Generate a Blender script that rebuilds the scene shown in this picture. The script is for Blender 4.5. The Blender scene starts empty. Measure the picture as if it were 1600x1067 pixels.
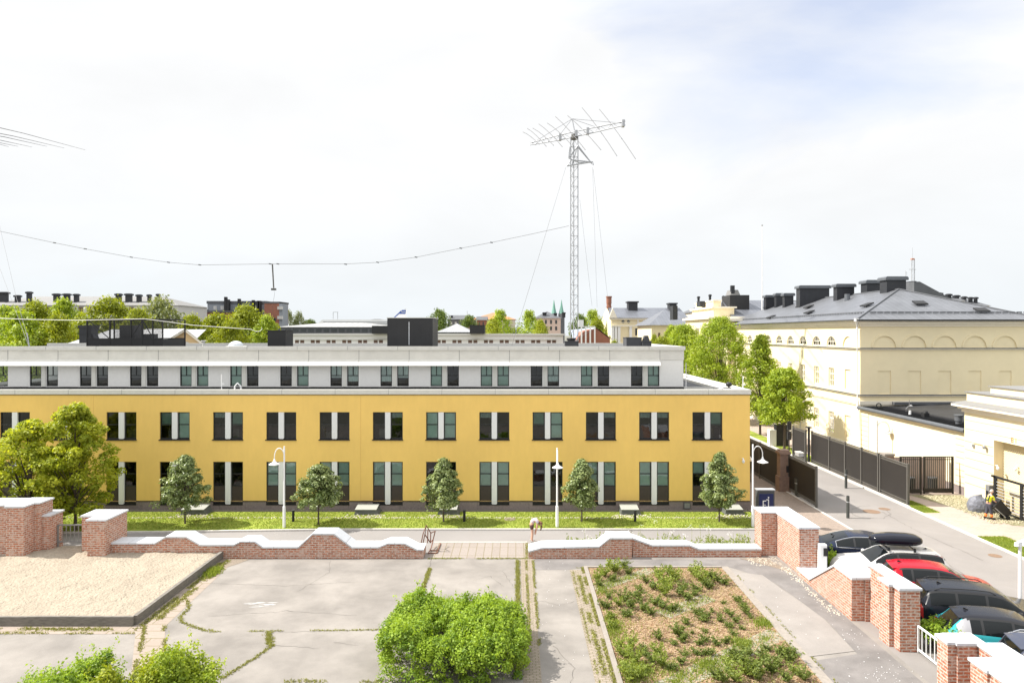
import bpy, bmesh, math, random
import numpy as np
from mathutils import Vector, Matrix
R = math.radians
scene = bpy.context.scene
C = scene.collection
# ---------------- camera
cd = bpy.data.cameras.new('camera'); cam = bpy.data.objects.new('camera', cd); C.objects.link(cam)
cam.location = (0, 0, 11); cam.rotation_euler = (R(90), 0, 0)
cd.sensor_width = 36; cd.lens = 24.0; cd.shift_x = -6/1600; cd.shift_y = -13.5/1600
cd.clip_start = .1; cd.clip_end = 6000
scene.camera = cam
# ---------------- world
SUN_EL = 47.0
to_sun = Vector((-1.0, .09, math.tan(R(SUN_EL)))).normalized()
az = math.atan2(to_sun.x, to_sun.y)
w = bpy.data.worlds.new('World'); scene.world = w; w.use_nodes = True
nt = w.node_tree; N = nt.nodes; L = nt.links
bg = N['Background']; bg.inputs[1].default_value = .1
sky = N.new('ShaderNodeTexSky'); sky.sky_type = 'NISHITA'; sky.sun_disc = False
sky.sun_elevation = R(SUN_EL); sky.sun_rotation = az; sky.dust_density = 1.5; sky.altitude = 20
tc = N.new('ShaderNodeTexCoord'); mp = N.new('ShaderNodeMapping'); mp.inputs['Scale'].default_value = (1.0, 1.0, 2.6)
mp.inputs['Rotation'].default_value = (0, R(-25), R(10)); mp.inputs['Location'].default_value = (.35, .1, .0)
n1 = N.new('ShaderNodeTexNoise'); n1.inputs['Scale'].default_value = 1.7; n1.inputs['Detail'].default_value = 7; n1.inputs['Roughness'].default_value = .52
n1.inputs['Distortion'].default_value = .35
L.new(tc.outputs['Generated'], mp.inputs[0]); L.new(mp.outputs[0], n1.inputs[0])
# blue opening lies up and to the right of the view
dv = N.new('ShaderNodeVectorMath'); dv.operation = 'DISTANCE'; dv.inputs[1].default_value = (.36, .82, .50)
L.new(tc.outputs['Generated'], dv.inputs[0])
mr = N.new('ShaderNodeMapRange'); mr.inputs[1].default_value = .03; mr.inputs[2].default_value = .42; mr.inputs[3].default_value = -.17; mr.inputs[4].default_value = .16
L.new(dv.outputs['Value'], mr.inputs[0])
ad = N.new('ShaderNodeMath'); ad.operation = 'ADD'; L.new(n1.outputs[0], ad.inputs[0]); L.new(mr.outputs[0], ad.inputs[1])
cr = N.new('ShaderNodeMapRange'); cr.inputs[1].default_value = .38; cr.inputs[2].default_value = .60; cr.inputs[3].default_value = .55; cr.inputs[4].default_value = 1.0
L.new(ad.outputs[0], cr.inputs[0])
mx = N.new('ShaderNodeMixRGB'); mx.inputs[2].default_value = (8.6, 8.75, 9.0, 1)
sc_ = N.new('ShaderNodeMixRGB'); sc_.blend_type = 'MULTIPLY'; sc_.inputs[0].default_value = 1; sc_.inputs[2].default_value = (1.15, 1.25, 1.5, 1)
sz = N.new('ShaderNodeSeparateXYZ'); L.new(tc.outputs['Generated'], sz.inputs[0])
zr_ = N.new('ShaderNodeMapRange'); zr_.inputs[1].default_value = .40; zr_.inputs[2].default_value = .75; zr_.inputs[3].default_value = 1.0; zr_.inputs[4].default_value = 1.75; L.new(sz.outputs[2], zr_.inputs[0])  # cloud brightness raised overhead, above the view, added for more ambient light
hz_ = N.new('ShaderNodeMapRange'); hz_.inputs[1].default_value = .0; hz_.inputs[2].default_value = .22; L.new(sz.outputs[2], hz_.inputs[0])
hc_ = N.new('ShaderNodeMixRGB'); hc_.inputs[1].default_value = (5.45, 5.75, 5.95, 1); hc_.inputs[2].default_value = (6.1, 6.15, 6.2, 1); L.new(hz_.outputs[0], hc_.inputs[0])
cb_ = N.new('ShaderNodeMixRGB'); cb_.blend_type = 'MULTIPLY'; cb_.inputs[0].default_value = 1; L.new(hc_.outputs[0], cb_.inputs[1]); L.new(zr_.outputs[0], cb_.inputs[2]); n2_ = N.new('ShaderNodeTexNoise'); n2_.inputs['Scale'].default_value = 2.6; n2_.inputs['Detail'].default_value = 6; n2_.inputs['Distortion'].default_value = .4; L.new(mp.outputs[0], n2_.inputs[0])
v2_ = N.new('ShaderNodeMapRange'); v2_.inputs[1].default_value = .35; v2_.inputs[2].default_value = .58; v2_.inputs[3].default_value = .965; v2_.inputs[4].default_value = 1.03; L.new(n2_.outputs[0], v2_.inputs[0])
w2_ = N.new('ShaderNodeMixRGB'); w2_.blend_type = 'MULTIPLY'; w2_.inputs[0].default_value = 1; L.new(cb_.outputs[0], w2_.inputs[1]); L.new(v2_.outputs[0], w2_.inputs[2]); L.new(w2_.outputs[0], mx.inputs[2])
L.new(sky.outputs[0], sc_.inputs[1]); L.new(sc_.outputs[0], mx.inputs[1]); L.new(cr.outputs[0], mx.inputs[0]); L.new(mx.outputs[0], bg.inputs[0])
# ---------------- sun
sd = bpy.data.lights.new('sun', 'SUN'); sd.energy = 5.0; sd.angle = R(.5); sd.color = (1, .95, .87)
so = bpy.data.objects.new('sun', sd); C.objects.link(so); so.rotation_euler = to_sun.to_track_quat('Z', 'Y').to_euler()
# ---------------- exposure
vs = scene.view_settings; vs.view_transform = 'Standard'; vs.look = 'None'; vs.gamma = 1; vs.use_curve_mapping = False
vs.exposure = .70
scene.cycles.max_bounces = 6; scene.cycles.transparent_max_bounces = 16

# ---------------- photograph measurements -> metres (f = 1067 px, eye 11 m above the yard)
F = 1067.0; U0 = 806.0; V0 = 520.0; H = 11.0
def gx(px, D): return (px-U0)/F*D
def gz(py, D): return H-(py-V0)/F*D
def gp(px, py, z=0.0):
    D = (H-z)*F/(py-V0); return (gx(px, D), D)

# ---------------- materials
def newmat(name):
    m = bpy.data.materials.new(name); m.use_nodes = True
    return m, m.node_tree.nodes, m.node_tree.links, m.node_tree.nodes['Principled BSDF']
def c4(c): return (c[0], c[1], c[2], 1)
def mat(name, c, rough=.75, var=.0, vs=3.0, c2=None, bump=0., bs=60., metal=0., spec=.5, det=5, bd=.02, big=None, coat=0., streak=None):
    m, n, l, p = newmat(name)
    p.inputs['Roughness'].default_value = rough; p.inputs['Metallic'].default_value = metal
    p.inputs['Specular IOR Level'].default_value = spec; p.inputs['Coat Weight'].default_value = coat; p.inputs['Coat Roughness'].default_value = .04
    p.inputs['Base Color'].default_value = c4(c)
    t = n.new('ShaderNodeTexCoord')
    if var or c2 or big:
        ns = n.new('ShaderNodeTexNoise'); ns.inputs['Scale'].default_value = vs; ns.inputs['Detail'].default_value = det; ns.inputs['Roughness'].default_value = .65
        if streak:
            mpp = n.new('ShaderNodeMapping'); mpp.inputs['Scale'].default_value = streak; l.new(t.outputs['Object'], mpp.inputs[0]); l.new(mpp.outputs[0], ns.inputs[0])
        else: l.new(t.outputs['Object'], ns.inputs[0])
        r = n.new('ShaderNodeMapRange'); r.inputs[1].default_value = .32; r.inputs[2].default_value = .68
        l.new(ns.outputs[0], r.inputs[0])
        mix = n.new('ShaderNodeMixRGB'); l.new(r.outputs[0], mix.inputs[0])
        ca = c if c2 else tuple(x*(1-var) for x in c); cb = c2 if c2 else tuple(min(1, x*(1+var)) for x in c)
        mix.inputs[1].default_value = c4(ca); mix.inputs[2].default_value = c4(cb)
        out = mix.outputs[0]
        if big:
            nb = n.new('ShaderNodeTexNoise'); nb.inputs['Scale'].default_value = big[0]; nb.inputs['Detail'].default_value = 8; nb.inputs['Roughness'].default_value = .62; nb.inputs['Distortion'].default_value = .15
            l.new(t.outputs['Object'], nb.inputs[0])
            rb = n.new('ShaderNodeMapRange'); rb.inputs[1].default_value = .35; rb.inputs[2].default_value = .65; rb.inputs[3].default_value = 1-big[1]; rb.inputs[4].default_value = 1+big[1]
            l.new(nb.outputs[0], rb.inputs[0])
            mm = n.new('ShaderNodeMixRGB'); mm.blend_type = 'MULTIPLY'; mm.inputs[0].default_value = 1
            l.new(out, mm.inputs[1]); l.new(rb.outputs[0], mm.inputs[2]); out = mm.outputs[0]
        l.new(out, p.inputs['Base Color'])
    if bump:
        nb2 = n.new('ShaderNodeTexNoise'); nb2.inputs['Scale'].default_value = bs; nb2.inputs['Detail'].default_value = 4
        l.new(t.outputs['Object'], nb2.inputs[0])
        b = n.new('ShaderNodeBump'); b.inputs['Strength'].default_value = bump; b.inputs['Distance'].default_value = bd
        l.new(nb2.outputs[0], b.inputs['Height']); l.new(b.outputs[0], p.inputs['Normal'])
    return m
def brickmat(name, c1, c2, mortar, bw=.26, rh=.085, ms=.012, off=.5, rough=.9, stain=None, bump=.5, bias=0., nz=.35, dist=0.0):
    m, n, l, p = newmat(name); p.inputs['Roughness'].default_value = rough; p.inputs['Specular IOR Level'].default_value = .25
    uv = n.new('ShaderNodeTexCoord'); br = n.new('ShaderNodeTexBrick')
    br.offset = off; br.inputs['Scale'].default_value = 1; br.inputs['Brick Width'].default_value = bw; br.inputs['Row Height'].default_value = rh
    br.inputs['Mortar Size'].default_value = ms; br.inputs['Mortar Smooth'].default_value = .3; br.inputs['Bias'].default_value = bias
    br.inputs['Color1'].default_value = c4(c1); br.inputs['Color2'].default_value = c4(c2); br.inputs['Mortar'].default_value = c4(mortar)
    src = uv.outputs['UV']
    if dist:
        nd = n.new('ShaderNodeTexNoise'); nd.inputs['Scale'].default_value = 5; l.new(uv.outputs['UV'], nd.inputs[0])
        vm = n.new('ShaderNodeVectorMath'); vm.operation = 'MULTIPLY_ADD'; vm.inputs[1].default_value = (dist, dist, 0)
        l.new(nd.outputs[1], vm.inputs[0]); l.new(uv.outputs['UV'], vm.inputs[2]); src = vm.outputs[0]
    l.new(src, br.inputs['Vector'])
    ns = n.new('ShaderNodeTexNoise'); ns.inputs['Scale'].default_value = 9; ns.inputs['Detail'].default_value = 5; ns.inputs['Roughness'].default_value = .7; l.new(uv.outputs['UV'], ns.inputs[0])
    r = n.new('ShaderNodeMapRange'); r.inputs[1].default_value = .3; r.inputs[2].default_value = .7; r.inputs[3].default_value = 1-nz; r.inputs[4].default_value = 1+nz
    l.new(ns.outputs[0], r.inputs[0]); mm = n.new('ShaderNodeMixRGB'); mm.blend_type = 'MULTIPLY'; mm.inputs[0].default_value = 1
    l.new(br.outputs[0], mm.inputs[1]); l.new(r.outputs[0], mm.inputs[2]); out = mm.outputs[0]
    if stain:
        n2 = n.new('ShaderNodeTexNoise'); n2.inputs['Scale'].default_value = stain[1]; n2.inputs['Detail'].default_value = 8; n2.inputs['Roughness'].default_value = .75; l.new(uv.outputs['UV'], n2.inputs[0])
        r2 = n.new('ShaderNodeMapRange'); r2.inputs[1].default_value = stain[2]; r2.inputs[2].default_value = stain[2]+.12; r2.inputs[4].default_value = .85; l.new(n2.outputs[0], r2.inputs[0])
        m2 = n.new('ShaderNodeMixRGB'); l.new(r2.outputs[0], m2.inputs[0]); l.new(out, m2.inputs[1]); m2.inputs[2].default_value = c4(stain[0]); out = m2.outputs[0]
    l.new(out, p.inputs['Base Color'])
    b = n.new('ShaderNodeBump'); b.inputs['Strength'].default_value = bump; b.inputs['Distance'].default_value = .01; b.invert = True
    l.new(br.outputs['Fac'], b.inputs['Height']); l.new(b.outputs[0], p.inputs['Normal'])
    return m
def leafmat(name, dark, light, trans=.35, rough=.55):
    m, n, l, p = newmat(name); p.inputs['Roughness'].default_value = rough; p.inputs['Specular IOR Level'].default_value = .35
    uv = n.new('ShaderNodeTexCoord'); sx = n.new('ShaderNodeSeparateXYZ'); l.new(uv.outputs['UV'], sx.inputs[0])
    mix = n.new('ShaderNodeMixRGB'); l.new(sx.outputs[0], mix.inputs[0]); mix.inputs[1].default_value = c4(dark); mix.inputs[2].default_value = c4(light)
    l.new(mix.outputs[0], p.inputs['Base Color'])
    tr = n.new('ShaderNodeBsdfTranslucent'); ms = n.new('ShaderNodeMixShader'); ms.inputs[0].default_value = trans
    mt = n.new('ShaderNodeMixRGB'); mt.blend_type = 'MULTIPLY'; mt.inputs[0].default_value = 1; mt.inputs[2].default_value = (1.5, 1.45, .6, 1)
    l.new(mix.outputs[0], mt.inputs[1]); l.new(mt.outputs[0], tr.inputs[0])
    l.new(p.outputs[0], ms.inputs[1]); l.new(tr.outputs[0], ms.inputs[2]); l.new(ms.outputs[0], n['Material Output'].inputs[0])
    return m
def seammat(name, c, pitch=.5, rough=.45, axis='X', dark=.55, metal=.3, w=.06, noise=.12):
    m, n, l, p = newmat(name); p.inputs['Roughness'].default_value = rough; p.inputs['Metallic'].default_value = metal
    uv = n.new('ShaderNodeTexCoord'); br = n.new('ShaderNodeTexBrick'); br.offset = 0; br.inputs['Scale'].default_value = 1
    br.inputs['Brick Width'].default_value = pitch; br.inputs['Row Height'].default_value = 500; br.inputs['Mortar Size'].default_value = w*pitch/2; br.inputs['Mortar Smooth'].default_value = .2
    br.inputs['Color1'].default_value = c4(c); br.inputs['Color2'].default_value = c4([x*.93 for x in c]); br.inputs['Mortar'].default_value = c4([x*dark for x in c])
    mp = n.new('ShaderNodeMapping'); mp.inputs['Location'].default_value = (500.03, 250, 0)
    if axis == 'Y': mp.inputs['Rotation'].default_value = (0, 0, R(90))
    l.new(uv.outputs['UV'], mp.inputs[0]); l.new(mp.outputs[0], br.inputs[0])
    ns = n.new('ShaderNodeTexNoise'); ns.inputs['Scale'].default_value = .8; ns.inputs['Detail'].default_value = 4; l.new(uv.outputs['Object'], ns.inputs[0])
    r = n.new('ShaderNodeMapRange'); r.inputs[1].default_value = .3; r.inputs[2].default_value = .7; r.inputs[3].default_value = 1-noise; r.inputs[4].default_value = 1+noise; l.new(ns.outputs[0], r.inputs[0])
    mm = n.new('ShaderNodeMixRGB'); mm.blend_type = 'MULTIPLY'; mm.inputs[0].default_value = 1; l.new(br.outputs[0], mm.inputs[1]); l.new(r.outputs[0], mm.inputs[2]); l.new(mm.outputs[0], p.inputs['Base Color'])
    b = n.new('ShaderNodeBump'); b.inputs['Strength'].default_value = .6; b.inputs['Distance'].default_value = .03
    l.new(br.outputs['Fac'], b.inputs['Height']); l.new(b.outputs[0], p.inputs['Normal'])
    return m
def glassmat(name, tint=(.55, .62, .6), refl=1.0, rough=.02):
    m, n, l, p = newmat(name)
    tr = n.new('ShaderNodeBsdfTransparent'); tr.inputs[0].default_value = c4(tint)
    g = n.new('ShaderNodeBsdfGlossy'); g.inputs['Roughness'].default_value = rough; g.inputs[0].default_value = (refl, refl, refl, 1)
    fr = n.new('ShaderNodeFresnel'); fr.inputs[0].default_value = 1.6
    tcx = n.new('ShaderNodeTexCoord'); nz = n.new('ShaderNodeTexNoise'); nz.inputs['Scale'].default_value = 1.3; l.new(tcx.outputs['Object'], nz.inputs[0])
    b = n.new('ShaderNodeBump'); b.inputs['Strength'].default_value = .12; b.inputs['Distance'].default_value = .05; l.new(nz.outputs[0], b.inputs['Height'])
    l.new(b.outputs[0], g.inputs['Normal'])
    mx = n.new('ShaderNodeMixShader'); l.new(fr.outputs[0], mx.inputs[0]); l.new(tr.outputs[0], mx.inputs[1]); l.new(g.outputs[0], mx.inputs[2])
    l.new(mx.outputs[0], n['Material Output'].inputs[0]); return m
M = {}
M['asphalt'] = mat('asphalt', (.236, .217, .198), .9, .10, 40, bump=.3, bs=120, spec=.3, big=(.45, .20), det=9)
M['asphalt_path'] = mat('asphalt_path', (.25, .235, .226), .9, .06, 30, bump=.2, bs=120, spec=.3, big=(.2, .06))
M['asphalt_road'] = mat('asphalt_road', (.24, .222, .21), .9, .08, 40, bump=.2, bs=120, spec=.3, big=(.25, .09))
M['asphalt_dark'] = mat('asphalt_dark', (.185, .172, .165), .9, .12, 50, bump=.3, bs=120, spec=.3, big=(.8, .18), det=9)
M['asphalt_light'] = mat('asphalt_light', (.265, .243, .225), .9, .1, 45, bump=.3, bs=120, spec=.3, big=(.6, .09))
M['dirt'] = mat('dirt', (.22, .18, .14), .95, .3, 20, bump=.5, bs=50)
M['city'] = mat('city_ground', (.16, .16, .13), .95, .3, .05)
M['sand'] = mat('sand', (.355, .305, .24), .95, .10, 6, bump=1.0, bs=9, bd=.12, spec=.15, big=(.7, .06))
M['timber'] = mat('old_timber', (.17, .155, .135), .9, .25, 4, bump=.4, bs=30, streak=(1, 1, 6))
M['coping'] = brickmat('white_coping', (.56, .58, .61), (.52, .54, .57), (.30, .30, .31), 1.18, 30, .012, off=0, nz=.10, bump=.2, stain=((.40, .41, .40), 2.2, .60))
M['brick'] = brickmat('weathered_brick', (.46, .175, .10), (.33, .12, .07), (.50, .42, .36), .30, .105, .022, stain=((.52, .40, .34), 3.2, .49), dist=.05, nz=.38)
M['lawn'] = mat('lawn', (.165, .24, .03), .95, c2=(.31, .33, .075), vs=5, bump=.6, bs=60, bd=.04, spec=.1, big=(.45, .22), det=9)
M['kerb'] = mat('kerb_stone', (.5, .48, .45), .85, .1, 8)
M['kerb_tan'] = mat('kerb_tan', (.27, .24, .21), .9, .12, 8, bump=.2)
M['slab'] = brickmat('tan_slabs', (.32, .265, .225), (.29, .24, .20), (.17, .15, .08), 1.25, .6, .02, off=.5, nz=.12, bump=.3)
M['ramp'] = brickmat('ramp_slabs', (.285, .25, .225), (.265, .23, .205), (.19, .16, .10), .40, 1.25, .018, off=0, nz=.12, bump=.3)
M['paver'] = brickmat('pavers', (.30, .25, .21), (.26, .215, .18), (.15, .14, .07), .22, .11, .012, nz=.18, bump=.3)
M['paver_pink'] = brickmat('pink_pavers', (.43, .35, .30), (.38, .31, .27), (.30, .26, .22), .6, .3, .012, nz=.12, bump=.2)
M['paver_walk'] = brickmat('walk_pavers', (.30, .24, .20), (.26, .21, .175), (.20, .17, .15), .2, .1, .01, nz=.2, bump=.3)
M['gravel'] = mat('gravel', (.36, .33, .22), .95, c2=(.13, .13, .045), vs=9, bump=.8, bs=40, bd=.05)
M['stucco'] = mat('yellow_stucco', (.84, .57, .175), .9, .022, 1.6, streak=(2.0, 1, .5), bump=.12, bs=70, spec=.15, big=(.22, .045))
M['joint'] = mat('stucco_joint', (.70, .44, .13), .9)
M['plinth'] = brickmat('granite_plinth', (.26, .215, .20), (.21, .175, .165), (.14, .12, .11), 1.6, .5, .01, nz=.2)
M['black'] = mat('black_metal', (.014, .014, .015), .6, .1, 5)
M['frame'] = mat('window_frame_black', (.02, .022, .024), .4)
M['panel'] = mat('dark_panel', (.045, .033, .03), .5, .1, 3)
M['white'] = mat('white_paint', (.78, .78, .78), .5)
M['pier'] = mat('white_pier', (.74, .745, .76), .6)
M['attic'] = mat('attic_cladding', (.80, .79, .765), .7, .03, 3, big=(.3, .03))
M['attic_band'] = mat('attic_band', (.64, .625, .58), .7, .04, 2, big=(.5, .05))
M['flap'] = mat('flap', (.66, .65, .60), .6, .05, 6)
M['cap'] = mat('cap_metal', (.62, .61, .57), .5, .05, 4)
M['membrane'] = mat('roof_membrane', (.07, .072, .078), .8, .15, .6)
M['glass'] = glassmat('window_glass', (.5, .57, .54))
M['glass_clear'] = glassmat('window_glass_clear', (.86, .92, .90))
M['glass_top'] = glassmat('attic_glass', (.62, .68, .66))
M['blind'] = mat('blind', (.42, .56, .50), .8, .06, 6)
M['curtain'] = mat('curtain', (.56, .64, .62), .8, .2, 2, streak=(8, 1, 1))
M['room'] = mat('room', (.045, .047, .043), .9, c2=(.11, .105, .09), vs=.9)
M['cream'] = mat('cream_stucco', (.82, .72, .49), .9, .03, .8, big=(.12, .03), spec=.1)
M['cream_pale'] = mat('cream_trim', (.80, .74, .62), .8, .03, 2)
M['cream_groove'] = mat('cream_groove', (.62, .45, .18), .9)
M['slat'] = mat('tan_slat', (.58, .49, .30), .7)
M['zinc'] = seammat('zinc_roof', (.17, .18, .205), .55, .42, 'X', .5, .35)
M['zinc_y'] = seammat('zinc_roof_side', (.17, .18, .205), .55, .42, 'X', .5, .35)
M['zinc_light'] = seammat('zinc_light', (.36, .37, .39), .6, .5, 'X', .45, .2)
M['roof_grey'] = mat('roof_grey', (.20, .197, .193), .7, .05, .5)
M['roof_dark'] = mat('roof_dark', (.10, .105, .115), .7, .15, .4)
M['roof_red'] = mat('roof_red', (.50, .20, .11), .85, .12, .4)
M['chim'] = seammat('chimney_sheet', (.032, .034, .04), .18, .5, 'X', .5, .2)
M['chim_cap'] = mat('chimney_cap', (.13, .14, .155), .45, .1, 3, metal=.3)
M['redbrick'] = mat('red_brick_far', (.28, .12, .08), .9, .12, 1)
M['steel'] = mat('galvanised', (.42, .43, .45), .5, .1, 8, metal=.25)
M['wire'] = mat('wire', (.14, .14, .145), .8)
M['fence'] = seammat('fence_brown', (.024, .020, .017), .12, .65, 'X', .6, .1)
M['fence_post'] = mat('fence_frame', (.10, .095, .085), .5, .1, 6)
M['granite_post'] = mat('gate_post_stone', (.22, .15, .12), .9, .15, 5)
M['rust'] = mat('rust', (.17, .075, .05), .8, .3, 20)
M['rail'] = mat('rail_grey', (.25, .25, .25), .5, metal=.3)
M['bark'] = mat('bark', (.09, .07, .055), .9, .3, 12, bump=.5, bs=30)
M['bark_light'] = mat('bark_light', (.17, .14, .11), .9, .3, 8, bump=.5, bs=30)
M['leaf_lime'] = leafmat('leaf_lime', (.15, .19, .010), (.36, .40, .03))
M['leaf_bush'] = leafmat('leaf_bush', (.10, .185, .016), (.34, .46, .045), .38)
M['leaf_maple'] = leafmat('leaf_maple', (.17, .23, .014), (.50, .52, .05), .45)
M['leaf_street'] = leafmat('leaf_street', (.15, .23, .014), (.42, .50, .05))
M['leaf_linden'] = leafmat('leaf_linden', (.05, .09, .016), (.36, .42, .17), .2, .4)
M['leaf_dark'] = leafmat('leaf_dark', (.07, .115, .02), (.20, .27, .06))
M['leaf_grey'] = leafmat('leaf_grey', (.13, .16, .06), (.28, .31, .15))
M['leaf_plant'] = leafmat('leaf_plant', (.07, .11, .02), (.23, .28, .07))
M['leaf_plant2'] = leafmat('leaf_plant2', (.12, .17, .02), (.32, .38, .08))
M['flower'] = mat('flower', (.8, .8, .76), .7)
M['skin'] = mat('skin', (.55, .33, .24), .6)
M['mulch'] = None
def mulch():
    m, n, l, p = newmat('wood_chips'); p.inputs['Roughness'].default_value = .9; p.inputs['Specular IOR Level'].default_value = .15
    t = n.new('ShaderNodeTexCoord'); v = n.new('ShaderNodeTexVoronoi'); v.inputs['Scale'].default_value = 16
    mp = n.new('ShaderNodeMapping'); mp.inputs['Scale'].default_value = (1, 1.5, 1); l.new(t.outputs['Object'], mp.inputs[0]); l.new(mp.outputs[0], v.inputs['Vector'])
    sx = n.new('ShaderNodeSeparateXYZ'); l.new(v.outputs['Color'], sx.inputs[0])
    ramp = n.new('ShaderNodeValToRGB'); e = ramp.color_ramp.elements; e[0].color = (.12, .07, .04, 1); e[1].color = (.40, .31, .20, 1); e[0].position = .05; e[1].position = .95
    x = e.new(.4); x.color = (.24, .145, .08, 1); x = e.new(.7); x.color = (.325, .225, .13, 1)
    l.new(sx.outputs[0], ramp.inputs[0]); ns = n.new('ShaderNodeTexNoise'); ns.inputs['Scale'].default_value = .7; ns.inputs['Detail'].default_value = 6; l.new(t.outputs['Object'], ns.inputs[0])
    r = n.new('ShaderNodeMapRange'); r.inputs[1].default_value = .55; r.inputs[2].default_value = .7; l.new(ns.outputs[0], r.inputs[0])
    mm = n.new('ShaderNodeMixRGB'); mm.blend_type = 'MULTIPLY'; l.new(r.outputs[0], mm.inputs[0]); l.new(ramp.outputs[0], mm.inputs[1]); mm.inputs[2].default_value = (.55, .5, .5, 1)
    l.new(mm.outputs[0], p.inputs['Base Color'])
    b = n.new('ShaderNodeBump'); b.inputs['Strength'].default_value = .8; b.inputs['Distance'].default_value = .04; l.new(sx.outputs[1], b.inputs['Height']); l.new(b.outputs[0], p.inputs['Normal'])
    return m
M['mulch'] = mulch()
# ---------------- mesh helpers
class MB:
    def __init__(s): s.v = []; s.f = []; s.uv = {}
    def add(s, vs, fs):
        b = len(s.v); s.v += [tuple(p) for p in vs]; s.f += [tuple(b+i for i in f) for f in fs]; return s
    def box(s, x0, x1, y0, y1, z0, z1):
        if x0 > x1: x0, x1 = x1, x0
        if y0 > y1: y0, y1 = y1, y0
        if z0 > z1: z0, z1 = z1, z0
        return s.add([(x0,y0,z0),(x1,y0,z0),(x1,y1,z0),(x0,y1,z0),(x0,y0,z1),(x1,y0,z1),(x1,y1,z1),(x0,y1,z1)],
                     [(0,3,2,1),(4,5,6,7),(0,1,5,4),(1,2,6,5),(2,3,7,6),(3,0,4,7)])
    def quad(s, a, b, c, d): return s.add([a, b, c, d], [(0,1,2,3)])
    def poly(s, pts, z=0.0): return s.add([(p[0], p[1], z) for p in pts], [tuple(range(len(pts)))])
    def prism(s, prof, y0, y1, cap=True):          # profile [(x,z)] counter-clockwise seen from -Y, extruded in Y
        n = len(prof); vs = [(x, y0, z) for x, z in prof]+[(x, y1, z) for x, z in prof]
        fs = [(i, (i+1) % n, n+(i+1) % n, n+i) for i in range(n)]
        fs = [f[::-1] for f in fs]
        if cap: fs += [tuple(range(n)), tuple(range(2*n-1, n-1, -1))]
        return s.add(vs, fs)
    def prismx(s, prof, x0, x1):                   # profile [(y,z)] extruded in X
        n = len(prof); vs = [(x0, y, z) for y, z in prof]+[(x1, y, z) for y, z in prof]
        return s.add(vs, [(i, (i+1) % n, n+(i+1) % n, n+i) for i in range(n)]+[tuple(range(n))[::-1], tuple(range(n, 2*n))])
    def cyl(s, x, y, z0, z1, r, r2=None, n=12):
        r2 = r if r2 is None else r2; a = [2*math.pi*i/n for i in range(n)]
        vs = [(x+r*math.cos(t), y+r*math.sin(t), z0) for t in a]+[(x+r2*math.cos(t), y+r2*math.sin(t), z1) for t in a]
        return s.add(vs, [(i, (i+1) % n, n+(i+1) % n, n+i) for i in range(n)]+[tuple(range(n))[::-1], tuple(range(n, 2*n))])
    def lathe(s, x, y, prof, n=16):                # prof [(r,z)]
        vs = []; k = len(prof)
        for r, z in prof: vs += [(x+r*math.cos(2*math.pi*i/n), y+r*math.sin(2*math.pi*i/n), z) for i in range(n)]
        fs = [(j*n+i, j*n+(i+1) % n, (j+1)*n+(i+1) % n, (j+1)*n+i) for j in range(k-1) for i in range(n)]
        return s.add(vs, fs+[tuple(range(n))[::-1], tuple(range((k-1)*n, k*n))])
    def tube(s, pts, r, n=6, r2=None):
        pts = [Vector(p) for p in pts]; m = len(pts); vs = []
        for i, p in enumerate(pts):
            d = (pts[min(i+1, m-1)]-pts[max(i-1, 0)]).normalized()
            u = d.cross(Vector((0, 0, 1)));
            if u.length < .01: u = Vector((1, 0, 0))
            u.normalize(); v = u.cross(d)
            rr = r if r2 is None else r+(r2-r)*i/(m-1)
            vs += [p+rr*(math.cos(2*math.pi*k/n)*u+math.sin(2*math.pi*k/n)*v) for k in range(n)]
        fs = [(j*n+k, (j+1)*n+k, (j+1)*n+(k+1) % n, j*n+(k+1) % n) for j in range(m-1) for k in range(n)]
        return s.add(vs, fs+[tuple(range(n)), tuple(range((m-1)*n, m*n))[::-1]])
    def bar(s, a, b, t=.05, t2=None):              # square bar between two points
        a = Vector(a); b = Vector(b); d = (b-a).normalized(); u = d.cross(Vector((0, 1, 0)) if abs(d.y) < .9 else Vector((0, 0, 1))).normalized(); v = d.cross(u)
        t2 = t2 or t; vs = [p+sx*u*t/2+sy*v*t2/2 for p in (a, b) for sx, sy in ((-1,-1),(1,-1),(1,1),(-1,1))]
        return s.add(vs, [(0,1,2,3),(7,6,5,4),(0,4,5,1),(1,5,6,2),(2,6,7,3),(3,7,4,0)])
    def build(s, name, m, parent=None, smooth=False, loc=None):
        me = bpy.data.meshes.new(name); 
        me.from_pydata(s.v, [], s.f); me.update()
        bmm = bmesh.new(); bmm.from_mesh(me); bmesh.ops.recalc_face_normals(bmm, faces=bmm.faces) if len(s.f) > 1 else None; bmm.to_mesh(me); bmm.free()
        uvl = me.uv_layers.new(name='uv'); 
        for p in me.polygons:
            n = p.normal; ax = max(range(3), key=lambda i: abs(n[i]))
            for li in p.loop_indices:
                co = me.vertices[me.loops[li].vertex_index].co
                uvl.data[li].uv = (co.y, co.z) if ax == 0 else ((co.x, co.z) if ax == 1 else (co.x, co.y))
        me.materials.append(m)
        if smooth: me.shade_smooth() if smooth is True else me.set_sharp_from_angle(angle=R(smooth)) or me.shade_smooth() if False else [setattr(p, 'use_smooth', True) for p in me.polygons]
        o = bpy.data.objects.new(name, me); C.objects.link(o)
        if parent: o.parent = parent
        if loc: o.location = loc
        return o
def tag(o, label=None, cat=None, group=None, kind=None):
    if label: o['label'] = label
    if cat: o['category'] = cat
    if group: o['group'] = group
    if kind: o['kind'] = kind
    return o
def empty(name, loc=(0, 0, 0), rz=0, label=None, cat=None, group=None):
    o = bpy.data.objects.new(name, None); C.objects.link(o); o.location = loc; o.rotation_euler = (0, 0, rz); o.empty_display_size = .3
    return tag(o, label, cat, group)
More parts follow.
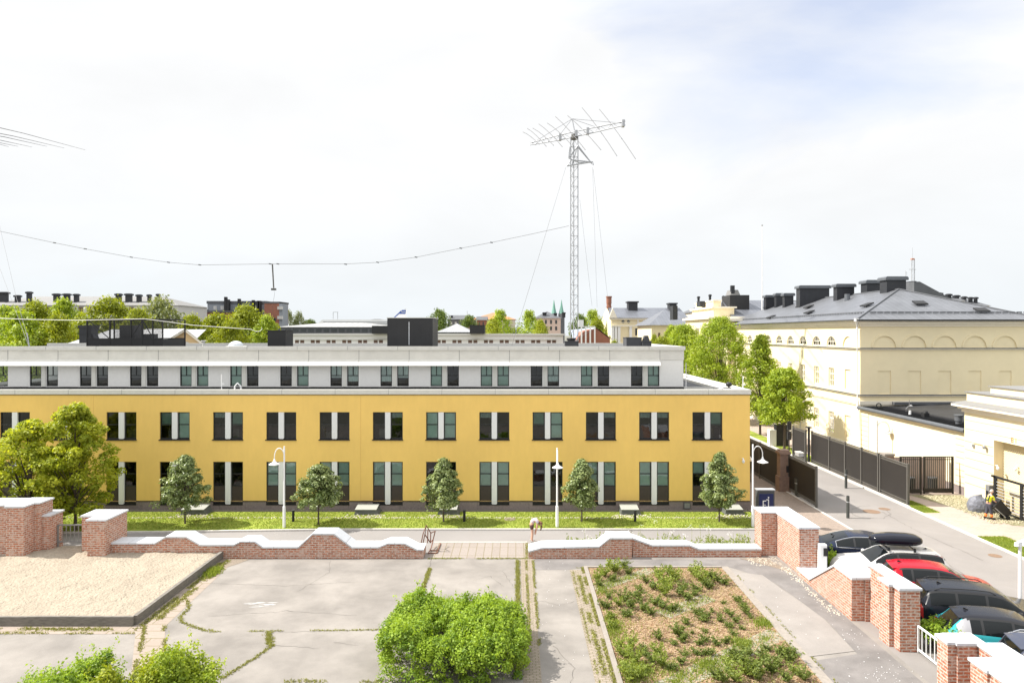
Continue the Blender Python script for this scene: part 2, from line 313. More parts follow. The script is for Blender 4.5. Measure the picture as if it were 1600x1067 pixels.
def copy_tree(o, parent=None):
    c = o.copy(); C.objects.link(c)
    if parent: c.parent = parent
    for ch in o.children: copy_tree(ch, c)
    return c
def thing(name, mb, m, label, cat, group=None, smooth=False): return tag(mb.build(name, m, smooth=smooth), label, cat, group)
def struct(name, mb, m): return tag(mb.build(name, m), kind='structure')
def drop_to_base(root, x, y, z=0):   # put the Empty at the thing's base, keep the children where they are
    root.location = (x, y, z)
    for c in root.children: c.location = Vector(c.location)-Vector((x, y, z))
# ---------------- ground
g = MB(); g.poly([(-900, -60), (900, -60), (900, 2500), (-900, 2500)], -.03); struct('ground', g, M['city'])
g = MB(); g.poly([(-45, 4), (13, 4), (13, 34.2), (-45, 34.2)], 0); struct('yard', g, M['asphalt'])
def sheet(name, pts, m, z, st=True, px=False):
    g = MB(); g.poly([gp(*p) for p in pts] if px else pts, z); return struct(name, g, m)
sheet('path', [(-45, 34.2), (18.8, 34.2), (18.8, 38.0), (-10, 38.0), (-20, 37.5), (-45, 37.0)], M['asphalt_path'], 0)
# road, parking and pavements to the right
sheet('road', [(13, 4), (24.6, 4), (24.6, 34.2), (13, 34.2)], M['asphalt_road'], 0)
sheet('street', [(18.8, 34.2), (24.6, 34.2), (24.6, 240), (18.8, 240)], M['asphalt_road'], 0)
sheet('forecourt_paving', [(14.4, 34.25), (18.65, 34.25), (18.65, 64), (14.4, 64)], M['paver_walk'], .03)
k = MB(); k.box(18.65, 18.8, 34.25, 100, -.02, .06); k.box(24.6, 24.75, 4, 42.9, -.02, .09); k.box(24.6, 24.8, 42.9, 120, -.02, .12); struct('street_kerb', k, M['kerb'])
sheet('pavement', [(24.75, 4), (40, 4), (40, 48), (24.75, 48)], M['paver_pink'], .04)
sheet('street_pavement', [(24.8, 48), (30.3, 48), (30.3, 240), (24.8, 240)], M['paver_pink'], .04)
sheet('far_pavement', [(14.4, 64), (18.65, 64), (18.65, 240), (14.4, 240)], M['paver_pink'], .04)
sheet('gravel_bed', [(26.6, 46.2), (30.2, 46.2), (30.2, 41.2), (29.2, 38.6), (28.3, 38.9), (27.6, 42.5)], M['gravel'], .046)
sheet('asphalt_patch', [(.85, 33.2), (12.2, 33.2), (12.7, 31), (12.7, 28), (10.6, 31.4), (10.0, 32.1), (3.2, 32.1), (2.4, 31.7), (.85, 31.7)], M['asphalt_dark'], .004)
sheet('asphalt_patch', [(11.4, 30.1), (12.75, 30.6), (12.8, 22), (13.0, 12), (9.97, 12), (9.97, 22.9), (11.7, 23.4), (11.9, 26.1)], M['asphalt_dark'], .008)
sheet('asphalt_patch', [(9.97, 31.5), (11.2, 31), (11.85, 26.2), (11.7, 23.6), (9.97, 23.2)], M['asphalt_light'], .014)
# kerbs of the lawn
k = MB(); pts = [(-45, 37.0), (-20, 37.5), (-10, 38.0), (14.3, 38.0)]
for a, b in zip(pts, pts[1:]):
    k.add([(a[0], a[1], -.01), (b[0], b[1], -.01), (b[0], b[1]+.16, -.01), (a[0], a[1]+.16, -.01), (a[0], a[1], .09), (b[0], b[1], .09), (b[0], b[1]+.16, .09), (a[0], a[1]+.16, .09)],
          [(0,1,2,3),(4,5,6,7),(0,1,5,4),(2,3,7,6),(0,3,7,4),(1,2,6,5)])
struct('lawn_kerb', k, M['kerb'])
g = MB(); g.poly([(-45, 37.16), (-20, 37.66), (-10, 38.16), (14.3, 38.16), (14.3, 41.75), (-45, 41.75)], .07); tag(g.build('lawn', M['lawn']), kind='structure')
sheet('gravel_strip', [(-45, 41.75), (14.3, 41.75), (14.3, 42.42), (-45, 42.42)], mat('gravel_dark', (.10, .09, .075), .95, c2=(.22, .19, .15), vs=14, bump=.8, bs=30, bd=.05), .06)
# cobble line in the lawn, grass tufts (stuff)
def scatter_pebbles(name, pts, m, s=(.03, .07), seed=1):
    rng = random.Random(seed); g = MB()
    for x, y, z in pts:
        r = rng.uniform(*s); a = rng.uniform(0, 6); q = [(x+r*math.cos(a+i*1.2566)*rng.uniform(.7, 1.1), y+r*math.sin(a+i*1.2566)*rng.uniform(.6, 1), z) for i in range(5)]
        t = [(x+(u-x)*.6, y+(v-y)*.6, z+r*.7) for u, v, _ in q]
        g.add(q+t, [(i, (i+1) % 5, 5+(i+1) % 5, 5+i) for i in range(5)]+[(5, 6, 7, 8, 9)])
    return tag(g.build(name, m), kind='stuff')
rng = random.Random(4)
stone = mat('pale_stone', (.55, .50, .42), .9, .2, 20)
scatter_pebbles('edging_stones', [(x*.115-33+rng.gauss(0, .02), 40.35+rng.gauss(0, .05), .07) for x in range(410)]+[(gx(px, 40.8)+rng.uniform(-1.2, 1.2), 40.55+rng.uniform(-.15, .5), .07) for px in (571, 698, 987, 1150, 300) for _ in range(60)], stone, (.035, .075))
scatter_pebbles('gravel_stones', [(rng.uniform(27.4, 30.1), rng.uniform(39.2, 46), .05) for _ in range(1500)], mat('gravel_stone', (.42, .38, .26), .9, .4, 9), (.03, .07), 3)
def blades(name, pts, m, h=(.04, .1), wd=.02, seed=2, lean=.6, n=3):
    rng = np.random.default_rng(seed); P = np.array(pts, float); P = np.repeat(P, n, 0); K = len(P)
    P[:, 0] += rng.normal(0, .03, K); P[:, 1] += rng.normal(0, .03, K)
    hh = rng.uniform(h[0], h[1], K); a = rng.uniform(0, 6.283, K); dx = np.cos(a); dy = np.sin(a)
    ln = rng.uniform(0, lean, K)*hh; b = rng.uniform(0, 6.283, K)
    A = P+np.stack([dx*wd, dy*wd, 0*dx], 1); B = P-np.stack([dx*wd, dy*wd, 0*dx], 1); T = P+np.stack([np.cos(b)*ln, np.sin(b)*ln, hh], 1)
    V = np.stack([A, B, T], 1).reshape(-1, 3); me = bpy.data.meshes.new(name)
    me.vertices.add(3*K); me.vertices.foreach_set('co', V.ravel()); me.loops.add(3*K); me.loops.foreach_set('vertex_index', np.arange(3*K, dtype=np.int32))
    me.polygons.add(K); me.polygons.foreach_set('loop_start', np.arange(0, 3*K, 3, dtype=np.int32)); me.update(calc_edges=True)
    u = me.uv_layers.new(name='uv'); u.data.foreach_set('uv', np.repeat(rng.uniform(0, 1, (K, 1)), 6, 1).reshape(-1)); me.materials.append(m)
    o = bpy.data.objects.new(name, me); C.objects.link(o); return o
def along(poly, step, jit, z=.01, drop=.25, seed=0):
    rng = random.Random(seed); out = []
    for a, b in zip(poly, poly[1:]):
        L_ = math.dist(a, b); n = int(L_/step)
        for i in range(n):
            t = (i+rng.random())/n
            if math.sin(t*L_*3.1+seed)+math.sin(t*L_*1.3+seed*2) < -2+drop*4: continue
            out.append((a[0]+(b[0]-a[0])*t+rng.gauss(0, jit), a[1]+(b[1]-a[1])*t+rng.gauss(0, jit), z))
    return out
M['moss'] = leafmat('moss', (.17, .175, .04), (.34, .34, .09), .2)
moss = []
cr1 = [gp(*p) for p in [(292, 938), (296, 950), (281, 964), (284, 972), (310, 982), (332, 987), (430, 986), (600, 984)]]
moss += along(cr1[:6], .02, .035, drop=.12, seed=1)+along(cr1[5:], .035, .012, drop=.33, seed=2)
moss += along([gp(420, 988), gp(421, 1002), gp(424, 1010)], .006, .06, drop=.1, seed=3)+along([gp(424, 1010), gp(395, 1030), gp(345, 1061)], .016, .03, drop=.2, seed=4)
moss += along([(-4.0, 27.2), (-4.0, 31.9)], .006, .035, drop=.1, seed=5)
moss += along([(.08, 22), (.08, 33)], .008, .045, drop=.1, seed=6)+along([(.5, 24), (.5, 33)], .03, .02, drop=.1, seed=7)+along([(.83, 24), (.83, 33)], .03, .02, drop=.2, seed=8)
moss += along([(2.62, 19), (2.62, 32)], .05, .02, drop=.4, seed=9)+along([(2.86, 19), (2.86, 32)], .016, .04, drop=.3, seed=10)+along([(3.12, 19), (3.12, 32)], .014, .035, drop=.32, seed=11)
moss += along([(-13.75, 26), (-13.9, 33)], .01, .08, drop=.3, seed=12)+along([(-14.05, 25.6), (-14.1, 33)], .012, .06, drop=.3, seed=13)
moss += along([(-40, 25.35), (-14, 25.35)], .012, .07, drop=.25, seed=14)+along([(-40, 25.0), (-14, 25.0)], .03, .04, drop=.3, seed=15)+along([(-13.9, 25.6), (-12.4, 22.2)], .02, .03, drop=.2, seed=16)+along([(-13.2, 25.6), (-11.4, 22.2)], .02, .03, drop=.2, seed=46)
moss += along([(-4.3, 33.27), (.6, 33.27)], .02, .03, drop=.2, seed=17)+along([(10.05, 14), (10.05, 31)], .06, .03, drop=.5, seed=18)+along([(.55, 33.3), (.55, 35.7)], .03, .03, drop=.2, seed=19)
moss += along([gp(600, 1066), gp(480, 1064), gp(400, 1066)], .02, .06, drop=.4, seed=20)
tag(blades('crack_moss', moss, M['moss'], (.02, .06), .018, n=4, lean=1.4), kind='stuff')
tuft = [(-13.9+rng.gauss(0, .16), 31.3+rng.gauss(0, .3), .01) for _ in range(260)]+[(12.4+rng.gauss(0, .3), 20+rng.gauss(0, .5), .01) for _ in range(10)]
tag(blades('grass_tuft', tuft, M['leaf_plant2'], (.08, .2), .02, n=4), kind='stuff')
# lawn blades at the kerb and around
rngn = np.random.default_rng(8)
lb = np.stack([rngn.uniform(-33, 14.2, 36000), rngn.uniform(38.0, 41.7, 36000), np.full(36000, .07)], 1)
lb = lb[(lb[:, 1] > 38.2) | (lb[:, 0] < -10)]; M['lawn_blade'] = leafmat('lawn_blade', (.16, .235, .03), (.31, .35, .075), .3)
tag(blades('lawn_grass', lb, M['lawn_blade'], (.03, .075), .022, n=1, seed=5), kind='stuff')
# sandbox
nx, ny = 190, 70; X0, X1, Y0, Y1 = -42.0, -14.42, 25.72, 34.4
g = MB(); rr = np.random.default_rng(3); hgt = rr.normal(0, 1, (ny+1, nx+1))
for _ in range(2): hgt = (hgt+np.roll(hgt, 1, 0)+np.roll(hgt, 1, 1)+np.roll(hgt, -1, 0)+np.roll(hgt, -1, 1))/3.2
vs_ = [(X0+(X1-X0)*i/nx, Y0+(Y1-Y0)*j/ny, .26+.02*hgt[j, i]*1.3+.05*math.exp(-((Y0+(Y1-Y0)*j/ny-33.6)/.6)**2)) for j in range(ny+1) for i in range(nx+1)]
g.add(vs_, [(j*(nx+1)+i, j*(nx+1)+i+1, (j+1)*(nx+1)+i+1, (j+1)*(nx+1)+i) for j in range(ny) for i in range(nx)])
tag(g.build('sand', M['sand'], smooth=True), kind='structure')
sb = empty('sandbox_edging', (-14.35, 25.65, 0), 0, 'weathered grey timber boards edging the sand pit', 'edging')
b = MB()
for i in range(14): b.box(-1.98*i-2.0, -1.98*i-.02, -.05, .07, 0, .36+.006*math.sin(i*2.3))
b.build('front_board', M['timber'], sb)
b = MB()
for i in range(4): b.box(-.075, .075, .08+1.93*i, 1.995+1.93*i, 0, .36)
b.build('side_board', M['timber'], sb)
sheet('sandpit_slabs', [(-45, 25.6), (-14.3, 25.6), (-14.27, 33.2), (-13.6, 33.2), (-13.15, 25.6), (-11.35, 22), (-12.4, 22), (-13.9, 24.95), (-45, 24.95)], M['slab'], .006)
sheet('dirt_patch', [(-14.25, 33.28), (-14.2, 31.5), (-13.8, 31.7), (-13.2, 32.6), (-12.9, 33.28)], M['dirt'], .010)
sheet('gate_ramp', [(-4.35, 33.3), (.62, 33.3), (.62, 35.8), (-4.25, 35.8)], M['ramp'], .008)
k = MB(); k.box(-4.3, .6, 35.8, 35.92, -.01, .03); struct('ramp_kerb', k, M['kerb'])
sheet('paver_strip', [(.24, 12), (.82, 12), (.82, 33.25), (.24, 33.25)], M['paver'], .010)
sheet('paver_strip', [(2.5, 12), (3.18, 12), (3.18, 31.7), (2.5, 31.7)], M['paver'], .010)
# bare soil and gravel at the foot of the right wall
sheet('dirt_patch', [(10.9, 33.3), (12.2, 33.4), (12.75, 31.2), (12.2, 31.9), (11.6, 32.6)], M['dirt'], .014)
scatter_pebbles('rubble_stones', [(rng.uniform(11.2, 12.7), rng.uniform(32.2, 33.4), .01) for _ in range(160)]+[(12.55+rng.gauss(0, .1), rng.uniform(26.5, 32), .01) for _ in range(240)], stone, (.015, .045), 5)
chips = [(11.9+rng.gauss(0, .45), 21.9+rng.gauss(0, .5), .012) for _ in range(60)]+[(rng.uniform(10.4, 12.6), rng.uniform(20.5, 30), .012) for _ in range(45)]+[(12.2+rng.gauss(0, .3), 24.9+rng.gauss(0, .3), .012) for _ in range(12)]+[(rng.uniform(1, 2.4), rng.uniform(22, 33), .008) for _ in range(30)]
scatter_pebbles('plaster_flakes', chips, M['white'], (.006, .02), 9)
# worn white paint mark on the asphalt
g = MB(); rngp = random.Random(2)
for _ in range(20):
    px, py = rngp.uniform(385, 430), rngp.gauss(944, 2.2); x, y = gp(px, py); a = rngp.uniform(.08, .3); h_ = rngp.uniform(.012, .035)
    g.poly([(x-a, y-h_), (x-.3*a, y-h_*1.3), (x+a, y), (x+.5*a, y+h_), (x-.4*a, y+h_*.8)], .006+.0001*_)
tag(g.build('paint_mark', mat('worn_paint', (.42, .41, .40), .9)), kind='structure')
# fine cracks and patch joints in the asphalt
def cracks(name, lines, m, wd=.012, z=.009):
    g = MB(); rk = random.Random(7)
    for ln in lines:
        pts = []
        for a, b in zip(ln, ln[1:]):
            k_ = max(2, int(math.dist(a, b)/.22)); pts += [(a[0]+(b[0]-a[0])*i/k_+rk.gauss(0, .035), a[1]+(b[1]-a[1])*i/k_+rk.gauss(0, .035)) for i in range(k_)]
        pts.append(ln[-1])
        for a, b in zip(pts, pts[1:]):
            d = Vector((b[0]-a[0], b[1]-a[1])); 
            if d.length < 1e-4: continue
            n_ = Vector((-d.y, d.x)).normalized()*wd*rk.uniform(.5, 1.3)/2
            g.quad((a[0]-n_.x, a[1]-n_.y, z), (b[0]-n_.x, b[1]-n_.y, z), (b[0]+n_.x, b[1]+n_.y, z), (a[0]+n_.x, a[1]+n_.y, z))
    return tag(g.build(name, m), kind='structure')
M['crack'] = mat('crack', (.10, .09, .08), .95)
cracks('yard_cracks', [[(-4.1, 33.2), (-4.05, 30), (-4.0, 26)], [(-.6, 31.5), (-.2, 29.9), (.1, 29.3)], [(-1.9, 30.3), (-1.2, 30.9), (-.5, 29.6)], [gp(420, 1005), gp(450, 1010), gp(500, 1012)], [gp(520, 1004), gp(560, 1008)], [gp(434, 987), gp(600, 984)], [(-13.4, 30), (-10, 29.7), (-7, 30.2)], [(-9, 33), (-8.6, 31.4), (-9.3, 29)], [(1, 28), (1.8, 27.6), (2.4, 28)], [(1.3, 24), (1.9, 22.4), (1.5, 20)], [(10.1, 23.4), (11, 23.55), (11.75, 23.6)], [(10.3, 29), (11, 27.4), (11.4, 25)], [(-12, 26.5), (-9, 27), (-6.2, 26.6)]], M['crack'])
cracks('road_cracks', [[gp(1330, 800), gp(1336, 806), gp(1345, 808), gp(1380, 810), gp(1392, 803), gp(1386, 797)], [gp(1332, 796), gp(1342, 791), gp(1360, 790)], [(20, 36), (20.6, 33), (20.3, 30), (21, 26)], [(22.5, 42), (22.3, 38), (22.6, 33)], [(19.5, 52), (21, 51.5), (23, 52)]], M['crack'], .02)
# planting bed
sheet('wood_chip_bed', [(3.35, 12), (9.62, 12), (9.62, 31.9), (3.35, 31.9)], M['mulch'], .03)
k = MB(); k.box(3.18, 3.35, 12, 32.05, -.01, .08); k.box(3.35, 9.62, 31.9, 32.05, -.01, .075); k.box(9.62, 9.95, 12, 32.05, -.01, .05); struct('bed_kerb', k, M['kerb_tan'])
def band(a, b, wd, z=.038):
    a = Vector(a); b = Vector(b); d = (b-a).normalized(); nrm = Vector((-d.y, d.x))*wd/2
    p = [a-nrm, b-nrm, b+nrm, a+nrm]; return [(q.x, q.y) for q in p]
M['band'] = brickmat('mossy_band', (.30, .275, .22), (.26, .24, .19), (.17, .18, .08), .24, .16, .02, nz=.2, stain=((.20, .21, .08), 2.2, .64))
for i, (a, b, wd) in enumerate([(gp(928, 922), gp(1018, 891), .62), (gp(1035, 962), gp(1108, 934), .75), (gp(1036, 1078), (9.6, gp(1210, 990)[1]), .85)]): sheet('paver_band', band(a, b, wd), M['band'], .038)
bm_ = []
for a, b, n_, j_ in [((1036, 1080), (1205, 995), 420, .14), ((1035, 962), (1108, 934), 260, .2), ((928, 922), (1000, 899), 260, .15)]:
    A_, B_ = gp(*a), gp(*b)
    for _ in range(n_):
        t = rng.random(); t = t+.05*math.sin(t*30)
        bm_.append((A_[0]+(B_[0]-A_[0])*t+rng.gauss(0, j_), A_[1]+(B_[1]-A_[1])*t+rng.gauss(0, j_), .04))
for cx, cy, s_, n_ in [(1197, 975, .22, 500), (1158, 1005, .2, 400), (1105, 1040, .22, 400), (985, 1050, .5, 1300), (955, 985, .3, 500), (940, 1000, .3, 400), (1068, 1056, .3, 200), (940, 925, .25, 200), (950, 970, .3, 250)]:
    x, y = gp(cx, cy); bm_ += [(x+rng.gauss(0, s_), y+rng.gauss(0, s_), .04) for _ in range(n_)]
bm_ += [(rng.uniform(3.4, 9.6), rng.uniform(19, 31.8), .035) for _ in range(1800)]
bm_ = [q for q in bm_ if 3.4 < q[0] < 9.6 and q[1] < 31.8]
tag(blades('bed_grass', bm_, M['leaf_plant2'], (.03, .13), .016, n=2, lean=1.), kind='stuff')
# three-dimensional chips on top of the bed
g = MB(); rc = random.Random(12)
for _ in range(9000):
    x = rc.uniform(3.4, 9.58); y = 19+12.8*rc.random()**1.1; a = rc.uniform(0, 3.14); l_ = rc.uniform(.02, .05); w_ = l_*.35; dz = rc.uniform(-.015, .02)
    ca, sa = math.cos(a), math.sin(a)
    g.quad((x-ca*l_-sa*w_, y-sa*l_+ca*w_, .045), (x-ca*l_+sa*w_, y-sa*l_-ca*w_, .04), (x+ca*l_+sa*w_, y+sa*l_-ca*w_, .055+dz), (x+ca*l_-sa*w_, y+sa*l_+ca*w_, .055+dz))
tag(g.build('wood_chips', mat('chip', (.24, .14, .07), .9, c2=(.42, .32, .205), vs=30)), kind='stuff')
# ================= brick walls
def cope(mb, x0, x1, y0, y1, z, o=.05, t=.08): mb.box(x0-o, x1+o, y0-o, y1+o, z, z+t)
def pier_thing(label, blocks, ztop, o=.05, name='brick_pier', cat='brick pier', group=None):
    r = empty(name, ((blocks[0][0]+blocks[0][1])/2, blocks[0][2], 0), 0, label, cat, group); b = MB(); c = MB()
    for i, (x0, x1, y0, y1) in enumerate(blocks): b.box(x0, x1, y0, y1, 0, ztop-.0015*i)
    for i, (x0, x1, y0, y1) in enumerate(blocks): cope(c, x0, x1, y0, y1, ztop+.003*i, o)
    b.build('brickwork', M['brick'], r); c.build('coping', M['coping'], r); drop_to_base(r, (blocks[0][0]+blocks[0][1])/2, blocks[0][2]); return r
pier_thing('tall stepped brick pier with white coping at the left edge behind the sand', [(-24.5, -23.64, 32.8, 33.5), (-24.45, -23.4, 33.5, 34.5), (-30, -24.5, 33.05, 34.4)], 2.6)
pier_thing('lower brick pier attached to the tall one, left of the small gate', [(-23.6, -23.05, 33.74, 34.75)], 1.93)
pier_thing('brick pier with stepped white coping right of the small gate', [(-20.6, -19.73, 32.8, 34.65), (-21.3, -20.6, 33.5, 34.65)], 1.96)
def railing(name, label, p0, p1, z0, z1, nb, m, t=.05):
    r = empty(name, (p0[0], p0[1], 0), 0, label, 'gate'); a = MB(); x0, y0 = 0, 0; x1, y1 = p1[0]-p0[0], p1[1]-p0[1]
    a.bar((x0, y0, z0), (x1, y1, z0), t); a.bar((x0, y0, z1), (x1, y1, z1), t); a.bar((x0, y0, 0.02), (x0, y0, z1+.02), t*1.1); a.bar((x1, y1, .02), (x1, y1, z1+.02), t*1.1)
    a.build('frame', m, r); b = MB()
    for i in range(1, nb+1): q = i/(nb+1); b.bar((x1*q, y1*q, z0), (x1*q, y1*q, z1), t*.5)
    b.build('bars', m, r)
    return r
railing('metal_gate', 'small dark metal bar gate between two brick piers behind the sand', (-23.0, 34.3), (-21.35, 34.3), .52, 1.36, 7, M['rail'], .06)
def profile_wall(label, prof, y0, y1, name='low_brick_wall', over=.05, xshift=0):
    # prof: points (px, py) of the coping's lower front edge in the photograph, at distance y0
    P = [(gx(a, y0), gz(b_, y0)) for a, b_ in prof]; x0 = P[0][0]; r = empty(name, (P[0][0], y0, 0), 0, label, 'brick wall')
    b = MB(); b.prism([(P[0][0]+.03, 0), (P[-1][0]-.02, 0)]+[(x, z) for x, z in P[::-1]], y0, y1); 
    c = MB(); c.prism([(x, z) for x, z in P]+[(x, z+.075) for x, z in P[::-1]], y0-over, y1+over)
    return r, b, c
r, b, c = profile_wall('', [(168, 850), (242, 850), (259, 840), (291, 840), (313, 852.5), (365, 852.5), (376, 847), (398, 847), (411, 856), (466, 856), (489, 835), (522, 835), (550, 856), (591, 856), (606, 850), (632, 850), (652, 860), (662, 860)], 33.3, 34.2)
tag(r, 'long low brick wall with wavy white coping, running from the sand to the paved entrance', 'brick wall')
b.build('brickwork', M['brick'], r); c.build('coping', M['coping'], r); drop_to_base(r, r.location.x, r.location.y)
r, b, c = profile_wall('', [(826, 862.5), (847, 857), (936, 855), (952.5, 842), (988, 842)], 33.3, 34.3)
rr_, b2, c2 = profile_wall('', [(988, 842), (1019, 853), (1077, 853), (1092.5, 859), (1190, 859)], 33.55, 34.3); bpy.data.objects.remove(rr_)
b.add(b2.v, b2.f); c.add(c2.v, c2.f)
tag(r, 'low brick wall with peaked white coping behind the planting bed, where the bending person stands', 'brick wall')
b.build('brickwork', M['brick'], r); c.build('coping', M['coping'], r); drop_to_base(r, r.location.x, r.location.y)
pier_thing('tall brick wall end with L-shaped white coping at the corner beside the navy car', [(12.16, 12.92, 33.8, 34.75), (12.92, 13.8, 31.1, 34.75)], 2.07, name='brick_wall_corner', cat='brick wall')
# wall along the parking: dip, rise and two piers
r = empty('parking_brick_wall', (12.85, 31.1, 0), 0, 'brick wall beside the cars that dips low then climbs to a flat white coping', 'brick wall')
prof = [(31.1, 0), (31.1, .25), (29.8, .22), (27.5, 1.6), (26.1, 1.6), (26.1, 0)]
b = MB(); b.prismx(prof, 12.84, 13.32); b.prismx([(31.1, 0), (31.1, .25), (29.8, .22), (27.5, 1.6), (26.03, 1.6), (26.03, 0)], 13.325, 13.95)
c = MB(); cp = [(31.1, .25), (29.8, .22), (27.5, 1.6), (26.0, 1.6)]; c.prismx(cp+[(y, z+.08) for y, z in cp[::-1]], 12.79, 14.0)
b.build('brickwork', M['brick'], r); c.build('coping', M['coping'], r); drop_to_base(r, 12.85, 31.1)
pier_thing('tall stepped brick pier with white coping left of the white railing beside the cars', [(13.25, 13.95, 23.55, 23.93), (13.1, 13.93, 23.95, 24.6), (13.5, 13.9, 24.6, 26.0)], 2.12)
railing('white_railing', 'white metal railing panel between brick piers beside the parked hatchback', (13.85, 23.5), (13.85, 21.4), .12, .92, 8, M['white'], .05)
pier_thing('brick pier with white coping between the white railing and the nearest pier', [(13.3, 14.1, 20.55, 21.2), (13.05, 13.32, 20.62, 21.15)], 1.6)
pier_thing('nearest brick pier in the bottom right corner, its wide white coping cut by the frame', [(13.05, 15.3, 18.9, 19.6), (13.12, 15.3, 14.5, 18.9), (13.9, 14.6, 19.6, 20.5)], 1.6)

# ================= yellow office building
D1 = 42.4; S1 = D1/F
yb = empty('yellow_building', (-12, D1, 0), 0, 'long yellow office building with paired dark windows and a grey set-back top floor', 'office building')
YP = yb
def facade(mb, u0, u1, v0, v1, holes, T, depth):
    us = sorted(set([u0, u1]+[h[0] for h in holes]+[h[1] for h in holes])); vs_ = sorted(set([v0, v1]+[h[2] for h in holes]+[h[3] for h in holes]))
    for i in range(len(us)-1):
        for j in range(len(vs_)-1):
            cu = (us[i]+us[i+1])/2; cv = (vs_[j]+vs_[j+1])/2
            if any(h[0] < cu < h[1] and h[2] < cv < h[3] for h in holes): continue
            mb.quad(T(us[i], vs_[j], 0), T(us[i+1], vs_[j], 0), T(us[i+1], vs_[j+1], 0), T(us[i], vs_[j+1], 0))
    for a, b, c_, d in holes:
        for p, q in (((a, c_), (b, c_)), ((b, c_), (b, d)), ((b, d), (a, d)), ((a, d), (a, c_))):
            mb.quad(T(p[0], p[1], 0), T(q[0], q[1], 0), T(q[0], q[1], depth), T(p[0], p[1], depth))
XL, XR = -41.0, 14.54
bays = [gx(189.5+83.27*k, D1) for k in range(-3, 12)]
WZ = (4.36, 6.08); LZ = (.35, 3.0); HW = .93
holes = [(x-HW, x+HW, z0, z1) for x in bays for z0, z1 in (WZ, LZ)]
wall = MB(); facade(wall, XL, XR, .56, 7.15, [h if h[2] > 1 else (h[0], h[1], .56, h[3]) for h in holes], lambda u, v, w_: (u, D1+w_, v), .14)
wall.box(XR-.002, XR, D1, 62, .56, 7.15)
wall.build('yellow_wall', M['stucco'], YP)
pl = MB(); facade(pl, XL, XR+.03, -.02, .53, [(h[0], h[1], .35, .53) for h in holes if h[2] < 1], lambda u, v, w_: (u, D1-.03+w_, v), .2); pl.box(XR-.3, XR+.026, D1-.02, 62, -.02, .526)
pl.build('plinth', M['plinth'], YP)
st = MB()
xs = [XL]+[e for x in bays for e in (x-HW, x+HW)]+[XR+.01]
for i in range(0, len(xs)-1, 2): st.box(xs[i], xs[i+1], D1-.035, D1+.03, .53, .58)
st.build('plinth_flashing', M['black'], YP)
j = MB(); [j.box(x-.012, x+.012, D1-.004, D1+.01, .6, 7.1) for x in (gx(563.5, D1), gx(146, D1), gx(980, D1)-80)]; j.build('expansion_joint', M['joint'], YP)
# parapet
p = MB(); p.box(XL, XR+.05, D1-.06, D1+.28, 7.19, 7.48); p.box(XR-.28, XR+.05, D1+.28, 62, 7.19, 7.478); p.build('parapet', M['cap'], YP)
p = MB(); x = XL
while x < XR: p.box(x-.008, x+.008, D1-.064, D1+.284, 7.19, 7.484); x += 3.31
p.build('parapet_seams', mat('seam_dark', (.2, .2, .2), .8), YP)
p = MB(); p.box(XL, XR+.04, D1-.05, D1+.02, 7.15, 7.19); p.box(XR-.02, XR+.04, D1+.02, 62, 7.15, 7.19); p.build('parapet_flashing', M['black'], YP)
p = MB(); p.box(XL, XR-.27, D1+.27, 62, 7.0, 7.08); p.build('terrace_roof', M['membrane'], YP)
p = MB(); p.box(XR-.75, XR-.45, D1+2.5, 60, 7.08, 7.26); p.box(11.4, 14.0, D1+5, D1+5.1, 7.08, 7.25); p.build('roof_duct', M['cap'], YP)
# windows
def frame_mb(w_, h_, bars, t=.05, d=.07):
    b = MB(); b.box(-w_/2, -w_/2+t, 0, d, 0, h_); b.box(w_/2-t, w_/2, 0, d, 0, h_); b.box(-w_/2+t, w_/2-t, 0, d, 0, t); b.box(-w_/2+t, w_/2-t, 0, d, h_-t, h_)
    for kind, a, c0, c1 in bars:
        if kind == 'h': b.box(-w_/2+t, w_/2-t, .006, d-.006, a-t/2, a+t/2)
        else: b.box(a-t/2, a+t/2, .009, d-.009, c0, c1)
    return b
def window_proto(w_, h_, bars, glass, zg=.02, panel=None, blind=None, name='window'):
    o = frame_mb(w_, h_, bars).build(name, M['frame'], YP)
    g = MB(); g.quad((-w_/2+.04, .04, zg), (w_/2-.04, .04, zg), (w_/2-.04, .04, h_-.04), (-w_/2+.04, .04, h_-.04)); g.build('pane', glass, o)
    if panel: q = MB(); q.box(-w_/2+.04, w_/2-.04, .015, .05, .03, panel); q.build('panel', M['panel'], o)
    if blind:
        q = MB(); n_ = 8; zb = blind[0]
        for i in range(n_):
            xa = -w_/2+.05+(w_-.1)*i/n_; xb = xa+(w_-.1)/n_; dy = .015 if blind[2] == 'curtain' and i % 2 else 0
            q.quad((xa, .09+dy, zb), (xb, .09+(.015 if blind[2] == 'curtain' else 0)-dy, zb), (xb, .09+(.015 if blind[2] == 'curtain' else 0)-dy, blind[1]), (xa, .09+dy, blind[1]))
        q.build('blind' if blind[2] != 'curtain' else 'curtain', M['blind'] if blind[2] != 'curtain' else M['curtain'], o)
    return o
def remove_tree(o):
    for ch in list(o.children): remove_tree(ch)
    bpy.data.objects.remove(o)
ww = .745; hu = WZ[1]-WZ[0]-.07; hl = LZ[1]-LZ[0]-.02
UP = {c_: window_proto(ww, hu, [('h', hu*.53, 0, 0)], M['glass'] if c_ != 'b' else M['glass_clear'], .02, None, {'d': None, 'b': (.05, hu-.04, 'blind'), 'h': (hu*.5, hu-.04, 'blind'), 'q': (hu*.78, hu-.04, 'curtain')}[c_]) for c_ in 'dbhq'}
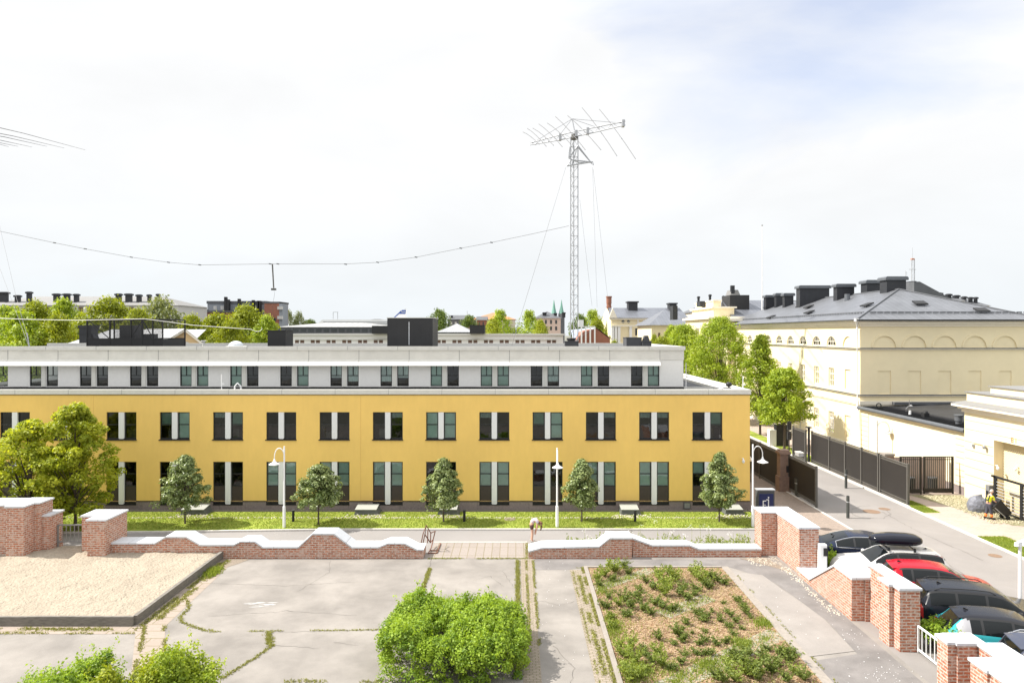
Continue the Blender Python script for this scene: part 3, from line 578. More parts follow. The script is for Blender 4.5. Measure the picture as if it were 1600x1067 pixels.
LO = {c_: window_proto(ww, hl, [('h', 1.87, 0, 0), ('h', 1.12, 0, 0)], M['glass'] if c_ == 'd' else M['glass_clear'], 1.1, 1.1, {'d': None, 'b': (1.12, hl-.04, 'blind'), 'h': (1.9, hl-.04, 'blind')}[c_]) for c_ in 'dbh'}
hT = 1.40; wT = .77
TOP = {c_: window_proto(wT, hT, [('h', .70, 0, 0), ('v', 0, .7, hT-.04)], M['glass_top'] if c_ == 'd' else M['glass_clear'], .02, None, {'d': None, 'b': (.05, hT-.04, 'blind'), 'h': (.55, hT-.04, 'curtain'), 'q': (.3, hT-.04, 'curtain')}[c_], 'attic_window') for c_ in 'dbhq'}
up_code = ['dd', 'dd', 'dd', 'dd', 'hb', 'dq', 'dd', 'dd', 'dd', 'bb', 'dd', 'hb', 'dq', 'dd', 'dh']
up_code[4] = 'hb'; up_code[5] = 'qh'; up_code[8] = 'dq'; up_code[10] = 'qd'; up_code[13] = 'qq'
lo_code = ['dd', 'dd', 'dd', 'dd', 'dd', 'dd', 'bb', 'bb', 'bb', 'dd', 'bb', 'dd', 'bb', 'bb', 'hd']
for i, x in enumerate(bays):
    for s, cu, cl in ((-1, up_code[i][0], lo_code[i][0]), (1, up_code[i][1], lo_code[i][1])):
        o = copy_tree(UP[cu], YP); o.location = (x+s*.55, D1+.07, WZ[0]+.065)
        o = copy_tree(LO[cl], YP); o.location = (x+s*.55, D1+.07, LZ[0]+.02)
for x in bays:
    for z0, z1 in ((WZ[0]+.06, WZ[1]-.01), (LZ[0]+.015, LZ[1]-.01)):
        pr = MB(); pr.prism([(x-.165, z0+.05), (x-.12, z0), (x+.12, z0), (x+.165, z0+.05), (x+.165, z1), (x-.165, z1)], D1-.02, D1+.13); pr.build('window_pier', M['pier'], YP)
for x in bays: sl = MB(); sl.prismx([(D1-.07, WZ[0]-.03), (D1+.13, WZ[0]-.01), (D1+.13, WZ[0]+.06), (D1-.07, WZ[0])], x-HW-.05, x+HW+.03); sl.build('window_sill', M['black'], YP); sl = MB(); sl.box(x-HW, x+HW, D1-.05, D1+.13, LZ[0]-.03, LZ[0]+.015); sl.build('window_sill', M['black'], YP)
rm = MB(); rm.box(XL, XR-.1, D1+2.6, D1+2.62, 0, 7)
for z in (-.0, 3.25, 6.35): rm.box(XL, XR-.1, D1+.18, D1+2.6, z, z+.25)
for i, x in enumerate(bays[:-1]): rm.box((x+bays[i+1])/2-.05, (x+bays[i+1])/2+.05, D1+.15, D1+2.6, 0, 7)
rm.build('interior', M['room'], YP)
# desks and cupboards seen behind the glass
dk = MB(); rd = random.Random(6)
for x in bays:
    for z in (.3+1.1, 4.3):
        if rd.random() < .7: xx = x+rd.uniform(-.8, .3); dk.box(xx, xx+rd.uniform(.3, .9), D1+.6, D1+1.1, z-.2, z+rd.uniform(.2, .7))
dk.build('furniture', mat('furniture', (.3, .3, .29), .7, c2=(.12, .10, .09), vs=1.), YP)
# ---- attic storey
D2 = 45.2; AX = 11.1
at = MB(); wins = []
for i in range(-1, 13):
    for dx in (0, 26.2):
        x0 = gx(46+78.33*i+dx, D2); wins.append((x0, x0+wT))
AZ = (7.46, 8.88)
facade(at, XL, AX, 7.06, 9.2, [(a, b_, AZ[0], AZ[1]) for a, b_ in wins], lambda u, v, w_: (u, D2+w_, v), .14)
at.box(AX-.01, AX, D2, 60, 7.06, 9.98); at.box(XL, AX-.01, 59.9, 60, 7.06, 9.98)
at.build('attic_wall', M['attic'], YP)
codes = 'dddddddqbbbdhdbqqqqhhddqqdbdqdbb'; codes = {2: 'dd', 3: 'bb', 4: 'bd', 5: 'db', 6: 'hq', 7: 'qh', 8: 'bd', 9: 'bb', 10: 'dq', 11: 'bd', 12: 'db', 0: 'dd', 1: 'dd', -1: 'dd'}
for n_, (a, b_) in enumerate(wins):
    c_ = codes[n_//2-1][n_ % 2]; o = copy_tree(TOP[c_], YP); o.location = ((a+b_)/2, D2+.06, AZ[0]+.01)
for dd in (UP, LO, TOP):
    for o in dd.values(): remove_tree(o)
def each(name, m, boxes, par):
    for q_ in boxes: t_ = MB(); t_.box(*q_); t_.build(name, m, par)
M['attic_panel'] = mat('attic_panel', (.76, .75, .725), .75, .03, 5)
for i in range(-1, 12): each('attic_panel', M['attic_panel'], [(wins[2*(i+1)+1][1]+.12, wins[2*(i+1)+2][0]-.1, D2-.025, D2-.001, 7.44, 8.86)], YP)
each('attic_panel', M['attic_panel'], [(AX-1.55, AX-.04, D2-.02, D2-.001, 7.44, 9.17)], YP)
for i in range(-1, 13): each('attic_mullion', M['flap'], [(wins[2*(i+1)][1]+.05, wins[2*(i+1)+1][0]-.05, D2-.05, D2-.002, 7.44, 8.88)], YP)
bs = MB(); bs.box(XL, AX+.01, D2-.1, D2-.02, 7.08, 7.42); bs.build('attic_flashing', M['black'], YP)
bd_ = MB(); bd_.box(XL, AX+.02, D2-.04, D2+.02, 9.2, 9.86); bd_.build('attic_band', M['attic_band'], YP)
fl = MB(); sm = MB()
xe = gx(1031, D2)
k_ = 0; x1 = xe
while x1 > XL:
    x0 = max(XL, x1-3.318)
    fl.prismx([(D2-.04, 9.22), (D2-.46, 8.86), (D2-.46, 8.83), (D2-.02, 9.19)], x0+.012, x1-.012)
    sm.box(x1-.012, x1+.012, D2-.046, D2, 9.2, 9.86); x1 -= 3.318
fl.build('sunshade', M['flap'], YP); sm.build('attic_seams', mat('seam', (.16, .16, .16), .8), YP)
cp = MB(); cp.box(XL, AX+.1, D2-.12, D2+.25, 9.86, 10.1); cp.box(AX-.25, AX+.1, D2+.25, 60, 9.86, 10.097); cp.box(XL, AX-.25, 59.7, 60.05, 9.86, 10.094); cp.build('attic_cap', M['cap'], YP)
cs = MB(); x = XL
while x < AX: cs.box(x-.008, x+.008, D2-.126, D2+.256, 9.87, 10.104); x += 3.32
cs.build('attic_cap_seams', M['roof_dark'], YP)
rf = MB(); rf.box(XL, AX-.25, D2+.25, 59.7, 9.75, 9.86); rf.build('attic_roof', M['membrane'], YP)
pp = MB(); pp.tube([(XL, D2+1.2, 10.02), (gx(385, D2+1.2), D2+1.2, 10.02), (gx(1000, D2+1.2), D2+1.2, 10.02)], .07, 6); pp.build('roof_rail', M['black'], YP)
rl = MB(); rl.tube([(gx(1120, 44), 44.0, 7.08), (gx(1122, 44), 44.0, 7.35), (gx(1130, 44), 44.2, 7.42), (gx(1138, 44), 44.4, 7.1)], .035, 6)
rl.tube([(gx(366, D1+1), D1+1, 7.1), (gx(367, D1+1), D1+1, 7.6), (gx(371, D1+1), D1+1, 7.8), (gx(376, D1+1), D1+1, 7.6), (gx(377, D1+1), D1+1, 7.1)], .05, 6); rl.build('vent_hoop', M['white'], YP)
drop_to_base(yb, -12, D1, 0)
# things on the roof, and lights / cameras
def roofbox(name, label, cat, px0, px1, py0, py1, D, dep, m, zb=None, extra=None, cap=.04):
    x0, x1 = gx(px0, D), gx(px1, D); z1 = gz(py0, D); z0 = zb if zb is not None else gz(py1, D)
    r = empty(name, ((x0+x1)/2, D, z0), 0, label, cat); b = MB(); b.box(x0, x1, D, D+dep, z0, z1-cap*1.2); b.build('body', m, r)
    c = MB(); c.box(x0-cap, x1+cap, D-cap, D+dep+cap, z1-cap*1.2, z1); c.build('cap', extra or m, r); drop_to_base(r, (x0+x1)/2, D, z0); return r
M['louvre'] = seammat('black_cladding', (.028, .028, .030), .10, .55, 'X', .6, .1)
r = roofbox('plant_room', 'large black clad plant box in the middle of the roof', 'plant box', 605, 676, 496, 541, 47.5, 3.2, M['louvre'], 9.86, M['cap'])
s_ = MB(); s_.box(gx(639, 47.45)-.04, gx(639, 47.45)+.04, -.03, .0, .3, 1.9); 
o = s_.build('seam_strip', M['steel'], r); o.location = (-r.location.x, 0, 0)
roofbox('roof_vent', 'grey stepped ventilation box on the roof left of the black plant box', 'vent', 418, 446, 516, 540, 47, 1.6, M['black'], 9.86)
r = roofbox('roof_hatch', 'dark box hatch with sloping side on the right of the roof', 'roof hatch', 979, 1003, 527, 541, 47.5, 1.5, M['membrane'], 9.86)
r = roofbox('chimney_cowl', 'dark vent with pitched cowl beside the hatch on the right of the roof', 'vent', 1004, 1018, 533, 541, 47.3, .9, M['membrane'], 9.86)
b = MB(); b.prism([(-.28, .35), (.28, .35), (.12, .95), (-.12, .95)], .15, .7); b.build('cowl', M['membrane'], r)
r = roofbox('round_roof_fan', 'round dark roof fan on a square base in front of the antenna mast', 'roof fan', 883, 904, 533, 541, 46.5, .9, M['membrane'], 9.86)
b = MB(); b.lathe(0, .45, [(.26, .2), (.26, .62), (.32, .66), (.32, .78)], 18); b.build('drum', M['black'], r)
# dome skylight
r = empty('dome_skylight', (gx(365, 47), 47.4, 9.86), 0, 'pale dome skylight on the flat roof', 'skylight')
b = MB(); b.lathe(0, 0, [(.72, 0), (.72, .2), (.62, .22)], 24); b.build('base', M['cap'], r)
b = MB(); b.lathe(0, 0, [(.5*math.cos(t)+.0001, .22+.36*math.sin(t)) for t in [i*math.pi/16 for i in range(9)]], 24); b.build('dome', mat('dome', (.62, .66, .70), .25, spec=.8), r, smooth=True)
r = empty('roof_vent_pipe', (gx(318, 47), 47.0, 9.86), 0, 'short pale vent pipe with flat cap left of the dome skylight', 'vent pipe')
b = MB(); b.cyl(0, 0, 0, .55, .08); b.build('pipe', M['cap'], r); b = MB(); b.cyl(0, 0, .55, .62, .18); b.build('hat', M['cap'], r)
# screened plant cage
D = 47.5; x0, x1 = gx(136, D), gx(254, D); z0, z1 = 9.86, gz(498, D)
r = empty('roof_plant_cage', (x0, D, z0), 0, 'black mesh screen cage around machinery on the left of the roof', 'plant cage'); h_ = z1-z0; wd = x1-x0; dp = 3.2
b = MB()
for x in (0, wd*.3, wd*.58, wd*.73, wd*.87, wd): b.box(x-.04, x+.04, -.04, .04, 0, h_)
for x in (0, wd): b.box(x-.04, x+.04, dp-.04, dp+.04, 0, h_)
for y in (0, dp): b.box(.04, wd-.04, y-.035, y+.035, h_-.08, h_-.003); b.box(.04, wd-.04, y-.035, y+.035, .68, .76)
for x in (0, wd): b.box(x-.035, x+.035, .04, dp-.04, h_-.08, h_-.003)
b.bar((.1, 0, h_-.1), (wd*.3, 0, .7), .05); b.bar((wd*.73, -.0, h_-.1), (wd*.87, 0, .8), .05); b.bar((wd*.58, .03, .8), (wd*.73, .03, h_-.1), .05)
b.build('frame', M['black'], r)
b = MB(); b.box(0, wd, -.02, .01, 0.02, .7); b.box(-.01, .02, .02, dp, .02, .7); b.box(wd-.02, wd+.01, .02, dp, .02, .7); b.build('lower_screen', M['black'], r)
b = MB()
n_ = 90
for i in range(n_): x = wd*i/n_; b.box(x, x+.012, .012, .02, .72, h_-.06)
for i in range(30): z = .75+(h_-.85)*i/30; b.box(0, wd, .022, .03, z, z+.012)
for i in range(20): z = .75+(h_-.85)*i/20; b.box(0, wd, dp, dp+.01, z, z+.022)
b.build('mesh_screen', M['black'], r)
b = MB(); b.box(wd*.34, wd*.54, .8, 2.0, 0, h_*.8); b.box(wd*.64, wd*.76, .9, 1.8, 0, h_*.5); b.build('machinery', mat('machine', (.07, .07, .075), .6), r)
# pole with small antenna on the parapet
for px, lab in ((346, 'thin white whip antenna standing on the parapet above the yellow wall'), (1161, 'small white antenna post on the right corner of the parapet'), (1072, 'thin white post at the right end of the grey top floor')):
    D = 43.2 if px != 1072 else 45.6; zb = 7.08; x = gx(px, D); r = empty('roof_antenna', (x, D, zb), 0, lab, 'antenna'); zt = {346: 585, 1161: 587, 1072: 567}[px]; ht = gz(zt, D)-zb
    b = MB(); b.cyl(0, 0, 0, ht, .035, .018, 8); b.build('mast', M['white'], r); b = MB(); b.cyl(0, 0, 0, .14, .09, .07, 10); b.box(.02, .16, -.03, .03, ht*.5, ht*.5+.08); b.build('bracket', M['white'], r)
r = empty('roof_floodlight', (gx(1139, 43.4), 43.4, 7.48), 0, 'round black floodlight on the parapet near the right corner', 'floodlight')
b = MB(); b.lathe(0, 0, [(.05, 0), (.05, .1), (.17, .14), (.2, .28), (.12, .38), (.02, .4)], 14); b.build('lamp_head', M['black'], r); b = MB(); b.box(-.35, .15, -.05, .05, -.0, .05); b.build('bracket', M['black'], r)
def cctv(x, y, z, rz, lab):
    r = empty('security_camera', (x, y, z), rz, lab, 'security camera'); b = MB(); b.tube([(0, 0, .12), (0, -.14, .14), (0, -.2, .06)], .035, 8); b.build('arm', M['white'], r)
    b = MB(); b.lathe(0, -.2, [(.03, .06), (.09, .03), (.09, -.05), (.05, -.13), (.01, -.15)], 12); b.build('dome_head', M['white'], r)
cctv(gx(1160, D1), D1, gz(719, D1), 0, 'white dome security camera on the yellow wall near its right corner')
cctv(XR, 42.8, gz(719, D1), R(90), 'white security camera around the right corner of the yellow wall')
r = empty('wall_box', (gx(1073, D1), D1-.04, gz(795, D1)), 0, 'small grey service box on the stone plinth', 'service box'); b = MB(); b.box(-.2, .2, -.08, 0, .05, .42); b.build('box', M['membrane'], r); b = MB(); b.box(-.17, .17, -.1, -.08, .08, .39); b.build('door', M['rail'], r)
# light wells / hatches in the lawn
M['hatch'] = mat('hatch_grey', (.10, .105, .10), .7, .15, 3)
for i, (px0, px1, lab) in enumerate([(281, 322, 'grey hatch box behind the leftmost small tree on the lawn'), (553, 592, 'grey hatch box with light lid on the lawn, free of any tree'), (683, 718, 'grey hatch box behind the middle small tree'), (970, 1003, 'grey hatch box beside the black bollard right of the fourth tree'), (1133, 1166, 'grey hatch box behind the rightmost small tree')]):
    D = 41.0; x0, x1 = gx(px0, D), gx(px1, D); r = empty('lawn_hatch', ((x0+x1)/2, D, .05), 0, lab, 'hatch', 'hatches along the plinth'); h = (x1-x0)/2
    b = MB(); b.add([(-h, 0, 0), (h, 0, 0), (h, .95, 0), (-h, .95, 0), (-h+.08, .06, .3), (h-.2, .06, .3), (h-.2, .9, .42), (-h+.08, .9, .42)], [(0,1,2,3),(4,5,6,7),(0,1,5,4),(1,2,6,5),(2,3,7,6),(3,0,4,7)]); b.build('box', M['hatch'], r)
    b = MB(); b.add([(-h+.04, .03, .303), (h-.16, .03, .303), (h-.16, .93, .425), (-h+.04, .93, .425), (-h+.04, .03, .34), (h-.16, .03, .34), (h-.16, .93, .465), (-h+.04, .93, .465)], [(0,1,2,3),(4,5,6,7),(0,1,5,4),(1,2,6,5),(2,3,7,6),(3,0,4,7)]); b.build('lid', mat('hatch_lid', (.34, .35, .32), .7) if i == 0 else bpy.data.materials['hatch_lid'], r)
# ================= cream classical building on the right
CX, CY = 30.3, 60.0; CX2 = 45.7; CYE = 94.0
cb = empty('cream_building', (CX, CY, 0), 0, 'three-storey cream classical building with arched windows and grey hipped metal roof', 'building')
def arch_facade(mb, arches, u0, u1, v0, v1, T, depth, seg=14):
    # a band of wall v0..v1 with half-round openings standing on v0 ; arches = (centre, radius)
    last = u0
    for c_, r_ in sorted(arches):
        mb.quad(T(last, v0, 0), T(c_-r_, v0, 0), T(c_-r_, v1, 0), T(last, v1, 0)); last = c_+r_
        pts = [(c_-r_*math.cos(math.pi*i/seg), v0+r_*math.sin(math.pi*i/seg)) for i in range(seg+1)]
        for a, b_ in zip(pts, pts[1:]):
            mb.quad(T(a[0], a[1], 0), T(b_[0], b_[1], 0), T(b_[0], v1, 0), T(a[0], v1, 0))
            mb.quad(T(a[0], a[1], 0), T(a[0], a[1], depth), T(b_[0], b_[1], depth), T(b_[0], b_[1], 0))
        mb.quad(T(c_-r_, v0, 0), T(c_+r_, v0, 0), T(c_+r_, v0, depth), T(c_-r_, v0, depth))
    mb.quad(T(last, v0, 0), T(u1, v0, 0), T(u1, v1, 0), T(last, v1, 0))
side_y = [62.35+3.25*i for i in range(10)]; front_x = [32.4+2.65*i for i in range(5)]
TS = lambda u, v, w_: (CX+w_, u, v)
TF = lambda u, v, w_: (u, CY+w_, v)
wl = MB()
arch_facade(wl, [(y, .95) for y in side_y], CY, CYE, 9.72, 12.0, TS, .17)
arch_facade(wl, [(x, 1.0) for x in front_x], CX, CX2, 9.72, 12.0, TF, .07)
facade(wl, CY, CYE, 0, 9.72, [(y-.52, y+.52, z0, z1) for y in side_y for z0, z1 in ((5.85, 7.65), (1.45, 3.45))], TS, .17)
facade(wl, CX, CX2, 0, 9.72, [(x-.56, x+.56, 5.62, 7.65) for x in front_x], TF, .07)
wl.box(CX2-.01, CX2, CY+.01, CYE, 0, 12); wl.box(CX, CX2, CYE-.01, CYE, 0, 12)
wl.build('cream_wall', M['cream'], cb)
for x in front_x:
    for q_ in ((x-1.02, x+1.02, CY+.06, CY+.10, 9.7, 10.75), (x-.58, x+.58, CY+.06, CY+.1, 5.6, 7.7)): bk = MB(); bk.box(*q_); bk.build('blind_recess', M['cream'], cb)
for z0, z1 in ((9.7, 10.7), (5.8, 7.7), (1.4, 3.5)): bk = MB(); bk.box(CX+.10, CX+.17, side_y[0]-1, side_y[0]+1, z0, z1); bk.build('blind_recess', M['cream'], cb)
# arch mouldings on the front
for x in front_x:
    am = MB(); seg = 16
    for i in range(seg):
        a0, a1 = math.pi*i/seg, math.pi*(i+1)/seg; q = []
        for yy in (CY-.05, CY+.02):
            for rr_ in (1.0, 1.14): q += [(x-rr_*math.cos(a0), yy, 9.72+rr_*math.sin(a0)), (x-rr_*math.cos(a1), yy, 9.72+rr_*math.sin(a1))]
        am.add(q, [(0,1,3,2), (2,3,7,6), (0,4,5,1), (4,6,7,5)])
    am.build('arch_moulding', M['cream'], cb)
tr = MB()
def band3(z0, z1, o): tr.box(CX-o, CX2+o, CY-o, CY+.02, z0, z1); tr.box(CX-o, CX+.02, CY+.02, CYE, z0, z1)
band3(9.50, 9.62, .10); band3(5.42, 5.52, .12); band3(4.72, 5.02, .14); band3(4.6, 4.72, .08); band3(11.55, 11.75, .12); band3(11.75, 11.95, .3); band3(11.95, 12.12, .45); band3(0, .55, .06); band3(.95, 1.08, .05)
tr.build('string_course', M['cream_pale'], cb)
fl = MB(); fl.box(CX-.2, CX2+.2, CY-.2, CY+.02, 9.62, 9.68); fl.box(CX-.2, CX+.02, CY+.02, CYE, 9.62, 9.655); fl.box(CX-.2, CX2+.2, CY-.2, CY+.02, 5.52, 5.58); fl.box(CX-.2, CX+.02, CY+.02, CYE, 5.52, 5.555); fl.build('ledge_flashing', M['roof_dark'], cb)
def cwin(name, w_, z0, z1, arch=False):
    o = MB(); 
    if arch:
        seg = 12
        for i in range(seg):
            a0, a1 = math.pi*i/seg, math.pi*(i+1)/seg
            q = [(xx, -r_*math.cos(t), r_*math.sin(t)) for xx in (0, .06) for t in (a0, a1) for r_ in (w_, w_-.09)]
            o.add(q, [(0,1,3,2), (4,6,7,5), (1,5,7,3), (0,2,6,4)])
        o.box(0, .06, -w_+.05, w_-.05, 0, .08)
        for y in (-.32, 0, .32): o.box(.005, .05, y-.03, y+.03, .05, math.sqrt(w_*w_-y*y)-.04)
        o.box(.004, .052, -w_*.75, w_*.75, .42, .47)
        g = MB(); g.add([(.03, -.9*math.cos(math.pi*i/12), .9*math.sin(math.pi*i/12)) for i in range(13)], [tuple(range(13))])
    else:
        h_ = z1-z0; o.box(0, .06, -w_, -w_+.09, 0, h_); o.box(0, .06, w_-.09, w_, 0, h_); o.box(0, .06, -w_+.09, w_-.09, 0, .09); o.box(0, .06, -w_+.09, w_-.09, h_-.09, h_)
        o.box(-.01, .065, -.05, .05, .09, h_-.09); o.box(.006, .05, -w_+.09, w_-.09, h_*.66, h_*.66+.07); o.box(.008, .05, -w_+.09, w_-.09, h_*.33, h_*.33+.04)
        g = MB(); g.quad((.03, -w_+.05, .05), (.03, w_-.05, .05), (.03, w_-.05, h_-.05), (.03, -w_+.05, h_-.05))
    f_ = o.build(name, M['cream_pale'], cb); g.build('pane', M['glass'], f_); return f_
A_ = cwin('arched_window', .93, 0, 0, True); B_ = cwin('window', .5, 5.85, 7.65); C_ = cwin('window', .5, 1.45, 3.45)
for y in side_y[1:]:
    for P_, z in ((A_, 9.74), (B_, 5.86), (C_, 1.46)): o = copy_tree(P_, cb); o.location = (CX+.09, y, z)
for P_ in (A_, B_, C_): remove_tree(P_)
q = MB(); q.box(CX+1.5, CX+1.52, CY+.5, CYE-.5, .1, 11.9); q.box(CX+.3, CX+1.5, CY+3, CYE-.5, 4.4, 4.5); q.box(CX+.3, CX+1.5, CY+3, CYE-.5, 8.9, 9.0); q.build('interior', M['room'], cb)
# roof
ex, ey = CX-.6, CY-.6; ex2 = CX2+.6; RX = 38.0; RY = 67.7; RZ = 15.3; EZ = 12.16
rf = MB(); rf.add([(ex, ey, EZ), (RX, RY, RZ), (RX, CYE+4, RZ), (ex, CYE+4, EZ)], [(0,3,2,1)]); rf.add([(ex2, ey, EZ), (RX, RY, RZ), (RX, CYE+4, RZ), (ex2, CYE+4, EZ)], [(0,1,2,3)])
o = rf.build('side_roof', seammat('zinc_side', (.165, .172, .188), .55, .42, 'X', .45, .3), cb)
for p_ in o.data.polygons:      # seams run from eave to ridge
    for li in p_.loop_indices: co = o.data.vertices[o.data.loops[li].vertex_index].co; o.data.uv_layers[0].data[li].uv = (co.y, co.x)
rf = MB(); rf.add([(ex, ey, EZ), (ex2, ey, EZ), (RX, RY, RZ)], [(0,1,2)]); o = rf.build('front_roof', bpy.data.materials['zinc_side'], cb)
for li in o.data.loops: co = o.data.vertices[li.vertex_index].co; o.data.uv_layers[0].data[li.index].uv = (co.x, co.y)
hp = MB(); hp.tube([(ex, ey, EZ+.03), (RX, RY, RZ+.04), (RX, CYE+4, RZ+.04)], .07, 6); hp.tube([(ex2, ey, EZ+.03), (RX, RY, RZ+.04)], .07, 6); hp.build('roof_ridge', M['roof_dark'], cb)
gt = MB(); gt.box(ex-.05, ex2+.05, ey-.08, ey+.0, EZ-.06, EZ+.0); gt.box(ex-.08, ex, ey, CYE, EZ-.06, EZ); gt.box(ex-.04, ex2+.04, ey-.05, ey+.02, EZ-.14, EZ-.07); gt.build('gutter', M['black'], cb)
# snow guards and roof hatches
sg = MB(); n_ = 62
for i in range(n_): y = ey+2.2+.55*i; x = ex+1.5; z = EZ+(x-ex)/(RX-ex)*(RZ-EZ); sg.box(x-.03, x+.03, y-.02, y+.3, z+.04, z+.16)
for i in range(24): x = ex+2.2+.62*i; y = ey+1.5; z = EZ+1.5/(RY-ey)*(RZ-EZ); sg.box(x-.25, x+.22, y-.03, y+.03, z+.04, z+.16)
sg.tube([(ex+1.5, ey+1.8, EZ+.72), (ex+1.5, CYE, EZ+.72)], .04, 5); sg.tube([(ex+1.8, ey+1.5, EZ+.68), (ex2-1.8, ey+1.5, EZ+.68)], .04, 5); sg.build('snow_guard', M['roof_dark'], cb)
def hatch_on_front(x, t): hh = MB(); y = ey+t*(RY-ey); z = EZ+t*(RZ-EZ); hh.add([(x-.55, y-.35, z), (x+.55, y-.35, z), (x+.55, y+.4, z+.3), (x-.55, y+.4, z+.3), (x-.55, y-.35, z+.12), (x+.55, y-.35, z+.12), (x+.55, y+.4, z+.42), (x-.55, y+.4, z+.42)], [(0,1,2,3),(4,5,6,7),(0,1,5,4),(1,2,6,5),(2,3,7,6),(3,0,4,7)]); hh.build('roof_hatch', M['black'], cb)
def hatch_on_side(y, t): hh = MB(); x = ex+t*(RX-ex); z = EZ+t*(RZ-EZ); hh.add([(x-.35, y-.6, z), (x-.35, y+.6, z), (x+.4, y+.6, z+.28), (x+.4, y-.6, z+.28), (x-.35, y-.6, z+.12), (x-.35, y+.6, z+.12), (x+.4, y+.6, z+.4), (x+.4, y-.6, z+.4)], [(0,1,2,3),(4,5,6,7),(0,1,5,4),(1,2,6,5),(2,3,7,6),(3,0,4,7)]); hh.build('roof_hatch', M['black'], cb)
hatch_on_front(37.4, .45); hatch_on_front(41.8, .22); hatch_on_side(64.6, .42); hatch_on_side(75, .3); hatch_on_side(84, .2); hatch_on_side(80, .55)
dp_ = MB(); dp_.tube([(CX-.6, CY-.5, 12.1), (CX-.25, CY+.1, 11.5), (CX-.22, CY+.1, 4.5), (CX-.22, CY-.1, 3.9), (CX-.2, CY-.3, .1)], .08, 8); dp_.box(CX-.75, CX-.45, CY-.65, CY-.35, 12.0, 12.25); dp_.build('downpipe', M['white'], cb)
def sheetchim(px0, px1, py0, D, dep, zb):
    x0, x1 = gx(px0, D), gx(px1, D); dep *= .45; z1 = gz(py0, D); f_ = MB(); f_.box(x0, x1, D, D+dep, zb, z1-.35); f_.box(x0-.1, x1+.1, D-.1, D+dep+.1, zb+(z1-zb)*.22, zb+(z1-zb)*.22+.12)
    o = f_.build('chimney', M['chim'], cb); c_ = MB(); c_.prism([(x0-.18, z1-.36), (x1+.18, z1-.36), (x1+.18, z1-.12), (x1+.05, z1), (x0-.05, z1), (x0-.18, z1-.12)], D-.15, D+dep+.15); c_.build('chimney_cap', M['chim_cap'], o)
for a in [(1386, 1416, 432, 68.5, 3, 14.2), (1355, 1384, 437.5, 74, 3, 14.0), (1308, 1335, 443.5, 77, 2, 13.2), (1250, 1296, 446, 84, 2.5, 13.4), (1226, 1240, 458, 90, 1.6, 13.6), (1213, 1223, 458, 94, 1.6, 14), (1197, 1210, 461, 96, 2, 14)]: sheetchim(*a)
rp = MB(); x, y = 35.2, 75; rp.cyl(gx(1324, 74), 74, 13, 15.2, .28, n=12); rp.build('flue', M['chim_cap'], cb)
drop_to_base(cb, CX, CY)
# low wing between the corner and the gatehouse
wg = empty('low_cream_wing', (CX, 52.8, 0), 0, 'single-storey cream wing with black roof joining the corner to the gatehouse', 'building wing')
b = MB(); b.box(CX, 38, 45.6, CY-.01, 0, 4.25); b.build('wall', M['cream'], wg)
b = MB()
for i in range(9): z = .75+.42*i; 
for y0, y1 in ((58.6, 59.95), (45.62, 47.0)):
    b.box(CX-.035, CX, y0, y1, .5, 4.2)
b.build('quoin_panel', M['cream'], wg)
b = MB()
for y0, y1 in ((58.6, 59.95), (45.62, 47.0)):
    for i in range(8): b.box(CX-.038, CX-.0355, y0+.02, y1-.02, .8+.42*i, .845+.42*i)
b.build('quoin_groove', M['cream_groove'], wg)
b = MB(); b.box(CX-.05, CX, 45.62, CY-.02, 0, .6); b.build('plinth', M['plinth'], wg)
b = MB(); b.prismx([(0, 0)], 0, 0) if False else None
b.box(CX-.15, 38.2, 45.6, CY-.01, 4.25, 4.36); b.build('cornice', M['cream_pale'], wg)
b = MB(); b.tube([(CX-.22, 45.7, 4.44), (CX-.22, CY-.05, 4.44)], .16, 8); b.build('gutter', M['chim_cap'], wg)
b = MB(); b.add([(CX-.1, 45.6, 4.42), (CX-.1, CY-.01, 4.42), (38, CY-.01, 4.85), (38, 45.6, 4.85), (38, 45.6, 4.3), (38, CY-.01, 4.3)], [(0,3,2,1), (3,4,5,2)])
for i in range(26): y = 46+.55*i; b.box(CX+.1, 33.0, y-.02, y+.02, 4.44, 4.58)
b.build('roof', seammat('wing_roof', (.03, .031, .036), .5, .5, 'X', .5, .1, noise=.3), wg)
b = MB(); b.box(33, CX2, CY-.5, CY-.02, 4.75, 4.95); b.box(40.0, CX2, CY-1.6, CY-.02, 4.35, 4.75); b.build('abutment', M['roof_dark'], wg)
drop_to_base(wg, CX, 52.8)
def roofthing(px, py_b, D, name, label, cat, fn):
    r = empty(name, (gx(px, D), D, gz(py_b, D)), 0, label, cat); fn(r); return r
def f1(r): b = MB(); b.box(-.55, .55, -.4, .4, -.15, .12); b.build('base', M['membrane'], r); b = MB(); b.box(-.2, .2, -.2, .2, .12, .75); b.lathe(0, 0, [(.2, .75), (.16, .88), (.05, .92)], 12); b.build('body', M['black'], r)
roofthing(1446, 660, 52.5, 'roof_vent', 'black ventilation hood on the low wing roof', 'vent', f1)
def f2(r): b = MB(); b.box(-.5, .5, -.4, .4, -.15, .1); b.build('base', M['membrane'], r); b = MB(); b.lathe(0, 0, [(.2, .1), (.2, .3), (.26, .34), (.26, .68), (.3, .7), (.3, .78)], 16); b.build('drum', M['chim_cap'], r)
roofthing(1498, 665, 48.5, 'roof_fan', 'round grey roof fan nearest the gatehouse on the low wing', 'roof fan', f2)
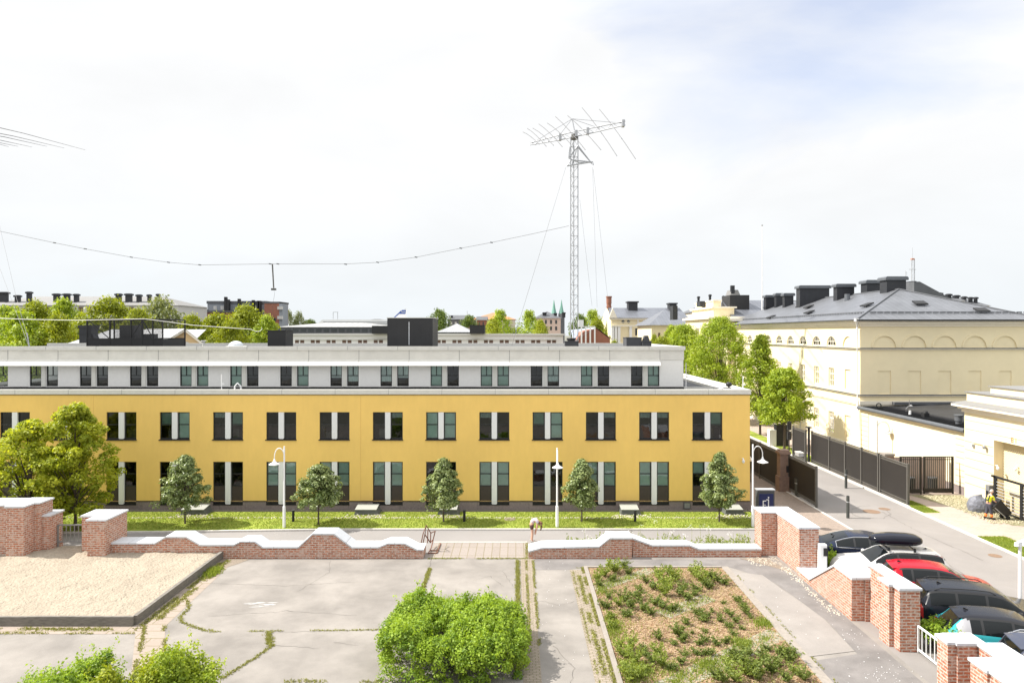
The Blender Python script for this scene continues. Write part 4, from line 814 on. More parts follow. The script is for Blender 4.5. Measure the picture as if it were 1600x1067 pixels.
def f3(r):
    b = MB(); b.tube([(0, 0, -.2), (0, 0, 1.6)], .02, 6); b.build('mast', M['rail'], r); b = MB(); b.cyl(.05, 0, .0, .75, .11, .09, 12); b.build('housing', M['white'], r)
    b = MB(); b.tube([(-.05, 0, 1.1), (-.28, 0, .85), (-.25, 0, .7)], .025, 6); b.lathe(.12, 0, [(.16, 1.1), (.02, 1.22)], 10); b.build('sensor', M['rail'], r)
roofthing(1421, 656, 54, 'weather_sensor', 'white and grey sensor mast standing on the low wing roof', 'sensor', f3)
def f4(r): b = MB(); b.tube([(-.2+.2*math.cos(t), 0, .12+.2*math.sin(t)) for t in [i*math.pi/8 for i in range(17)]], .045, 6); b.build('loop', M['black'], r); b = MB(); b.box(-.3, .1, -.12, .12, -.12, 0); b.build('foot', M['black'], r)
roofthing(1377, 636, 57.5, 'roof_pipe_loop', 'black hoop on the low wing roof near the corner downpipe', 'roof pipe', f4)
# gatehouse
gh = empty('gatehouse', (29.9, 41, 0), 0, 'pale cream gatehouse with stepped parapet, deep cornice and a barred driveway opening', 'gatehouse')
GX = 29.9; b = MB()
TG = lambda u, v, w_: (GX+w_, u, v)
facade(b, 30.0, 45.5, 0, 5.75, [(34.0, 42.7, 0.0, 4.3)], TG, .62); b.box(GX+.01, 40, 45.49, 45.5, 0, 5.75); b.build('wall', M['cream'], gh)
b = MB(); b.box(GX-.12, 40, 29.9, 45.62, 5.75, 5.95); b.box(GX-.3, 40, 29.8, 45.8, 5.95, 6.12); b.box(GX-.55, 40, 29.6, 46.05, 6.12, 6.28)
b.prismx([(29.6, 6.28), (46.08, 6.28), (45.5, 6.42), (29.6, 6.42)], GX+.1, 40); b.build('cornice', M['cream_pale'], gh)
b = MB(); b.add([(GX-.58, 29.6, 6.285), (GX-.58, 46.08, 6.285), (GX+.12, 45.5, 6.5), (GX+.12, 29.6, 6.5)], [(0,1,2,3)]); b.add([(GX-.58, 46.08, 6.285), (40, 46.08, 6.285), (40, 45.5, 6.5), (GX+.12, 45.5, 6.5)], [(0,1,2,3)]); b.build('cornice_flashing', M['roof_grey'], gh)
b = MB(); b.box(GX+.12, 40, 30, 45.45, 6.5, 7.05); b.box(GX+.9, 40, 30, 44.3, 7.1, 7.5); b.build('parapet', M['cream'], gh)
b = MB(); b.box(GX+.02, 40, 29.9, 45.55, 7.05, 7.1); b.box(GX+.8, 40, 29.9, 44.4, 7.5, 7.56); b.build('parapet_cap', M['roof_grey'], gh)
b = MB(); b.box(GX+.62, GX+.66, 33.9, 42.8, 0, 4.4); b.build('driveway_wall', M['slat'], gh)
b = MB()
for i in range(80):   # diagonal boards
    y0 = 42.7-.16*i; z0 = 1.6; 
    ya, za, yb_, zb_ = y0, 1.2, y0+2.6, 3.8
    if yb_ > 42.7: f_ = (42.7-ya)/(yb_-ya); yb_, zb_ = 42.7, za+(zb_-za)*f_
    if ya < 42.7 and ya > 33: b.bar((GX+.60, ya, za+.0), (GX+.60, yb_, zb_), .05, .035)
b.build('diagonal_boards', M['cream'], gh)
gr = MB(); hl_ = MB()
for z in (1.05, 1.6, 2.15, 2.7, 3.25, 3.8): gr.box(GX-.002, GX+.0, 42.75, 45.45, z, z+.045)
gr.box(GX-.002, GX, 30.2, 45.45, 4.62, 4.66); gr.box(GX-.002, GX, 30.2, 45.45, 5.2, 5.235); gr.build('wall_groove', M['cream_groove'], gh)
# number 81
def digit(ch, x, y0, z0, s, t, m, par):
    segs = {'8': 'abcdefg', '1': 'bc'}[ch]; W_ = .55*s; b = MB(); P_ = {'a': (0, W_, s, s), 'd': (0, W_, 0, 0), 'g': (0, W_, s/2, s/2), 'b': (W_, W_, s/2, s), 'c': (W_, W_, 0, s/2), 'e': (0, 0, 0, s/2), 'f': (0, 0, s/2, s)}
    for i, k_ in enumerate(segs):
        u0, u1, v0, v1 = P_[k_]; e = .001*i; b.box(x-.01-e, x+.0, y0-u0+t/2, y0-u1-t/2, z0+v0-t/2, z0+v1+t/2)
    return b.build('house_number', m, par)
digit('8', GX-.005, 41.18, 4.42, .26, .05, mat('number', (.32, .22, .10), .7), gh); digit('1', GX-.005, 40.95, 4.42, .26, .05, bpy.data.materials['number'], gh)
drop_to_base(gh, 29.9, 41)
for px, py, lab in ((1556, 730, 'white curved wall camera on the driveway jamb of the gatehouse'), (1577, 732, 'white curved wall camera above the sliding gate')):
    D = 42.6 if px < 1570 else 41.4
    cctv(gx(px, D) if px < 1570 else GX+.6, D, gz(py, D), 0 if px < 1570 else R(-90), lab)
r = empty('wall_lamp', (GX, 43.95, gz(700, 43.6)), 0, 'thin bracket lamp on the gatehouse wall beside the driveway', 'wall lamp')
b = MB(); b.tube([(0, .6, 0), (-.1, .6, .22), (-.16, -.1, .3), (-.16, -.62, .24)], .02, 6); b.build('arm', M['white'], r); b = MB(); b.lathe(-.16, -.62, [(.03, .25), (.12, .14), (.11, 0), (.02, -.02)], 10); b.lathe(-.02, .6, [(.1, -.1), (.1, .08)], 10); b.build('lamp_head', M['rail'], r)
# barred sliding gate of the gatehouse
r = empty('sliding_gate', (29.5, 42.0, 0), 0, 'grey sliding gate of horizontal bars in front of the gatehouse driveway', 'gate')
b = MB(); b.box(-.06, .06, -.1, .1, 0, 2.2); b.box(-.06, .06, -9, .3, 2.1, 2.22); b.box(-.05, .05, -2.3, -2.1, 0.1, 2.1); b.box(-.05, .05, -5.0, -4.85, 0.1, 2.1); b.box(-.045, .045, -9, -.1, .12, .2); b.build('frame', M['black'], r)
b = MB(); [b.tube([(0, -.1, .35+.19*i), (0, -9, .35+.19*i)], .022, 6) for i in range(9)]; b.build('bars', M['steel'], r)
b = MB(); b.box(-.2, .16, .25, .6, 0, 1.55); b.build('gate_post', M['rail'], r); b = MB(); b.box(-.22, .0, .32, .52, .8, 1.2); b.build('control_panel', M['black'], r)
r = empty('grey_cabinet', (29.0, 37.3, 0), 0, 'grey metal cabinet cut by the right frame edge beside the sliding gate', 'cabinet'); b = MB(); b.box(0, .5, -.4, .4, 0, 1.35); b.build('body', M['steel'], r); b = MB(); b.box(-.05, .55, -.45, .45, 1.35, 1.42); b.build('lid', M['cap'], r)
# tarpaulin-covered mound
r = empty('covered_boat', (28.7, 42.0, .04), 0, 'object under a wrinkled grey tarpaulin on the gravel beside the worker', 'tarpaulin cover')
b = MB(); rg = random.Random(5); n_, m_ = 26, 8; vs_ = []
for j_ in range(m_+1):
    t = j_/m_; 
    for i in range(n_):
        a = 2*math.pi*i/n_; rr_ = [1.0, 1.06, 1.1, 1.04, .98, .92, .75, .45, .05][j_]; zz = [0, .2, .45, .62, .66, .74, .85, .95, 1.0][j_]
        wv = .04*math.sin(a*7+j_)*(j_ < 6)+.03*math.sin(a*13)
        vs_.append((.80*math.cos(a)*(rr_+wv), .5*math.sin(a)*(rr_+wv), .85*(zz+.04*math.sin(a*5+t*3)-.22*math.cos(a)*(j_ > 3))))
b.add(vs_, [(j_*n_+i, j_*n_+(i+1) % n_, (j_+1)*n_+(i+1) % n_, (j_+1)*n_+i) for j_ in range(m_) for i in range(n_)])
b.build('tarpaulin', mat('tarpaulin', (.17, .18, .215), .5, .15, 5, bump=.9, bs=5, bd=.1), r, smooth=True)
# ================= fences and gates of the street
def panel_fence(name, label, cat, X, ys, h, posts=True, grp=None, both=True, zb=.12):
    r = empty(name, (X, ys[0], 0), 0, label, cat, grp); y0 = ys[0]
    for a, b_ in zip(ys, ys[1:]):
        a -= y0; b_ -= y0; lo, hi = min(a, b_)+.06, max(a, b_)-.06
        f_ = MB(); f_.box(-.025, .025, lo, hi, zb+.22, h-.2); f_.build('sheet_panel', M['fence'], r)
        f_ = MB(); f_.box(-.04, .04, lo, hi, zb, zb+.05); f_.box(-.04, .04, lo, hi, zb+.17, zb+.22); f_.box(-.04, .04, lo, hi, h-.2, h-.15); f_.box(-.04, .04, lo, hi, h-.05, h)
        k_ = int((hi-lo)/.11)
        for i in range(1, k_): y = lo+(hi-lo)*i/k_; f_.box(-.012, .012, y-.02, y+.02, zb+.05, zb+.17); f_.box(-.012, .012, y-.02, y+.02, h-.15, h-.05)
        f_.build('panel_frame', M['fence_post'], r)
    for y in ys: f_ = MB(); f_.box(-.07, .07, y-y0-.06, y-y0+.06, 0, h+.05); f_.build('post', M['fence_post'], r)
    return r
M['post_tan'] = M['fence_post']
panel_fence('street_fence', 'long dark sheet-metal fence panels between the street and the cream building', 'fence', 24.95, [57.5, 54.3, 51.7, 49.25, 46.95], 2.7)
panel_fence('street_gate_leaf', 'dark sheet-metal gate leaf standing open at the near end of the long fence', 'gate leaf', 24.9, [46.6, 43.35], 2.65)
panel_fence('street_gate_leaf', 'dark sheet-metal leaf at the far end of the long fence, by the street trees', 'gate leaf', 24.5, [60.3, 57.7], 2.75)
panel_fence('street_gate_leaf', 'dark sheet-metal gate leaf hinged on the stone post left of the driveway', 'gate leaf', 18.92, [47.3, 43.0], 2.55)
panel_fence('forecourt_fence', 'dark fence running back from the stone gate post beside the yellow building', 'fence', 18.42, [47.9, 51.5, 55.2, 59], 2.72, zb=.1)
r = empty('stone_gate_post', (18.62, 47.55, 0), 0, 'reddish stone gate post carrying the dark gate leaf left of the driveway', 'gate post')
b = MB(); b.box(-.32, .32, -.3, .3, 0, 2.6); b.box(-.4, .4, -.38, .38, 0, 1.05) ; b.build('shaft', M['granite_post'], r); b = MB(); b.box(-.4, .4, -.38, .38, 2.6, 2.78); b.box(-.3, .3, -.3, .3, 2.78, 2.88); b.build('cap', M['granite_post'], r); b = MB(); b.box(.1, .3, -.33, -.3, 1.35, 1.8); b.build('intercom', M['black'], r)
r = empty('gate_motor_box', (19.3, 46.6, 2.6), 0, 'small grey box on top of the left gate leaf', 'motor box'); b = MB(); b.box(-.12, .22, -.3, .3, 0.02, .24); b.build('box', M['steel'], r); b = MB(); b.box(-.15, .25, -.33, .33, .24, .28); b.build('lid', M['cap'], r)
r = empty('concrete_gate_pier', (25.35, 46.6, 0), 0, 'pale square pier head behind the long fence beside the barred gates', 'pier'); b = MB(); b.box(-.3, .3, -.3, .3, 0, 2.65); b.build('shaft', M['granite_post'], r); b = MB(); b.box(-.35, .35, -.35, .35, 2.65, 2.8); b.build('cap', M['kerb_tan'], r)
r = empty('hinge_post', (24.72, 57.6, 0), 0, 'tall black steel post with round cap where the far leaf meets the long fence', 'post'); b = MB(); b.cyl(0, 0, 0, 2.95, .1, n=10); b.build('shaft', M['black'], r); b = MB(); b.lathe(0, 0, [(.08, 2.95), (.26, 3.0), (.26, 3.06), (.05, 3.12)], 14); b.build('cap', M['black'], r)
# barred gates facing the camera
def bargate(px0, px1, D, label):
    x0, x1 = gx(px0, D), gx(px1, D); z1 = gz(713, D); r = empty('barred_gate', ((x0+x1)/2, D, 0), 0, label, 'gate', 'barred gates'); w_ = (x1-x0)/2
    f_ = MB(); f_.box(-w_, -w_+.09, -.04, .04, 0, z1); f_.box(w_-.09, w_, -.04, .04, 0, z1); f_.box(-w_+.09, w_-.09, -.035, .035, z1-.06, z1); f_.box(-w_+.09, w_-.09, -.035, .035, z1-.22, z1-.18); f_.box(-w_+.09, w_-.09, -.035, .035, .12, .4); f_.build('frame', M['fence'], r)
    f_ = MB(); n_ = int(2*w_/.13)
    for i in range(1, n_): x = -w_+2*w_*i/n_; f_.box(x-.018, x+.018, -.02, .02, .4, z1-.06)
    f_.build('bars', M['fence_post'], r)
bargate(1406, 1440, 46.4, 'narrow barred gate behind the end of the long fence'); bargate(1443, 1490, 46.6, 'wide barred gate between the long fence and the cream wing')
# pinkish boards seen through the bars
r = empty('board_screen', (28, 47.6, 0), 0, 'pinkish timber board screen seen through the barred gates', 'screen'); b = MB(); b.box(-2.4, 1.95, -.02, .02, .1, 2.35); b.build('boards', seammat('pink_boards', (.46, .36, .33), .16, .8, 'X', .5, 0), r); b = MB(); [b.box(x-.05, x+.05, .02, .1, 0, 2.35) for x in (-2.4, -1, .4, 1.9)]; b.build('posts', M['fence_post'], r)
for x, y, lab in ((28.75, 47.1, 'dark litter bin behind the wide barred gate'), (27.2, 47.1, 'dark litter bin behind the narrow barred gate')):
    r = empty('dark_bin', (x, y, 0), 0, lab, 'bin'); b = MB(); b.cyl(0, 0, 0, 1.0, .28, .30, 16); b.build('body', M['black'], r); b = MB(); b.cyl(0, 0, 1.0, 1.06, .32, .3, 16); b.build('lid', M['membrane'], r)
# bollards
def bollard(x, y, lab, h=1.3, r_=.09, ring=True):
    r = empty('bollard', (x, y, 0), 0, lab, 'bollard'); b = MB(); b.cyl(0, 0, 0, h, r_, n=18); b.build('post', mat('bollard_grey', (.055, .06, .055), .5, .1, 4) if 'bollard_grey' not in bpy.data.materials else bpy.data.materials['bollard_grey'], r)
    b = MB(); b.cyl(0, 0, h*.72, h*.76, r_+.004, n=18); b.build('band', M['steel'], r); b = MB(); b.cyl(0, 0, h, h+.02, r_*.85, n=18); b.build('cap', M['black'], r)
bollard(gx(1325, 40.6), 40.6, 'nearer dark steel bollard standing in the road')
bollard(gx(1322, 48.4), 48.4, 'farther dark steel bollard on the road beside the long fence')
bollard(19.0, 46.0, 'dark bollard in the shade at the foot of the stone gate post', 1.2, .2)
bollard(17.1, 50.5, 'short dark post on the paving in front of the shaded fence', .75, .25)
for i, (px, py, s) in enumerate(((1362, 799, .5), (1382, 795, .34), (1555, 868, .3))):
    x, y = gp(px, py); b = MB(); n_ = 20; b.poly([(x+s*math.cos(6.283*k_/n_), y+s*math.sin(6.283*k_/n_)) for k_ in range(n_)], .007); tag(b.build('manhole_cover', mat('manhole', (.20, .13, .085), .8, .2, 10) if i == 0 else bpy.data.materials['manhole']), ['larger brown manhole cover in the road right of the near bollard', 'smaller brown manhole cover behind the larger one', 'small manhole cover in the road near the right grass strip'][i], 'manhole cover')
# grass patches right
M['lawn_r'] = M['lawn']
sheet('grass_patch', [(24.8, 44.7), (25.9, 44.7), (25.9, 41.6), (24.8, 41.6)], M['lawn'], .05)
sheet('grass_patch', [(24.8, 36.8), (26.3, 36.8), (26.5, 22), (24.8, 22)], M['lawn'], .05)
sheet('grass_patch', [(24.85, 56), (26.3, 56), (26.3, 90), (24.85, 90)], M['lawn'], .05)
gq = [(rng.uniform(24.85, 25.85), rng.uniform(41.7, 44.6), .05) for _ in range(1500)]+[(rng.uniform(24.85, 26.3), rng.uniform(30, 36.7), .05) for _ in range(4500)]
tag(blades('patch_grass', gq, M['lawn_blade'], (.04, .09), .02, n=2, seed=9), kind='stuff')
# kerbside cracks drawn as thin joint lines in the road
# ================= lamp posts
def lamp_post(x, y, h, rz, label, arm=1.0, base=1.15, m=M['white'], group='white street lamps', ground=0.0):
    r = empty('street_lamp', (x, y, ground), rz, label, 'street lamp', group)
    b = MB(); b.cyl(0, 0, 0, base, .088, .085, 14); b.cyl(0, 0, base, base+.06, .085, .055, 14); b.cyl(0, 0, base+.06, h, .052, .042, 12); b.build('pole', m, r)
    b = MB(); k_ = arm*.5; pts = [(0, 0, h-.75)]+[(-.04+k_*(1-math.cos(t)), 0, h-.72+.62*math.sin(t)) for t in [i*math.pi/10 for i in range(0, 8)]]
    pts = [(0, 0, h-.6)]+[(.5*arm*(1-math.cos(t)), 0, h-.6+.5*math.sin(t)) for t in [math.pi*i/12 for i in range(1, 13)]]+[(arm, 0, h-.78)]
    b.tube(pts, .026, 8); b.build('arm', m, r)
    b = MB(); b.lathe(arm, 0, [(.04, h-.72), (.06, h-.82), (.13, h-.9), (.30, h-.99), (.31, h-1.01), (.0001, h-1.0)], 20); b.build('lamp_shade', m, r, smooth=True)
    b = MB(); b.lathe(arm, 0, [(.16, h-1.005), (.15, h-1.06), (.05, h-1.1), (.001, h-1.1)], 16); b.build('lamp_bulb', mat('lamp_glass', (.7, .72, .7), .2) if 'lamp_glass' not in bpy.data.materials else bpy.data.materials['lamp_glass'], r)
    return r
lamp_post(gx(444, 38.4), 38.4, 4.55, R(180), 'white street lamp with its curved arm pointing left, between the first two small trees', .55, ground=.07)
lamp_post(gx(870.5, 38.5), 38.5, 4.45, R(-90), 'white street lamp whose arm points at the viewer, left of the fourth small tree', .55, ground=.07)
lamp_post(gx(1176.5, 38.5), 38.5, 4.65, R(0), 'white street lamp with its arm pointing right at the corner of the yellow building', .55, ground=.07)
lamp_post(gx(1371, 55), 55, gz(657, 55), R(0), 'slim street lamp behind the long fence against the cream wing', .95, group='slim street lamps', m=M['steel'])
lamp_post(gx(1250.5, 66), 66, gz(625, 66), R(0), 'slim street lamp among the leaves of the nearest street tree', 1.0, group='slim street lamps', m=M['steel'])
r = empty('street_lamp', (gx(1594, 26), 26.0, 0), 0, 'white lamp post cut by the right frame edge beside the parked cars', 'street lamp'); 
hz = gz(848, 26); b = MB(); b.cyl(0, 0, 0, hz, .07, .055, 12); b.build('pole', M['white'], r); b = MB(); b.cyl(-.12, 0, hz-.12, hz+.02, .09, .07, 12); b.tube([(-.12, 0, hz), (.05, 0, hz+.05), (.2, 0, hz+.1)], .05, 8); b.lathe(.15, 0, [(.12, hz-.1), (.11, hz+.08), (.03, hz+.14)], 12); b.build('lamp_head', M['white'], r)
# black lawn bollards
for px, lab in ((458, 'low black bollard right of the left street lamp'), (725.5, 'low black bollard right of the middle small tree'), (992.5, 'low black bollard beside the hatch box in the right part of the lawn')):
    r = empty('lawn_bollard', (gx(px, 39.6), 39.6, .05), 0, lab, 'bollard'); b = MB(); b.cyl(0, 0, 0, .66, .075, n=14); b.build('post', M['black'], r); b = MB(); b.cyl(0, 0, .66, .69, .085, n=14); b.build('cap', M['membrane'], r)
# drain on the lawn
b = MB(); x, y = gp(797, 813); b.poly([(x+.35*math.cos(k_*.35), y+.35*math.sin(k_*.35)) for k_ in range(18)], .078); tag(b.build('lawn_drain', M['dirt']), 'round drain cover set in the lawn above the paved entrance', 'drain cover')
# information sign
r = empty('information_sign', (gx(1197, 39.7), 39.7, 0), 0, 'dark grey sign box with a navy panel and white emblem beside the yellow building', 'sign'); hz = gz(764.5, 39.7)
b = MB(); b.box(-.5, .5, 0, .35, 0, hz-.06); b.build('case', M['membrane'], r); b = MB(); b.box(-.53, .53, -.05, .4, hz-.06, hz); b.build('top', M['steel'], r)
b = MB(); b.box(-.40, .42, -.03, -.001, .1, hz-.25); b.build('panel', mat('navy_panel', (.012, .02, .085), .3), r)
b = MB(); zz = .35
for x0, x1, z0, z1 in ((-.2, .0, .80, .85), (-.2, -.15, .45, .80), (-.15, .16, .45, .50), (.11, .16, .50, .92), (.10, .17, .98, 1.06), (.0, .11, .87, .92), (-.15, -.02, .58, .61)): b.box(x0, x1, -.038, -.031, z0+.42, z1+.42)
b.build('emblem', M['white'], r)
# EV charging post
r = empty('charging_post', (gx(1285, 30.9), 30.9, 0), 0, 'white car charging post beside the tall brick corner', 'charging post'); b = MB(); b.box(-.16, .16, -.12, .12, 0, 1.45); b.build('body', M['white'], r); b = MB(); b.box(.0, .19, -.15, -.1, .95, 1.3); b.cyl(.19, 0, .75, 1.1, .05, n=8); b.build('socket', M['black'], r); b = MB(); b.tube([(.19, 0, .8), (.3, .1, .4), (.25, .3, .1), (.5, .6, .3)], .02, 6); b.build('cable', M['black'], r)
# rusty folding gate
r = empty('rusty_gate_frame', (gx(668, 34.6), 34.6, 0), 0, 'rusty zigzag steel frame standing open at the end of the long brick wall', 'gate frame'); b = MB(); D = 34.6
def q_(px, py, D_=34.6): return (gx(px, D_)-r.location.x, D_-34.6, gz(py, D_))
for path_ in [[(658, 848, 34.4), (661, 834, 34.4), (666, 820.5, 34.4), (673, 832.5, 34.8), (680, 829.5, 35.2), (676, 846, 35.2)], [(666, 820.5, 34.4), (664, 835, 34.4), (672.5, 847.5, 34.8), (677, 842, 35.1)], [(668.5, 828, 34.5), (668, 848, 34.5)], [(673, 832.5, 34.8), (672.5, 847.5, 34.8)], [(664, 834, 34.4), (661, 848, 34.4)], [(676, 846, 35.2), (674, 855, 34.6), (669, 864, 34.0)]]:
    b.tube([q_(*p_) for p_ in path_], .028, 6)
b.build('bars', M['rust'], r); b = MB()
for path_ in [[gp(688.5, 849, .03), gp(682.5, 864, .03)], [gp(669, 864, .03), gp(682.5, 864, .03)], [gp(672, 860, .03), gp(684, 860, .03)]]: b.bar((path_[0][0]-r.location.x, path_[0][1]-34.6, .035), (path_[1][0]-r.location.x, path_[1][1]-34.6, .035), .05)
b.build('floor_track', M['rust'], r)
# ================= cars
M['tyre'] = mat('tyre', (.015, .015, .015), .85); M['rim'] = mat('rim', (.35, .35, .36), .3, metal=.8); M['carglass'] = mat('car_glass', (.006, .008, .009), .03, spec=.28)
M['trim'] = mat('black_trim', (.015, .015, .016), .4); M['tail'] = mat('tail_light', (.45, .01, .015), .15, coat=1); M['head'] = mat('head_light', (.6, .62, .65), .1, coat=1); M['chrome'] = mat('chrome', (.7, .7, .7), .12, metal=1)
def paint(name, c, metal=.3): return mat(name, c, .22, metal=0, coat=.16, spec=.18)
def interp(xs, ys, x):
    if x <= xs[0]: return ys[0]
    for i in range(len(xs)-1):
        if x <= xs[i+1]:
            h = xs[i+1]-xs[i]; t = (x-xs[i])/h
            def sl(k):
                if k == 0 or k == len(xs)-1: return (ys[min(k+1, len(xs)-1)]-ys[max(k-1, 0)])/(xs[min(k+1, len(xs)-1)]-xs[max(k-1, 0)])
                a = (ys[k]-ys[k-1])/(xs[k]-xs[k-1]); b_ = (ys[k+1]-ys[k])/(xs[k+1]-xs[k]); return 0 if a*b_ <= 0 else 2*a*b_/(a+b_)
            m0, m1 = sl(i)*h, sl(i+1)*h
            return (2*t**3-3*t*t+1)*ys[i]+(t**3-2*t*t+t)*m0+(-2*t**3+3*t*t)*ys[i+1]+(t**3-t*t)*m1
    return ys[-1]
# t runs from the rear bumper (0) to the nose (1): (t, top height, belt height, roof half-width)
KIND = {
 'wagon': dict(top=[(0,.55),(.012,.80),(.03,.98),(.07,1.25),(.12,1.43),(.2,1.48),(.42,1.50),(.56,1.44),(.64,1.26),(.73,1.02),(.85,.95),(.95,.82),(.99,.62),(1,.50)], belt=[(0,.5),(.03,.90),(.1,.95),(.4,.95),(.7,.92),(.9,.84),(1,.45)], rw=[(0,.6),(.08,.62),(.2,.60),(.5,.60),(.62,.66),(.72,.76),(.9,.70),(1,.6)], rear=(.028,.105), ws=(.555,.715), side=(.10,.68), pil=(.30,.48)),
 'suv': dict(top=[(0,.6),(.012,.85),(.03,1.05),(.06,1.36),(.10,1.60),(.17,1.66),(.42,1.70),(.56,1.64),(.64,1.45),(.73,1.16),(.85,1.08),(.95,.95),(.99,.7),(1,.55)], belt=[(0,.55),(.03,.98),(.1,1.05),(.4,1.04),(.7,1.04),(.9,.94),(1,.5)], rw=[(0,.62),(.08,.64),(.2,.63),(.5,.63),(.62,.69),(.72,.80),(.9,.76),(1,.62)], rear=(.03,.095), ws=(.555,.715), side=(.09,.68), pil=(.27,.47)),
 'hatch': dict(top=[(0,.6),(.012,.85),(.04,1.0),(.10,1.28),(.15,1.47),(.22,1.53),(.42,1.56),(.57,1.48),(.66,1.28),(.77,1.02),(.87,.95),(.95,.83),(.99,.6),(1,.5)], belt=[(0,.5),(.04,.92),(.1,.98),(.4,.96),(.7,.93),(.9,.85),(1,.45)], rw=[(0,.6),(.08,.58),(.2,.57),(.5,.59),(.62,.66),(.76,.76),(.9,.72),(1,.6)], rear=(.04,.14), ws=(.56,.75), side=(.18,.71), pil=(.26,.47)),
 'fast': dict(top=[(0,.55),(.012,.80),(.04,.93),(.12,1.04),(.25,1.28),(.38,1.42),(.48,1.44),(.58,1.38),(.68,1.18),(.78,.95),(.88,.86),(.95,.74),(.99,.55),(1,.45)], belt=[(0,.5),(.04,.86),(.12,.93),(.4,.92),(.7,.86),(.9,.76),(1,.42)], rw=[(0,.6),(.08,.66),(.2,.62),(.4,.56),(.55,.57),(.66,.66),(.78,.76),(.9,.70),(1,.6)], rear=(.10,.32), ws=(.57,.76), side=(.20,.72), pil=(.36,.50))}
def car(label, x, y, yaw, L_, W_, kind, pnt, hs=1.0, roofm=None, chrome=False, rearm=None, pillarm=None, extra=None, hatch_tail=None):
    K = KIND[kind]; r = empty('parked_car', (x, y, 0), R(yaw), label, 'car', 'cars parked beside the brick wall'); hw = W_/2
    NT = 110; ts = [i/NT for i in range(NT+1)]
    V = []; seg = [8, 4, 9, 5, 6, 3, 2]; nv = sum(seg)+1
    tx, ty = zip(*K['top']); bx, by = zip(*K['belt']); wx, wy = zip(*K['rw'])
    for t in ts:
        zt = interp(tx, ty, t)*hs; zb = min(interp(bx, by, t)*hs, zt-.03); wr = interp(wx, wy, t)*hw/.92
        e = 1-.30*max(0, 1-t/.05)**2-.34*max(0, 1-(1-t)/.09)**2; wf = hw*e; wr = min(wr*(.8+.2*e), wf*.93)
        z0 = .20+.10*max(0, 1-(1-t)/.05)+.1*max(0, 1-t/.04)
        mid = zb*.62; P = [(0, zt), (wr*.80, zt-.012), (wr, zt-.055*min(1, (zt-zb)/.12)), (wf*.965, zb), (wf, mid), (wf*.99, .34), (wf*.90, z0), (0, z0)]
        row = []
        for k_, n_ in enumerate(seg):
            for q in range(n_):
                s = q/n_; a, b_ = P[k_], P[k_+1]; yy = a[0]+(b_[0]-a[0])*s; zz = a[1]+(b_[1]-a[1])*s
                if k_ == 0: zz = a[1]+(b_[1]-a[1])*s*s
                if k_ == 2: yy += .03*math.sin(math.pi*s)*min(1, (a[1]-b_[1])/.3)
                if k_ == 3: yy += .012*math.sin(math.pi*s)
                row.append((yy, zz))
        row.append(P[-1]); V.append(row)
    SIDED = ('side_window', 'tail_light', 'headlight')
    groups = {k_: MB() for k_ in ('body', 'roof', 'windscreen', 'rear_window', 'trim', 'rear_panel', 'silver_pillar')}
    for k_ in SIDED: groups[(k_, 1)] = MB(); groups[(k_, -1)] = MB()
    idx = {}
    s0 = [0]+list(np.cumsum(seg)); wheels = (.19, .80); wr_ = .335 if kind != 'suv' else .37
    for side in (1, -1):
        allv = {}
        for i, t in enumerate(ts):
            for j_, (yy, zz) in enumerate(V[i]): allv[(i, j_)] = ((t-.5)*L_, side*yy, zz)
        use = {}
        for i in range(NT):
            t = (i+.5)/NT
            ztop = V[i][0][1]; 
            for j_ in range(nv-1):
                cx = (t-.5)*L_; cz = (V[i][j_][1]+V[i][j_+1][1])/2; g_ = 'body'
                zone = next(k_ for k_ in range(7) if s0[k_] <= j_ < s0[k_+1]); f = (j_-s0[zone]+.5)/seg[zone]; gap = V[i][s0[2]][1]-V[i][s0[3]][1]
                if zone >= 3 and any(math.hypot(cx-(w_-.5)*L_, cz-wr_) < wr_+.07 for w_ in wheels): continue
                cab = K['rear'][0] < t < K['ws'][1]
                if zone <= 1 and K['ws'][0] < t < K['ws'][1] and (zone == 0 or f < .5): g_ = 'windscreen'
                elif zone <= 1 and K['rear'][0] < t < K['rear'][1] and (zone == 0 or f < .5): g_ = 'rear_window'
                elif zone == 2 and gap > .10 and K['side'][0] < t < K['side'][1] and .10 < f < .93:
                    g_ = 'side_window' if not any(abs(t-p_) < .010 for p_ in K['pil']) else 'trim'
                elif zone == 2 and gap > .10 and .03 < f < .10 and K['side'][0]-.02 < t < K['side'][1]: g_ = 'trim'
                elif zone <= 1 and K['rear'][1] <= t <= K['ws'][0]: g_ = 'roof' if roofm else 'body'
                elif pillarm and zone == 2 and gap > .1 and K['rear'][0]+.05 < t <= K['side'][0]+.01: g_ = 'silver_pillar'
                elif roofm and zone == 2 and f < .3 and K['side'][0] < t < K['ws'][1]: g_ = 'roof'
                elif zone in (2, 3) and t < .035 and .0 < f and cz > .62*hs and cz < 1.0*hs+.05: g_ = 'tail_light'
                elif zone == 3 and t > .945 and f < .65 and t < .99: g_ = 'headlight'
                elif zone >= 5: g_ = 'trim'
                elif zone <= 1 and t < K['rear'][0] and rearm: g_ = 'rear_panel'
                q = [(i, j_), (i+1, j_), (i+1, j_+1), (i, j_+1)]
                groups[(g_, side) if g_ in SIDED else g_].add([allv[a] for a in q], [(0,1,2,3)])
        for i in (0, NT): groups['body'].add([allv[(i, j_)] for j_ in range(nv)], [tuple(range(nv))])
    mats = dict(body=pnt, roof=roofm or pnt, windscreen=M['carglass'], rear_window=M['carglass'], side_window=M['carglass'], trim=M['trim'], tail_light=M['tail'], headlight=M['head'], rear_panel=rearm or pnt, silver_pillar=pillarm or pnt)
